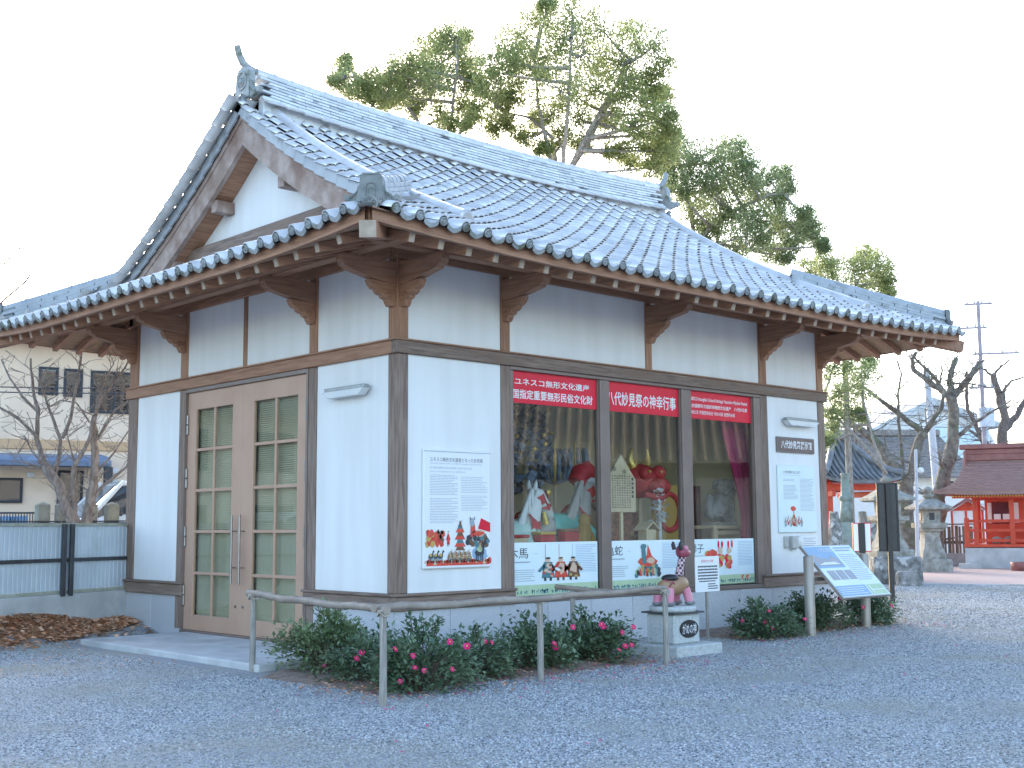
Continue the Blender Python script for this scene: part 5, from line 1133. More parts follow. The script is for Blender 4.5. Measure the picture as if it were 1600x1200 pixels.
def hwin(a, c, b, d, mullion=False, cur=False, label=None):
    u0, z1 = pick(a, b); u1, z0 = pick(c, d); f = MB(); t = .06
    f.box(u0, u0+t, .001, .07, z0, z1, 0, 0, X).box(u1-t, u1, .001, .07, z0, z1, 0, 0, X).box(u0+t, u1-t, .001, .07, z0, z0+t, 0, 0, X).box(u0+t, u1-t, .001, .07, z1-t, z1, 0, 0, X)
    if mullion: f.box((u0+u1)/2-.03, (u0+u1)/2+.03, .001, .065, z0+t, z1-t, 0, 0, X)
    w_ = f.build('window', 'dark_frame', o)
    MB().box(u0+t, u1-t, .003, .012, z0+t, z1-t, 0, 0, X).build('curtain' if cur else 'dark_room_panel', 'curtain_pale' if cur else 'room_dark', w_); MB().box(u0+t, u1-t, .03, .036, z0+t, z1-t, 0, 0, X).build('pane', 'house_glass', w_)  # without a curtain, a dark panel behind the pane paints the unlit interior
hwin(61, 90, 573, 618, cur=True); hwin(100, 128, 576, 621, cur=True); hwin(142, 214, 579, 648, True); hwin(-40, 34, 746, 786, True); hwin(90, 126, 735, 850)
# awning
a0, z1 = pick(-60, 706); a1, z0 = pick(168, 731)
MB().prism([(0, z0), (1.1, z0-.02), (1.15, z0+.1), (1.0, z0+.22), (.0, z1)], lambda e, v, w: fn(w, v, e), a0, a1-.35).build('awning', 'awning_blue', o)
MB().lathe([(.35, z0-.02), (.35, z0+.12), (.28, z0+.24), (.1, z1-.03), (.001, z1)], X @ Vector((a1-.38, .6, 0)), 16).build('awning_end', 'awning_blue', o)
for a, b, c, d in ((41, 52, 738, 746), (172, 183, 731, 740), (172, 183, 749, 758)): u0, z1_ = pick(a, b and c); u1, z0_ = pick(b, d); MB().box(u0, u1, .001, .12, z0_, z1_, .01, 0, X).build('outdoor_lamp', 'lamp_cover', o)
u0 = pick(150, 740)[0]; MB().box(u0, u0+.2, .9, 1.05, -.2, z0-.03, 0, 0, X).build('awning_post', 'dark_steel', o)
# railing before the house
fn, pick, X = frame(30, 27, 103); o = empty('black_railing', fn(0, 0), 'low black metal railing in front of the beige house', 'railing')
u0, zt = pick(-60, 800); u1, _ = pick(58, 800); MB().box(u0, u1, -.02, .02, zt-.04, zt, 0, 0, X).build('top_rail', 'dark_steel', o); MB().box(u0, u1, -.02, .02, .1, .14, 0, 0, X).build('bottom_rail', 'dark_steel', o)
for k in range(26): u = u0+(u1-u0)*(k+.5)/26; MB().box(u-.01, u+.01, -.01, .01, .141, zt-.041, 0, 0, X).build('bar', 'dark_steel', o)
mat('blue_sheet', (.16, .32, .52), (.24, .40, .58), 4, .6)
fn, pick, X = frame(20, 28, 103); u0, zt = pick(-20, 806); u1, _ = pick(45, 806)
q = MB()
for k in range(12): a = u0+(u1-u0)*k/12; q.box(a, a+(u1-u0)/12*.7, -.1, -.02, .0, zt, .01, 0, X)
q.box(u0, u1, -.2, -.105, .0, zt-.02, .01, 0, X); q.thing('blue_tarpaulin', 'blue_sheet', 'blue corrugated sheet leaning behind the black railing', 'sheet')
# stone posts
mat('mossy_stone', (.20, .20, .16), (.36, .35, .29), 6, .9, .6, 30, c3=(.13, .14, .08), scale3=3)
fn, pick, X = frame(120, 20.3, 96)
for px_, lab in ((67, 'mossy stone post left of the bare tree, with a pyramid top'), (98, 'mossy stone post partly hidden by the trunk of the bare tree'), (141, 'mossy stone post just right of the bare tree trunk'), (175, 'mossy stone post nearest the white wall of the hall, before the white car')):
    u, zt = pick(px_, 784); w_ = .10; q = MB(); q.box(u-w_, u+w_, -w_, w_, -.05, zt-.05, .012, 0, X); a = [X @ Vector((u+sx*w_*.95, sy*w_*.95, zt-.05)) for sx, sy in ((-1, -1), (1, -1), (1, 1), (-1, 1))]+[X @ Vector((u, 0, zt))]
    q.add(a, [(0, 1, 4), (1, 2, 4), (2, 3, 4), (3, 0, 4)]); q.thing('stone_post', 'mossy_stone', lab, 'post', 'stone posts behind the steel fence')
u0 = pick(-40, 815)[0]; u1 = pick(215, 815)[0]; q = MB()
for k, py in enumerate((814, 817)): z = pick(100, py)[1]; q.tube([fn(u0+(u1-u0)*i/8, z-.01*math.sin(math.pi*i/8)-.0, .12+.03*k) for i in range(9)], .012, 5)
q.thing('handrail_cable', 'dark_steel', 'dark cable rail running along the stone posts behind the steel fence', 'cable', org=fn(0, 0))
# car
mat('car_white', (.72, .73, .74), (.76, .77, .78), 1, .18, spec=.7); mat('tyre', (.02, .02, .02), rough=.8); mat('car_glass', (.05, .06, .07), rough=.05, spec=.8); mat('lamp_red', (.55, .02, .02), rough=.2)
fn, pick, X = frame(44, 22.4, 97); X = X @ Matrix.Translation((0, 0, .56)); fn = lambda u, v, e=0: X @ Vector((u, e, v)); o = empty('white_car', fn(2.2, 0), 'white car parked behind the stone posts, partly hidden by the hall', 'car')
CS = [(0.0, .35, .75, .60), (.12, .25, .95, .76), (.9, .22, 1.12, .84), (1.2, .22, 1.18, .85), (4.2, .24, 1.15, .85), (4.45, .3, 1.0, .80), (4.5, .4, .8, .7)]
def sect(u, z0, z1, w): return [(u, -w, z0), (u, -w*1.02, (z0+z1)/2), (u, -w*.96, z1-.05), (u, -w*.88, z1), (u, w*.88, z1), (u, w*.96, z1-.05), (u, w*1.02, (z0+z1)/2), (u, w, z0)]
def loft(secs, mats, name, par):
    q = MB(); n = len(secs[0]); vs = [X @ Vector(v) for s_ in secs for v in s_]
    q.add(vs, [(i*n+j, i*n+(j+1) % n, (i+1)*n+(j+1) % n, (i+1)*n+j) for i in range(len(secs)-1) for j in range(n)]+[tuple(range(n)), tuple(range((len(secs)-1)*n, len(secs)*n))[::-1]], 0, True); return q.build(name, mats, par)
loft([sect(*c) for c in CS], 'car_white', 'body', o)
GS = [(.85, 1.10, 1.14, .80), (1.55, 1.10, 1.78, .70), (2.2, 1.10, 1.86, .69), (3.6, 1.10, 1.84, .69), (4.15, 1.10, 1.70, .68), (4.35, 1.08, 1.14, .76)]
loft([sect(*c) for c in GS], 'car_glass', 'windows', o)
loft([[(u, -w*.92, z-.06), (u, -w*.9, z+.0), (u, -w*.7, z+.03), (u, w*.7, z+.03), (u, w*.9, z), (u, w*.92, z-.06)] for u, z, w in ((1.5, 1.76, .74), (2.2, 1.85, .75), (3.6, 1.83, .75), (4.2, 1.70, .72))], 'car_white', 'roof', o)
for s_ in (-1, 1):
    for a, b in (((.9, s_*.79, 1.13), (1.52, s_*.68, 1.80)), ((2.35, s_*.83, 1.12), (2.4, s_*.69, 1.84)), ((3.35, s_*.83, 1.12), (3.3, s_*.69, 1.82)), ((4.3, s_*.76, 1.12), (4.15, s_*.67, 1.72))): MB().bar(X @ Vector(a), X @ Vector(b), .08, .06, .01).build('pillar', 'car_white', o)
    for u in (.85, 3.7):
        w_ = MB().tube([X @ Vector((u, s_*.70, .33)), X @ Vector((u, s_*.88, .33))], .33, 18).build('wheel', 'tyre', o); MB().tube([X @ Vector((u, s_*.86, .33)), X @ Vector((u, s_*.89, .33))], .2, 14).build('rim', 'steel', w_)
    MB().box(1.25, 1.42, s_*.86, s_*1.03, 1.14, 1.28, .03, 0, X).build('mirror', 'dark_steel', o); MB().box(4.33, 4.47, s_*.60, s_*.80, .95, 1.2, .02, 0, X).build('tail_lamp', 'lamp_red', o); MB().box(.02, .16, s_*.52, s_*.74, .72, .86, .02, 0, X).build('headlight', 'lamp_cover', o)
# wires on the left
for py, lab in ((600, 'upper of two black overhead wires crossing the beige house'), (608, 'lower of two black overhead wires crossing the beige house')):
    a, b = at(-400, py-12, 24), at(420, py+4, 27); MB().tube([a+(b-a)*(k/12)-Vector((0, 0, .12*math.sin(math.pi*k/12))) for k in range(13)], .013, 5).thing('overhead_wire', 'dark_steel', lab, 'wire', 'wires before the beige house', org=a)
# ================================================================== trees
mat('bark', (.10, .08, .07), (.22, .18, .16), 7, .9, .7, 14, (3, 3, 1)); mat('bark_grey', (.22, .19, .165), (.38, .34, .30), 7, .85, .5, 14, (3, 3, 1)); mat('bark_pale', (.16, .12, .105), (.30, .25, .22), 7, .85, .5, 14, (3, 3, 1)); mat('bark_moss', (.12, .10, .085), (.26, .235, .195), 6, .9, .7, 14, c3=(.13, .15, .08), scale3=2)
mat('leaf_olive', (.29, .34, .13), (.49, .52, .25), 1.3, .45, island=.4, transl=.62); mat('leaf_dark', (.24, .30, .14), (.42, .47, .25), 1.3, .45, island=.4, transl=.6)
def twig(q, p, d, l, r, lev, rr, ends=None, bend=.5, kids=3):
    pts = [p]; rs = [r]; n = 4 if lev else 3
    for k in range(n):
        d = (d+Vector((rr.uniform(-1, 1), rr.uniform(-1, 1), rr.uniform(-.6, .9)))*bend*.35).normalized(); p = p+d*l/n; pts.append(p); rs.append(max(.004, r*(1-.75*(k+1)/n)))
    q.tube(pts, rs, 5 if r < .04 else 7, False)
    if ends is not None and lev <= 1: ends.append(pts[-1])
    if lev:
        for k in range(kids-1 if r < .02 else kids): i = rr.randint(1, n); a = Vector((rr.uniform(-1, 1), rr.uniform(-1, 1), rr.uniform(-.4, .9))).normalized(); twig(q, pts[i], (d*.7+a).normalized(), l*rr.uniform(.45, .7), rs[i]*.7, lev-1, rr, ends, bend, kids)
def limb(q, pl, d, r0, r1, rr, tw=3, tl=.8, lev=1, ends=None, dv=.25, seg=3):
    """limb through picked points at depth d, each at its own distance, with side twigs"""
    P = []; dd = d
    for i, (a, b) in enumerate(pl): P.append(at(a, b, dd)); dd += rr.uniform(-dv, dv)
    pts = []; 
    for i in range(len(P)-1):
        for k in range(seg): t = k/seg; pts.append(P[i].lerp(P[i+1], t)+Vector((rr.uniform(-1, 1), rr.uniform(-1, 1), rr.uniform(-1, 1)))*(r0*.25 if 0 < k else 0))
    pts.append(P[-1]); n = len(pts); rs = [r0+(r1-r0)*k/(n-1) for k in range(n)]
    rs = [x*rr.uniform(.92, 1.1) for x in rs]; q.tube(pts, rs, 9)
    for k in range(tw*(n-1)//2):
        i = rr.randint(1, n-1); a = Vector((rr.uniform(-1, 1), rr.uniform(-1, 1), rr.uniform(-.2, 1))).normalized(); twig(q, pts[i], a, tl*rr.uniform(.5, 1.2), max(.006, rs[i]*.22), lev, rr, ends)
    return pts
def root_path(pl, d, rr):
    p = at(*pl[0], d); return p
def evergreen(label, d, trunks, blobs, leafm, seed, r0=.22, nl=620, ls=.10, group=None, limbs=(), sub=11, tdiv=.5, base=None):
    rr = random.Random(seed); b = at(*trunks[0][0], d); bx_ = (b.x, b.y, 0) if base is None else base
    o = empty('evergreen_tree', bx_, label, 'tree', group); q = MB(); ends = []
    q.tube([Vector((bx_[0], bx_[1], -.2)), Vector((bx_[0], bx_[1], b.z*.5)), b], [r0*1.5, r0*1.15, r0], 10)
    tp = []
    for t in trunks: tp += limb(q, t, d, r0*.62, r0*.16, rr, 1, .7, 0, None, tdiv)
    for t in limbs: tp += limb(q, t, d-1, r0*.4, r0*.1, rr, 4, .9, 1, None, .2)
    lf = MB()
    for (px, py, rad) in blobs:
        c = at(px, py, d+rr.uniform(-1, 1)*d*.05); R_ = rad*d/FPX
        j = min(tp, key=lambda p: (p-c).length+max(0, (p-c).z)*.8)
        q.tube([j, j.lerp(c, .5)+Vector((0, 0, -.08*R_)), c], [.045, .03, .012], 5, False)
        for k in range(int(nl*1.0)):
            v = Vector((rr.gauss(0, 1), rr.gauss(0, 1), rr.gauss(0, 1))).normalized()*R_*1.35*rr.random()**.5; leaf(lf, c+v, (v.normalized()*.6+Vector((0, 0, .5))).normalized(), ls*rr.uniform(.6, 1.1), ls*.22, rr)
        for s_ in range(sub):
            v = Vector((rr.gauss(0, 1), rr.gauss(0, 1), rr.gauss(0, 1))).normalized(); sc = c+v*R_*rr.uniform(.35, 1.0); sr = R_*rr.uniform(.26, .50)
            q.tube([c.lerp(sc, .1), c.lerp(sc, .55)+Vector((0, 0, -.05)), sc], [.016, .011, .005], 4, False)
            for k in range(int(nl/sub)):
                w_ = Vector((rr.gauss(0, .5), rr.gauss(0, .5), rr.gauss(0, .38)))*sr*1.15; pc = sc+w_; n = (w_.normalized()*.6+Vector((0, 0, .5))).normalized() if w_.length > 0 else Vector((0, 0, 1))
                leaf(lf, pc, n, ls*rr.uniform(.7, 1.25), ls*.24, rr)
    q.build('trunk', 'bark_grey', o); lf.build('crown', leafm, o, True); return o
DB = 26.0
evergreen('broad evergreen tree with the tallest crown, rising behind the roof ridge', DB,
  [[(872, 300), (880, 255), (885, 200), (890, 130), (893, 60)], [(868, 300), (868, 250), (862, 215), (830, 185), (790, 175)], [(878, 290), (905, 235), (935, 180), (965, 130), (1000, 80)], [(875, 290), (915, 230), (945, 175), (975, 100)], [(870, 290), (855, 225), (840, 160), (835, 90)]],
  [(895, 22, 40), (845, 35, 32), (820, 60, 40), (940, 45, 42), (990, 50, 38), (795, 78, 30), (860, 85, 55), (915, 85, 55), (970, 95, 45), (1020, 75, 32), (1028, 115, 28), (770, 112, 26), (820, 118, 42), (875, 140, 45), (930, 140, 48), (975, 150, 32), (905, 185, 38), (860, 180, 30), (800, 150, 24), (1025, 175, 30), (990, 195, 30), (1040, 205, 24), (945, 195, 26), (1035, 150, 16), (790, 195, 16), (855, 12, 14), (880, 222, 20), (1000, 230, 22), (960, 240, 16), (760, 150, 24), (740, 130, 18), (770, 200, 20), (820, 215, 18), (850, 235, 14), (915, 225, 20), (1020, 215, 22), (1010, 140, 26), (880, 60, 30), (940, 90, 40), (850, 110, 40), (900, 150, 44), (960, 170, 30), (840, 190, 24), (980, 120, 34), (800, 100, 28), (1045, 185, 18), (780, 165, 20), (1040, 235, 22), (1020, 262, 20), (985, 255, 16)],
  'leaf_olive', 31, .10, 700, .075)
evergreen('lower light-green evergreen tree behind the left half of the roof ridge', 27,
  [[(690, 330), (700, 220), (708, 160), (715, 100), (712, 60)], [(690, 320), (660, 200), (625, 150), (600, 130), (540, 120)], [(692, 300), (722, 200), (730, 170)]],
  [(535, 112, 24), (545, 135, 22), (575, 130, 18), (612, 112, 26), (605, 145, 26), (585, 155, 20), (640, 100, 30), (665, 75, 30), (700, 52, 26), (715, 80, 30), (690, 100, 35), (660, 120, 30), (640, 155, 26), (675, 150, 28), (715, 125, 26), (735, 100, 22), (720, 165, 20), (690, 185, 20), (740, 175, 14), (560, 150, 20), (600, 165, 22), (625, 130, 26), (650, 175, 20), (670, 110, 24), (705, 200, 18), (735, 195, 18), (540, 100, 14), (525, 130, 14), (590, 130, 22), (640, 130, 28), (690, 65, 26), (725, 60, 18), (680, 130, 28), (615, 150, 22), (750, 130, 18)],
  'leaf_olive', 32, .08, 640, .072)
evergreen('evergreen tree with a bare slanting limb behind the right end of the ridge', 30,
  [[(1060, 420), (1085, 370), (1075, 300), (1055, 240), (1050, 200)], [(1075, 400), (1110, 355), (1160, 322), (1200, 305), (1238, 303)], [(1070, 400), (1120, 380), (1170, 390), (1215, 350), (1270, 365)]],
  [(1060, 235, 26), (1095, 245, 32), (1130, 225, 34), (1125, 262, 32), (1160, 255, 30), (1180, 285, 34), (1145, 295, 34), (1090, 285, 26), (1200, 280, 26), (1225, 275, 18), (1110, 320, 34), (1080, 330, 28), (1160, 335, 34), (1190, 350, 30), (1165, 370, 30), (1125, 360, 28), (1205, 395, 24), (1235, 350, 26), (1255, 335, 16), (1275, 370, 22), (1240, 380, 18), (1285, 385, 10), (1040, 265, 18), (1100, 380, 20), (1110, 290, 26), (1060, 300, 22), (1180, 310, 26), (1050, 215, 18), (1210, 320, 22), (1150, 390, 22), (1225, 400, 16), (1075, 255, 24), (1145, 245, 26), (1120, 300, 26), (1170, 275, 24), (1100, 350, 26), (1185, 370, 24), (1140, 340, 24), (1255, 365, 16), (1040, 240, 22), (1045, 285, 18), (1215, 360, 24), (1230, 300, 18), (1265, 350, 16)],
  'leaf_dark', 33, .11, 650, .08)
evergreen('small yellow-green tree beyond the right end of the roof', 34, [[(1320, 560), (1325, 480), (1345, 430), (1352, 395)], [(1318, 550), (1300, 450), (1270, 425)]],
  [(1265, 422, 20), (1290, 412, 20), (1300, 438, 24), (1335, 425, 26), (1352, 398, 18), (1372, 415, 22), (1360, 445, 26), (1330, 455, 22), (1385, 438, 18), (1388, 460, 14), (1345, 475, 16)], 'leaf_olive', 34, .08, 800, .085)
evergreen('dark leafy branches of a tree just right of the hall corner, under the eave', 33, [[(1392, 800), (1380, 730), (1362, 680), (1350, 630), (1345, 575)], [(1385, 740), (1345, 690), (1310, 655), (1290, 610)]],
  [(1300, 580, 22), (1330, 575, 22), (1352, 590, 22), (1310, 610, 26), (1340, 615, 26), (1298, 640, 22), (1325, 645, 22), (1345, 650, 14), (1300, 668, 18), (1292, 690, 12), (1360, 565, 12)], 'leaf_dark', 35, .09, 650, .08)
# ---- bare trees
def bare(label, base, d, limbs, seed, bark='bark', tw=4, tl=.8, lev=1, group='bare winter trees'):
    rr = random.Random(seed); b = at(*base, d); o = empty('bare_tree', (b.x, b.y, 0), label, 'tree', group); q = MB()
    for pl, r0, r1 in limbs: limb(q, pl, d, r0*(.85 if d > 30 else .9), r1*.9, rr, tw if r0 < .2 else 1, tl, lev, None, d*.006)
    q.build('trunk', bark, o); return o
bare('many-stemmed bare tree behind the steel fence at the left', (115, 850), 19.4,
  [([(128, 860), (118, 820), (100, 780), (85, 750), (70, 725)], .13, .075), ([(112, 860), (135, 815), (142, 770), (148, 740), (146, 690), (148, 650)], .11, .05), ([(110, 855), (116, 815), (115, 740), (118, 725), (140, 685), (146, 660)], .055, .03), ([(70, 725), (57, 685), (60, 640), (52, 610), (48, 560)], .05, .018), ([(57, 682), (30, 655), (0, 637), (-30, 628)], .03, .012), ([(60, 645), (35, 620), (15, 590), (2, 562)], .03, .01), ([(85, 748), (92, 715), (95, 690), (85, 660), (72, 625), (62, 590)], .045, .015), ([(97, 685), (110, 655), (118, 610), (125, 570), (128, 548)], .035, .012), ([(148, 690), (165, 665), (180, 640), (200, 627)], .03, .012), ([(148, 650), (160, 620), (175, 600), (195, 575), (202, 560)], .03, .01), ([(148, 655), (155, 620), (165, 590), (178, 568)], .028, .01), ([(118, 730), (108, 690), (105, 680)], .02, .008), ([(133, 800), (160, 760), (200, 728), (215, 715)], .035, .015), ([(140, 770), (150, 740), (180, 705), (203, 670)], .025, .012), ([(50, 610), (75, 600), (110, 585)], .014, .006), ([(40, 690), (20, 720), (70, 730)], .012, .006), ([(75, 735), (50, 705), (38, 680)], .022, .008), ([(140, 660), (120, 630), (95, 625), (70, 640)], .016, .006)],
  41, 'bark_pale', 2, .40, 1)
bare('bare branches of a tree beyond the upper left of the roof', (-230, 800), 24, [([(-230, 850), (-220, 650), (-150, 560), (-60, 500)], .2, .06), ([(-80, 510), (0, 475), (40, 440), (62, 405), (85, 385)], .03, .008), ([(-60, 480), (0, 418), (30, 390), (52, 355)], .025, .008), ([(-50, 500), (20, 468), (45, 440)], .02, .006)], 42, 'bark', 3, .45, 0)
bare('mossy forked bare tree directly behind the two stone lanterns', (1421, 868), 40,
  [([(1423, 900), (1421, 862), (1414, 800), (1416, 770), (1412, 748)], .34, .25), ([(1412, 752), (1397, 728), (1370, 692), (1334, 665), (1307, 641), (1280, 640)], .24, .05), ([(1400, 775), (1370, 752), (1331, 722), (1292, 689)], .20, .06), ([(1416, 765), (1428, 725), (1436, 689), (1443, 675)], .22, .14), ([(1443, 677), (1406, 647), (1358, 611), (1340, 598)], .13, .03), ([(1443, 677), (1458, 655), (1472, 636), (1476, 610)], .12, .05), ([(1411, 735), (1404, 660), (1403, 614), (1409, 584), (1400, 560)], .07, .02), ([(1404, 625), (1390, 600), (1370, 580)], .03, .012), ([(1365, 690), (1352, 650), (1347, 620)], .12, .05), ([(1331, 720), (1338, 690), (1332, 660), (1345, 630)], .06, .02), ([(1403, 610), (1425, 590), (1432, 575)], .03, .01), ([(1395, 728), (1385, 700), (1378, 670)], .05, .015)],
  43, 'bark_moss', 5, 1.0, 1)
bare('upright bare tree with cut-back limbs between the right lantern and the red shrine', (1462, 830), 43,
  [([(1462, 890), (1464, 820), (1472, 755), (1486, 704), (1490, 650), (1486, 618)], .32, .2), ([(1486, 620), (1475, 614), (1451, 596), (1427, 578), (1425, 562), (1432, 550)], .15, .06), ([(1475, 612), (1460, 590), (1440, 570), (1424, 555)], .09, .04), ([(1488, 620), (1502, 606), (1518, 585), (1530, 566)], .15, .10), ([(1486, 615), (1484, 595), (1487, 578), (1494, 560)], .13, .1), ([(1490, 690), (1520, 662), (1559, 638), (1580, 625)], .10, .02), ([(1468, 600), (1472, 580), (1470, 567)], .05, .02), ([(1490, 600), (1510, 598), (1545, 605)], .05, .02), ([(1478, 735), (1470, 725), (1466, 705)], .09, .05)], 44, 'bark_moss', 5, 1.0, 1)
bare('dark bare tree rising above the ridge of the red shrine', (1560, 760), 52,
  [([(1562, 900), (1563, 760), (1566, 690), (1571, 655), (1562, 617), (1552, 584)], .32, .14), ([(1568, 672), (1589, 650), (1600, 628), (1625, 600)], .2, .08), ([(1552, 590), (1540, 578), (1520, 575)], .08, .03), ([(1571, 650), (1568, 610), (1580, 595), (1615, 585)], .1, .03), ([(1553, 585), (1565, 572), (1578, 562)], .07, .03), ([(1540, 700), (1525, 665), (1512, 640), (1510, 580)], .16, .06), ([(1560, 720), (1540, 690), (1515, 672)], .15, .05)], 45, 'bark', 5, 1.1, 1)

# ================================================================== right side: shrine precinct
def upright(px, d, turn=0.0):
    """local frame standing on the ground under (px, depth): x to the right, y away"""
    p = at(px, 823, d); a = math.atan2(p.x-CP.x, p.y-CP.y); X = Matrix.Rotation(-a+turn, 4, 'Z'); X.translation = Vector((p.x, p.y, 0)); return X
def zpx(py, px, d): return at(px, py, d).z
mat('old_stone', (.22, .21, .18), (.44, .43, .39), 5, .9, .6, 25, c3=(.16, .15, .10), scale3=2.5); mat('block_stone', (.13, .13, .12), (.33, .33, .32), 7, .9, .9, 14, c3=(.52, .53, .52), scale3=5, lo3=.56, hi3=.62); mat('green_stone', (.20, .25, .22), (.31, .36, .32), 4, .7, .3, 20, c3=(.16, .15, .12), scale3=3)
# stone base blocks
for px, d, w_, dp, y0, lab in ((1401, 30, .58, .5, 870, 'large rough stone block under the half-hidden lantern behind the black sign'), (1419, 29, .27, .3, 893, 'smaller pale rough stone block at the right foot of the large block')):
    X = upright(px, d, .15); z = zpx(y0, px, d); rr = random.Random(px); q = MB()
    def jig(u, v, w): return X @ Vector((u, v, w))
    q.box(-w_, w_, 0, dp*2, -.1, z, .05, 0, X); q.v = [(a+rr.uniform(-.02, .02), b+rr.uniform(-.02, .02), c+rr.uniform(-.015, .015)) for a, b, c in q.v]; q.thing('stone_block', 'block_stone', lab, 'block')
def lantern(px, d, ys, label, sc=1.0, base=0.0):
    """ys: picture heights of finial top, roof top, roof edge, firebox foot, platform foot, shaft foot, base foot"""
    X = upright(px, d, .35); Z = [zpx(y, px, d) for y in ys]; p = X.translation; k = d/FPX
    o = empty('stone_lantern', (p.x, p.y, base), label, 'lantern')
    S4 = lambda prof, name, par=o, n=4, sm_=False: MB().lathe([(r*k*1.414 if n == 4 else r*k, z) for r, z in prof], (0, 0, 0), n, 0, sm_, X=X).build(name, 'old_stone', par)
    S4([(25*sc, base-.02), (25*sc, Z[5]-.04), (23*sc, Z[5])], 'base'); h = Z[4]-Z[5]
    S4([(19*sc, Z[5]), (19*sc, Z[5]+h*.1), (14*sc, Z[5]+h*.45), (11.5*sc, Z[5]+h*.75), (12*sc, Z[4])], 'shaft')
    S4([(16*sc, Z[4]), (18*sc, Z[4]+(Z[3]-Z[4])*.35), (21*sc, Z[4]+(Z[3]-Z[4])*.4), (21*sc, Z[3])], 'platform')
    fb = S4([(13*sc, Z[3]), (13.5*sc, Z[2])], 'firebox')
    for t in range(4):
        Y = X @ Matrix.Rotation(t*math.pi/2, 4, 'Z'); zz = (Z[3]+Z[2])/2; hh = (Z[2]-Z[3])*.28; MB().box(-4*k*sc, 4*k*sc, 13.3*k*sc, 13.75*k*sc, zz-hh, zz+hh, 0, 0, Y).build('opening_shade', 'dark_steel', fb)  # dark plates on the firebox faces paint the shade inside its holes
    hr_ = Z[1]-Z[2]
    S4([(24*sc, Z[2]), (28*sc, Z[2]+hr_*.10), (28*sc, Z[2]+hr_*.28), (20*sc, Z[2]+hr_*.52), (12*sc, Z[2]+hr_*.85), (6*sc, Z[1])], 'roof'); hf = Z[0]-Z[1]
    S4([(5*sc, Z[1]), (8.5*sc, Z[1]+hf*.2), (8*sc, Z[1]+hf*.32), (3.5*sc, Z[1]+hf*.38), (4*sc, Z[1]+hf*.42), (7.5*sc, Z[1]+hf*.6), (7*sc, Z[1]+hf*.82), (2*sc, Z[0])], 'finial', o, 14, True)
lantern(1452, 37.6, (760, 779, 797, 817, 830, 873, 893), 'weathered stone lantern with a mossy roof, standing free between bare tree and red shrine')
lantern(1388, 31.0, (744, 762, 784, 806, 818, 858, 871), 'stone lantern on the rough block, mostly hidden behind the black sign', 1.18, zpx(870, 1401, 30))
X = upright(1323, 31); z = lambda y: zpx(y, 1323, 31); k = 31/FPX; p = X.translation; o = empty('stone_pillar', (p.x, p.y, 0), 'greenish stone pillar with a collar and narrow neck near the hall corner', 'pillar')
MB().lathe([(15*k, -.05), (15*k, z(846)), (13*k, z(838)), (13*k, z(816))], (p.x, p.y, 0), 20).build('drum', 'green_stone', o); MB().lathe([(10.5*k, z(816)), (8*k, z(783))], (p.x, p.y, 0), 20).build('shaft', 'green_stone', o)
MB().lathe([(8*k, z(783)), (10.5*k, z(780)), (10.5*k, z(776)), (7*k, z(774)), (6*k, z(742)), (6.6*k, z(741)), (6.6*k, z(739))], (p.x, p.y, 0), 20).build('neck', 'green_stone', o)
for px, d, w_, yt, lab in ((1303, 30, .17, 800, 'dark leaning rough stone left of the greenish pillar'), (1348, 32, .14, 800, 'squat grey stone post right of the greenish pillar'), (1367, 33, .28, 808, 'rounded dark rock between the greenish pillar and the black sign')):
    X = upright(px, d, .3); rr = random.Random(px); q = MB(); zt = zpx(yt, px, d); q.lathe([(w_*1.1, -.05), (w_*1.05, zt*.4), (w_*.95, zt*.8), (w_*.6, zt)], (0, 0, 0), 7, 0, False, X=X); q.v = [(a+rr.uniform(-.03, .03), b+rr.uniform(-.03, .03), c+rr.uniform(-.03, .03)) for a, b, c in q.v]; q.thing('standing_stone', 'block_stone' if px != 1348 else 'old_stone', lab, 'stone')
# water pavilion with tiled roof
mat('vermilion', (.56, .055, .02), (.66, .075, .03), 4, .45); mat('dark_tile', (.13, .14, .15), (.22, .23, .245), 4, .45, rand=.1); mat('shrine_white', (.74, .72, .68), (.8, .78, .74), 3, .7); mat('shrine_roof', (.27, .155, .135), (.36, .215, .18), 5, .55, .15, 20, (1, 1, 6)); mat('copper_red', (.25, .09, .08), (.33, .13, .11), 4, .45)
PX_, PD = 1309, 36.5; X = upright(PX_, PD, .62); p = X.translation; ze = zpx(752, PX_, PD); zp = zpx(668, PX_, PD); HS = 1.36
o = empty('water_pavilion', (p.x, p.y, 0), 'red-posted water pavilion with a grey tiled hipped roof behind the hall corner', 'pavilion')
for sx in (-.9, .9):
    for sy in (-.9, .9): MB().tube([X @ Vector((sx, sy, -.05)), X @ Vector((sx*.97, sy*.97, ze-.05))], .10, 10).build('post', 'vermilion', o)
for sg in (-1, 1):
    MB().box(-1.15, 1.15, sg*.9-.06, sg*.9+.06, ze-.30, ze-.12, .01, 0, X).build('beam', 'vermilion', o); MB().box(sg*.9-.06, sg*.9+.06, -1.15, 1.15, ze-.48, ze-.31, .01, 0, X).build('beam', 'vermilion', o)
def prf(t): return ze+(zp-.25-ze)*(t**1.45)+.22*(1-t)**3*0
rf = MB()
for q4 in range(4):
    Y = X @ Matrix.Rotation(q4*math.pi/2, 4, 'Z')
    rf.grid(lambda u, v: Y @ Vector(((u*2-1)*HS*(1-v*.93), -HS*(1-v*.93), prf(v)+.14*abs(u*2-1)**3*(1-v)**2)), 16, 8, 0)
    rf.grid(lambda u, v: Y @ Vector(((u*2-1)*HS*.99, -HS*.99, ze-.10+v*.10+.14*abs(u*2-1)**3)), 16, 1, 0)
rfo = rf.build('roof', 'dark_tile', o)
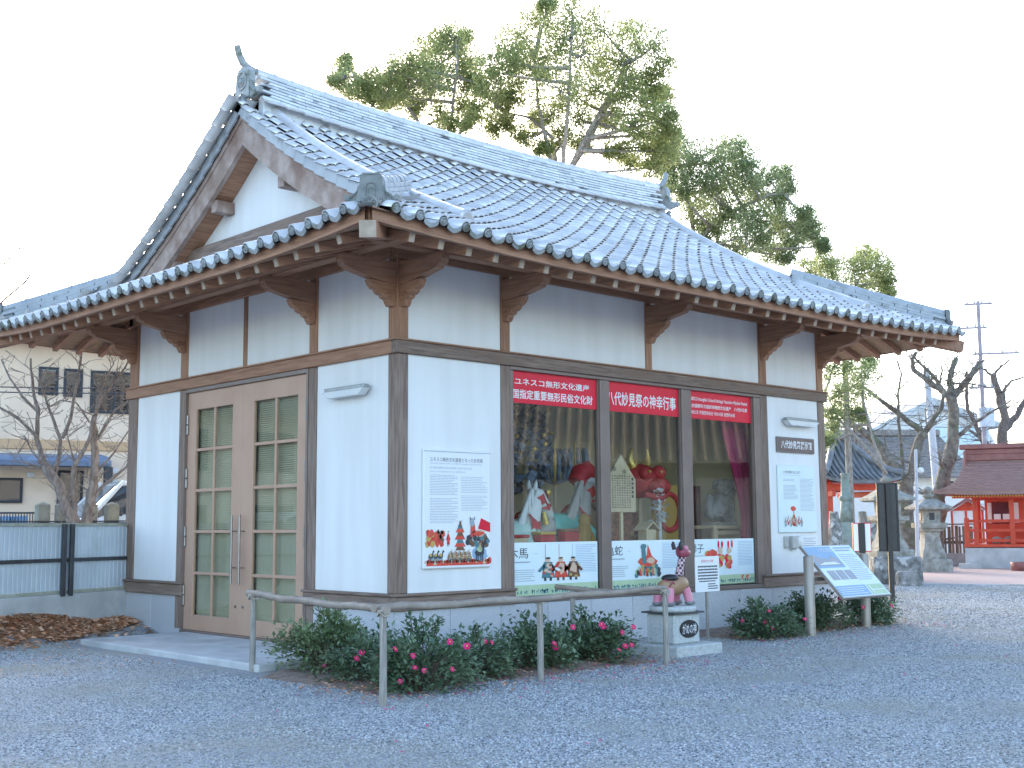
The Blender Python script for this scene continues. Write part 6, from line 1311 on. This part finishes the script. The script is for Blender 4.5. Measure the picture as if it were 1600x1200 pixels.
for q4 in range(4):
    Y = X @ Matrix.Rotation(q4*math.pi/2, 4, 'Z')
    for k in range(15):
        s_ = -HS+.06+(2*HS-.12)*k/14; tmax = min(.97, (1-abs(s_)/HS)/.93); pts = []
        if tmax < .06: continue
        for j in range(6): t = tmax*j/5; w_ = HS*(1-t*.93); pts.append(Y @ Vector((s_, -w_, prf(t)+.14*abs(s_/w_)**3*(1-t)**2+.02)))
        MB().tube(pts, .048, 6).build('tile_row', 'dark_tile', rfo)
    pts = [Y @ Vector((-HS*(1-t*.93), -HS*(1-t*.93), prf(t)+.14*(1-t)**2+.08)) for t in [j/7 for j in range(8)]]; MB().tube(pts, .10, 8).build('hip_row', 'dark_tile', rfo)
    MB().grid(lambda u, v: Y @ Vector(((u*2-1)*HS*.97, -HS*(.97-.4*v), ze-.11+.12*v+.12*abs(u*2-1)**3*(1-v))), 12, 2).build('eave_underside', 'vermilion', rfo)
MB().lathe([(.22, zp-.45), (.2, zp-.2), (.12, zp-.14), (.16, zp-.05), (.06, zp+.08), (.01, zp+.12)], (p.x, p.y, 0), 12).build('finial', 'dark_tile', o)
MB().box(-.6, .6, -.45, .45, -.05, .65, .03, 0, X).build('basin', 'old_stone', o)
# red shrine
SP, SD = 1570, 40.0; X = upright(SP, SD, -.03); p = X.translation; Z = lambda y: zpx(y, 1540, SD); k = SD/FPX; U_ = lambda px: (px-SP)*k*1.02
o = empty('red_shrine', (p.x, p.y, 0), 'small vermilion shrine with a brown curved roof on a concrete base at the right edge', 'shrine')
MB().box(U_(1512), -U_(1512), -.3, 2.6, -.1, Z(856), .01, 0, X).build('base', 'concrete', o); MB().box(U_(1503), U_(1535), -.75, -.31, -.1, Z(880), .01, 0, X).build('step', 'concrete', o)
zd, zr_, zeave = Z(855), Z(814), Z(780)
MB().box(U_(1511), -U_(1511), -.32, 2.5, zd+.001, zd+.1, .006, 0, X).build('deck', 'vermilion', o)
PPX = [1516, 1529, 1581, 1612, 1624]
for i, a in enumerate(PPX):
    tall = a in (1529, 1581, 1612)
    MB().box(U_(a)-.075, U_(a)+.075, -.27, -.12, zd+.101, zeave+.1 if tall else zr_+.1, .008, 0, X).build('post', 'vermilion', o)
for i, a in enumerate(PPX[:-1]):
    b = PPX[i+1]
    for zz, hh in ((zr_, .05), ((zr_+zd)/2+.12, .045), (zd+.22, .05)): MB().box(U_(a)+.077, U_(b)-.077, -.235, -.155, zz-hh, zz+hh, .004, 0, X).build('rail', 'vermilion', o)
for sx in (-1, 1):
    for zz in (zr_, (zr_+zd)/2+.12): MB().box(sx*-U_(1516)-.04, sx*-U_(1516)+.04, -.11, 2.2, zz-.05, zz+.05, .004, 0, X).build('rail', 'vermilion', o)
    MB().box(sx*-U_(1529)-.075, sx*-U_(1529)+.075, 1.9, 2.05, zd+.101, zeave+.1, .008, 0, X).build('post', 'vermilion', o)
sw = MB().box(U_(1541), -U_(1541), .75, 2.0, zd+.101, zeave+.25, .01, 0, X).build('sanctum_wall', 'vermilion', o)
for a, b in ((1545, 1551), (1583, 1590)): MB().box(U_(a), U_(b), .72, .748, Z(817), Z(785), .004, 0, X).build('white_panel', 'shrine_white', sw)
MB().box(U_(1552), U_(1580), .70, .747, Z(818), Z(784), .004, 0, X).build('door', 'maroon', sw)
for a, b in ((1554, 1564), (1567, 1577)): MB().box(U_(a), U_(b), .685, .698, Z(816), Z(803), 0, 0, X).build('paper', 'white_print', sw)
for a in (1557, 1574):
    MB().prism([(-.14, 0), (.14, 0), (.17, .16), (.03, .24), (-.1, .2), (-.17, .12)], lambda u, v, w: X @ Vector((U_(a)+u, w, zd+.12+v)), -.05, .1).build('offering', 'stone_figure', o)
MB().box(U_(1524), -U_(1524), -.28, -.1, zeave, zeave+.16, .008, 0, X).build('beam', 'vermilion', o); MB().box(U_(1524), -U_(1524), 1.9, 2.06, zeave, zeave+.16, .008, 0, X).build('beam', 'vermilion', o)
q = MB()
for j in range(34): a = U_(1500)+(-2*U_(1500))*j/33; q.box(a-.022, a+.022, -.78, -.75, zeave+.075, zeave+.125, .004, 0, X)
q.build('gold_stud', 'gold', o, True)
MB().box(U_(1492), -U_(1492), -.745, .1, zeave+.13, zeave+.24, .01, 0, X).build('eave_board', 'vermilion', o); MB().box(U_(1498), -U_(1498), -.745, -.66, zeave+.03, zeave+.128, .006, 0, X).build('eave_board', 'vermilion', o)
zl, zt2 = Z(769), Z(714); yf, yr = -1.0, .9
def ry(t): return yf+(yr-yf)*t
def rz(t): return zl+(zt2-zl)*(t**1.5)
def rx(t, s_): return s_*(-U_(1474))*(1-.40*(1-(1-t)**2.2))
rf = MB()
NR = 16
for sgn in (0, 1):
    for j in range(NR):
        t0, t1 = j/NR, (j+1)/NR; yy = (lambda t: ry(t)) if sgn == 0 else (lambda t: 2*yr-ry(t))
        def F(u, t, dz): s_ = u*2-1; return X @ Vector((rx(t, s_), yy(t), rz(t)+dz+.07*abs(s_)**3*(1-t)))
        rf.grid(lambda u, v: F(u, t0+(t1-t0)*v, .035*(1-v)), 10, 1, 0, False); rf.grid(lambda u, v: F(u, t0, .035*v), 10, 1, 0, False)
    rf.grid(lambda u, v: (lambda s_: X @ Vector((rx(0, s_), ry(0) if sgn == 0 else 2*yr-ry(0), rz(0)-.10+.10*v+.07*abs(s_)**3)))(u*2-1), 10, 1, 0)
    rf.grid(lambda u, v: (lambda s_, t: X @ Vector((rx(t, s_)*.97, ry(t)+.02 if sgn == 0 else 2*yr-ry(t)-.02, rz(t)-.10+.06*abs(s_)**3*(1-t))))(u*2-1, v), 10, 8, 0)
rfo = rf.build('roof', 'shrine_roof', o)
MB().box(U_(1516), -U_(1516), yr-.16, yr+.16, zt2-.06, Z(698), .02, 0, X).build('ridge_box', 'copper_red', rfo)
MB().box(U_(1508), -U_(1508), yr-.24, yr+.24, Z(698)+.002, Z(690), .02, 0, X).build('ridge_top', 'copper_red', rfo); MB().box(U_(1513), -U_(1513), yr-.20, yr+.20, Z(706), Z(703), .01, 0, X).build('ridge_moulding', 'copper_red', rfo)
for s_ in (-1, 1): MB().box(s_*-U_(1516)-.05, s_*-U_(1516)+.05, yr-.3, yr+.3, Z(727), Z(700)-.01, .03, 0, X).build('ridge_end', 'copper_red', rfo)
# small red and white shrine house behind
X = upright(1506, 47); p = X.translation; Z = lambda y: zpx(y, 1506, 47); o = empty('small_shrine_house', (p.x, p.y, 0), 'tiny white-walled red-gabled house seen left of the red shrine posts', 'shrine')
MB().box(-.42, .75, 0, 1.2, -.1, Z(797), .01, 0, X).build('wall', 'shrine_white', o)
MB().prism([(-.58, Z(800)), (.17, Z(782)), (.92, Z(800)), (.92, Z(797)), (.17, Z(777)), (-.58, Z(797))], lambda u, v, w: X @ Vector((u, w, v)), -.2, 1.3).build('roof', 'copper_red', o); MB().prism([(-.42, Z(797)-.02), (.17, Z(783)), (.75, Z(797)-.02)], lambda u, v, w: X @ Vector((u, w, v)), -.03, -.001).build('gable', 'vermilion', o)
for u in (-.42, .10, .70): MB().box(u-.04, u+.04, -.03, -.001, -.1, Z(797)-.03, 0, 0, X).build('post', 'vermilion', o)
# plank fence
mat('old_planks', (.14, .115, .09), (.26, .22, .175), 4, .8, .4, 10, (8, 8, 1), rand=.2)
fn, pick, X = frame(1486, 43.5, 133); o = empty('plank_fence', fn(0, 0), 'weathered brown plank fence with gaps, between the right lantern and the red shrine', 'fence')
u0 = pick(1395, 870)[0]; u1 = pick(1522, 870)[0]; zt = pick(1486, 822)[1]; n = 22
for j in range(n):
    a = u0+(u1-u0)*j/n; w_ = (u1-u0)/n
    MB().box(a+.01, a+w_*(.92 if j % 2 else .62), 0, .04, .42, zt-.02+.02*(j % 3), .006, 0, X).build('plank', 'old_planks', o)
MB().box(u0, u1, -.06, -.002, .75, .85, .005, 0, X).build('rail', 'old_planks', o); MB().box(u0, u1, -.08, .1, zt+.042, zt+.09, .005, 0, X).build('cap_rail', 'old_planks', o); MB().box(u0, u1, -.1, .12, -.1, .419, .01, 0, X).build('kerb', 'concrete', o)
# white boundary wall, green bush, far buildings
fn, pick, X = frame(1390, 52, 133); u0, zt = pick(1180, 772); u1, _ = pick(1530, 772); o = empty('white_boundary_wall', fn(0, 0), 'long plain white boundary wall behind the stone lanterns', 'wall')
MB().box(u0, u1, -.1, .1, -.1, zt, .01, 0, X).build('wall', 'shrine_white', o); MB().box(u0, u1, -.22, .22, zt+.002, zt+.12, .02, 0, X).build('coping', 'concrete', o)
def bush(px, d, y0, y1, rad, label, leafm, seed):
    rr = random.Random(seed); p = at(px, 823, d); z0, z1 = zpx(y1, px, d), zpx(y0, px, d); q = MB(); R_ = rad*d/FPX
    for kk in range(1500): v = Vector((rr.gauss(0, 1), rr.gauss(0, 1), rr.gauss(0, 1))).normalized(); c = Vector((p.x+v.x*R_, p.y+v.y*R_, max(.03, (z0+z1)/2+v.z*(z1-z0)/2))); leaf(q, c, v, .16, .035, rr)
    q.tube([(p.x, p.y, -.05), (p.x, p.y, z1*.6)], .06, 6); q.thing('bush', leafm, label, 'bush', org=(p.x, p.y, 0))
mat('leaf_bright', (.14, .26, .03), (.28, .42, .07), 2, .5, island=.3, transl=.3)
bush(1412, 42, 826, 868, 13, 'bright yellow-green bush between the two stone lanterns', 'leaf_bright', 51)
mat('far_wall', (.66, .66, .66), (.72, .72, .72), 1, .8); mat('far_blue', (.52, .64, .70), (.58, .70, .76), 1, .7); mat('far_roof_tile', (.17, .155, .145), (.30, .275, .26), 7, .7, .5, 12, (1, 1, 1), c3=(.2, .17, .15), scale3=2); mat('hall_roof_sunlit', (.36, .31, .25), (.50, .44, .36), 5, .7); mat('far_roof_grey', (.46, .47, .48), (.54, .55, .56), 2, .6)  # worship hall roof: sunlight on its tiles is put into the lighter colour
fn, pick, X = frame(1450, 95, 128); o = empty('sports_hall', fn(0, 0), 'large pale gable-roofed hall far behind the bare trees', 'building')
a = [pick(*t) for t in ((1300, 712), (1452, 627), (1540, 664), (1560, 700))]
MB().prism([(a[0][0], -.1), (a[3][0], -.1), (a[3][0], a[3][1]), (a[2][0], a[2][1]), (a[1][0], a[1][1]-.4), (a[0][0], a[0][1])], lambda u, v, w: fn(u, v, -w), 0, 30).build('wall', 'far_wall', o)
MB().prism([(a[0][0]-1, a[0][1]-.35), (a[1][0], a[1][1]-.38), (a[1][0], a[1][1]+.25), (a[0][0]-1, a[0][1]+.1)], lambda u, v, w: fn(u, v, -w), -.8, 30.5).build('roof', 'far_roof_grey', o)
MB().prism([(a[1][0]+.02, a[1][1]-.38), (a[2][0]+1, a[2][1]-.3), (a[2][0]+1, a[2][1]+.1), (a[1][0]+.02, a[1][1]+.25)], lambda u, v, w: fn(u, v, -w), -.8, 30.5).build('roof', 'far_roof_grey', o)
b0 = pick(1454, 700); MB().box(b0[0], a[2][0], .001, .3, 3, a[2][1]-.2, 0, 0, X).build('blue_cladding', 'far_blue', o)
fn, pick, X = frame(1430, 62, 128); o = empty('tiled_house', fn(0, 0), 'long low house with a brown-grey tiled roof behind the bare trees', 'house')
u0 = pick(1285, 740)[0]; u1 = pick(1518, 740)[0]; ze2 = pick(1430, 746)[1]; zr2 = pick(1430, 684)[1]*1.06
hw_ = MB().box(u0+.6, u1-.6, -7, 0, -.1, ze2+.1, 0, 0, X).build('wall', 'shrine_white', o)
q = MB()
for j in range(13):
    t0, t1 = j/13, (j+1)/13; e0, e1 = .9-4.5*t0, .9-4.5*t1; z0, z1 = ze2+(zr2-ze2)*t0, ze2+(zr2-ze2)*t1
    n = 60
    for i in range(n):
        a0 = u0+(u1-u0)*i/n; a1 = u0+(u1-u0)*(i+.93)/n
        q.add([fn(a0, z0+.06, e0), fn((a0+a1)/2, z0+.11, e0), fn(a1, z0+.06, e0), fn(a1, z1+.01, e1), fn((a0+a1)/2, z1+.05, e1), fn(a0, z1+.01, e1), fn(a0, z0-.02, e0), fn(a1, z0-.02, e0)], [(0, 1, 4, 5), (1, 2, 3, 4), (6, 7, 2, 1, 0)])
q.add([fn(u0, ze2-.05, .9), fn(u1, ze2-.05, .9), fn(u1, zr2-.02, -3.6), fn(u0, zr2-.02, -3.6), fn(u0, ze2-.05, -8), fn(u1, ze2-.05, -8)], [(0, 1, 2, 3), (3, 2, 5, 4)])
q.build('roof', 'far_roof_tile', o, True); MB().box(u0, u1, -3.8, -3.4, zr2, zr2+.35, .05, 0, X).build('ridge', 'far_roof_tile', o)
for a, b in ((1475, 1490), (1496, 1508)): uu0, z1 = pick(a, 752); uu1, z0 = pick(b, 764); w_ = MB().box(uu0, uu1, .001, .06, z0, z1, .01, 0, X).build('window', 'dark_frame', hw_)
uu0, z1 = pick(1462, 750); uu1, z0 = pick(1474, 768); MB().box(uu0, uu1, .001, .05, z0, z1, 0, 0, X).build('shutter', 'copper_red', hw_)
# poles, lamp, wires
mat('pale_pole', (.50, .54, .60), (.58, .62, .68), 3, .6); mat('rusty_pole', (.30, .26, .30), (.38, .34, .38), 4, .7)
def pole(name, px0, y0, px1, y1, d, r, m, label, cat, arms=(), tr=None):
    a = at(px1, y1, d); b = at(px0, y0, d); o = empty(name, (b.x, b.y, 0), label, cat); MB().tube([Vector((b.x, b.y, -.1)), Vector((a.x, a.y, a.z))], [r, r*.7], 10).build('pole', m, o); X = Matrix.Rotation(-YAW-.2, 4, 'Z')
    for py, w_, off in arms:
        c = at(px1+(px0-px1)*(py-y1)/(y0-y1), py, d); Y = X.copy(); Y.translation = c; ar = MB().box(-w_+off, w_+off, -.05, .05, -.04, .04, .01, 0, Y).build('crossarm', m, o)
        for j in range(4): u = -w_+off+.12+(2*w_-.24)*j/3; MB().lathe([(.03, .041), (.05, .08), (.035, .11), (.05, .14), (.02, .18)], (0, 0, 0), 8, X=Y @ Matrix.Translation((u, 0, 0))).build('insulator', 'lamp_cover', ar)
    if tr:
        c = at(*tr, d); MB().tube([c-Vector((0, 0, .4)), c+Vector((0, 0, .4))], .33, 12).build('transformer', 'pale_pole', o)
    return o
pole('utility_pole', 1546, 860, 1528, 470, 50, .11, 'rusty_pole', 'tall utility pole with crossarms and a transformer, right of the roof corner', 'pole', ((475, .55, 0), (512, .6, -.3), (553, .9, .6), (606, .5, 0)), (1541, 652))
pole('pale_pole', 1472, 830, 1447, 575, 46, .17, 'pale_pole', 'plain pale concrete pole left of the upright bare tree', 'pole', ())
o = pole('globe_lamp', 1433, 868, 1431, 702, 37, .06, 'pale_pole', 'thin lamp post with a small white globe behind the free-standing stone lantern', 'lamp'); c = at(1439, 735, 37); MB().ball(c, .09, 12, 8).build('globe', 'white_print', o); MB().bar(at(1432, 731, 37), c, .03, .03).build('bracket', 'pale_pole', o)
WL = ['uppermost', 'second', 'third', 'lowest']
for i, (y0, y1) in enumerate(((610, 598), (622, 618), (632, 640), (645, 660))):
    a, b = at(1180, y0-10, 44+i), at(1680, y1, 54+i); MB().tube([a+(b-a)*(k/14)-Vector((0, 0, .5*math.sin(math.pi*k/14))) for k in range(15)], .014, 4).thing('power_line', 'dark_steel', WL[i]+' of four thin power lines crossing behind the bare trees at the right', 'wire', 'power lines at the right', org=a)
# paved path
mat('brick_path', (.40, .28, .25), (.52, .39, .35), 30, .8, .2, 60, c3=(.42, .36, .33), scale3=1)
pp = [gnd(1437, 913), gnd(1700, 916), gnd(1760, 884), gnd(1640, 868), gnd(1440, 893)]; q = MB().add([(v.x, v.y, .006) for v in pp], [(0, 1, 2, 3, 4)]); b = q.build('brick_path', 'brick_path'); b['kind'] = 'structure'
e = (pp[1]-pp[0]).normalized(); q = MB(); n = 24
for j in range(n): a = pp[0]+(pp[1]-pp[0])*(j/n); c = pp[0]+(pp[1]-pp[0])*((j+.96)/n); q.bar(Vector((a.x, a.y, .0)), Vector((c.x, c.y, .0)), .12, .05, .008)
kb = q.build('path_kerb', 'concrete'); kb['kind'] = 'structure'
MB().lathe([(.32, -.02), (.36, .25), (.34, .27), (.30, .27), (.28, .2)], gnd(1598, 892), 16).thing('clay_planter', 'copper_red', 'round reddish clay planter on the path before the red shrine', 'planter')

# the worship hall across the yard: it stands behind the camera's right shoulder and shows in the window glass
h = math.radians(41); U = Vector((math.sin(h), math.cos(h), 0)); E = Vector((-U.y, U.x, 0)); c = Vector((19.5, -15, 0)); X = Matrix((U, E, Vector((0, 0, 1)))).transposed().to_4x4(); X.translation = c
o = empty('worship_hall', c, 'large brown timber hall with a tiled roof mirrored in the show windows', 'building')
MB().box(-8, 8, -7, 0, 0, 3.6, 0, 0, X).build('wall', 'old_planks', o)
for k in range(7): MB().box(-8+16*k/6-.12, -8+16*k/6+.12, .001, .2, 0, 3.6, .01, 0, X).build('post', 'timber_z', o)
for k in range(3): MB().box(-7.6+5.33*k, -3.2+5.33*k, .001, .05, 1.0, 2.9, 0, 0, X).build('shutter', 'shrine_white', o)
q = MB()
for k in range(56): u = -9.4+18.8*k/55; q.tube([X @ Vector((u, 1.9-5.4*t, 3.3+4.9*t**1.3)) for t in [j/6 for j in range(7)]], .10, 6)
q.grid(lambda u, v: X @ Vector((-9.5+19*u, 1.95-5.4*v, 3.28+4.9*v**1.3)), 2, 8); q.grid(lambda u, v: X @ Vector((-9.5+19*u, -8.9+5.4*v, 3.28+4.9*v**1.3)), 2, 8)
q.box(-9.6, 9.6, -3.8, -3.2, 8.1, 8.9, .1, 0, X); q.build('roof', 'hall_roof_sunlit', o)

# across the lane behind the camera's left shoulder: a parked car and a house that the door glass mirrors
copy_thing(bpy.data.objects['white_car'], Vector((-9.5, 16.5, 0)), 'second white car, mirrored in the glass of the double door', math.radians(-20))
o = empty('opposite_house', (-14, 26, 0), 'pale house with a grey gable roof mirrored in the upper door panes', 'house')
MB().box(-22, -5, 24, 32, -.1, 5.2).build('wall', 'house_wall', o); MB().prism([(23.2, 5.1), (28, 7.6), (32.8, 5.1), (32.8, 5.35), (28, 7.9), (23.2, 5.35)], lambda u, v, w: Vector((w, u, v)), -23, -4).build('roof', 'far_roof_tile', o)
for k in range(5):
    for z in (.9, 3.3): MB().box(-20.5+3.2*k, -18.9+3.2*k, 23.93, 23.999, z, z+1.3, .01).build('window', 'dark_frame', o)
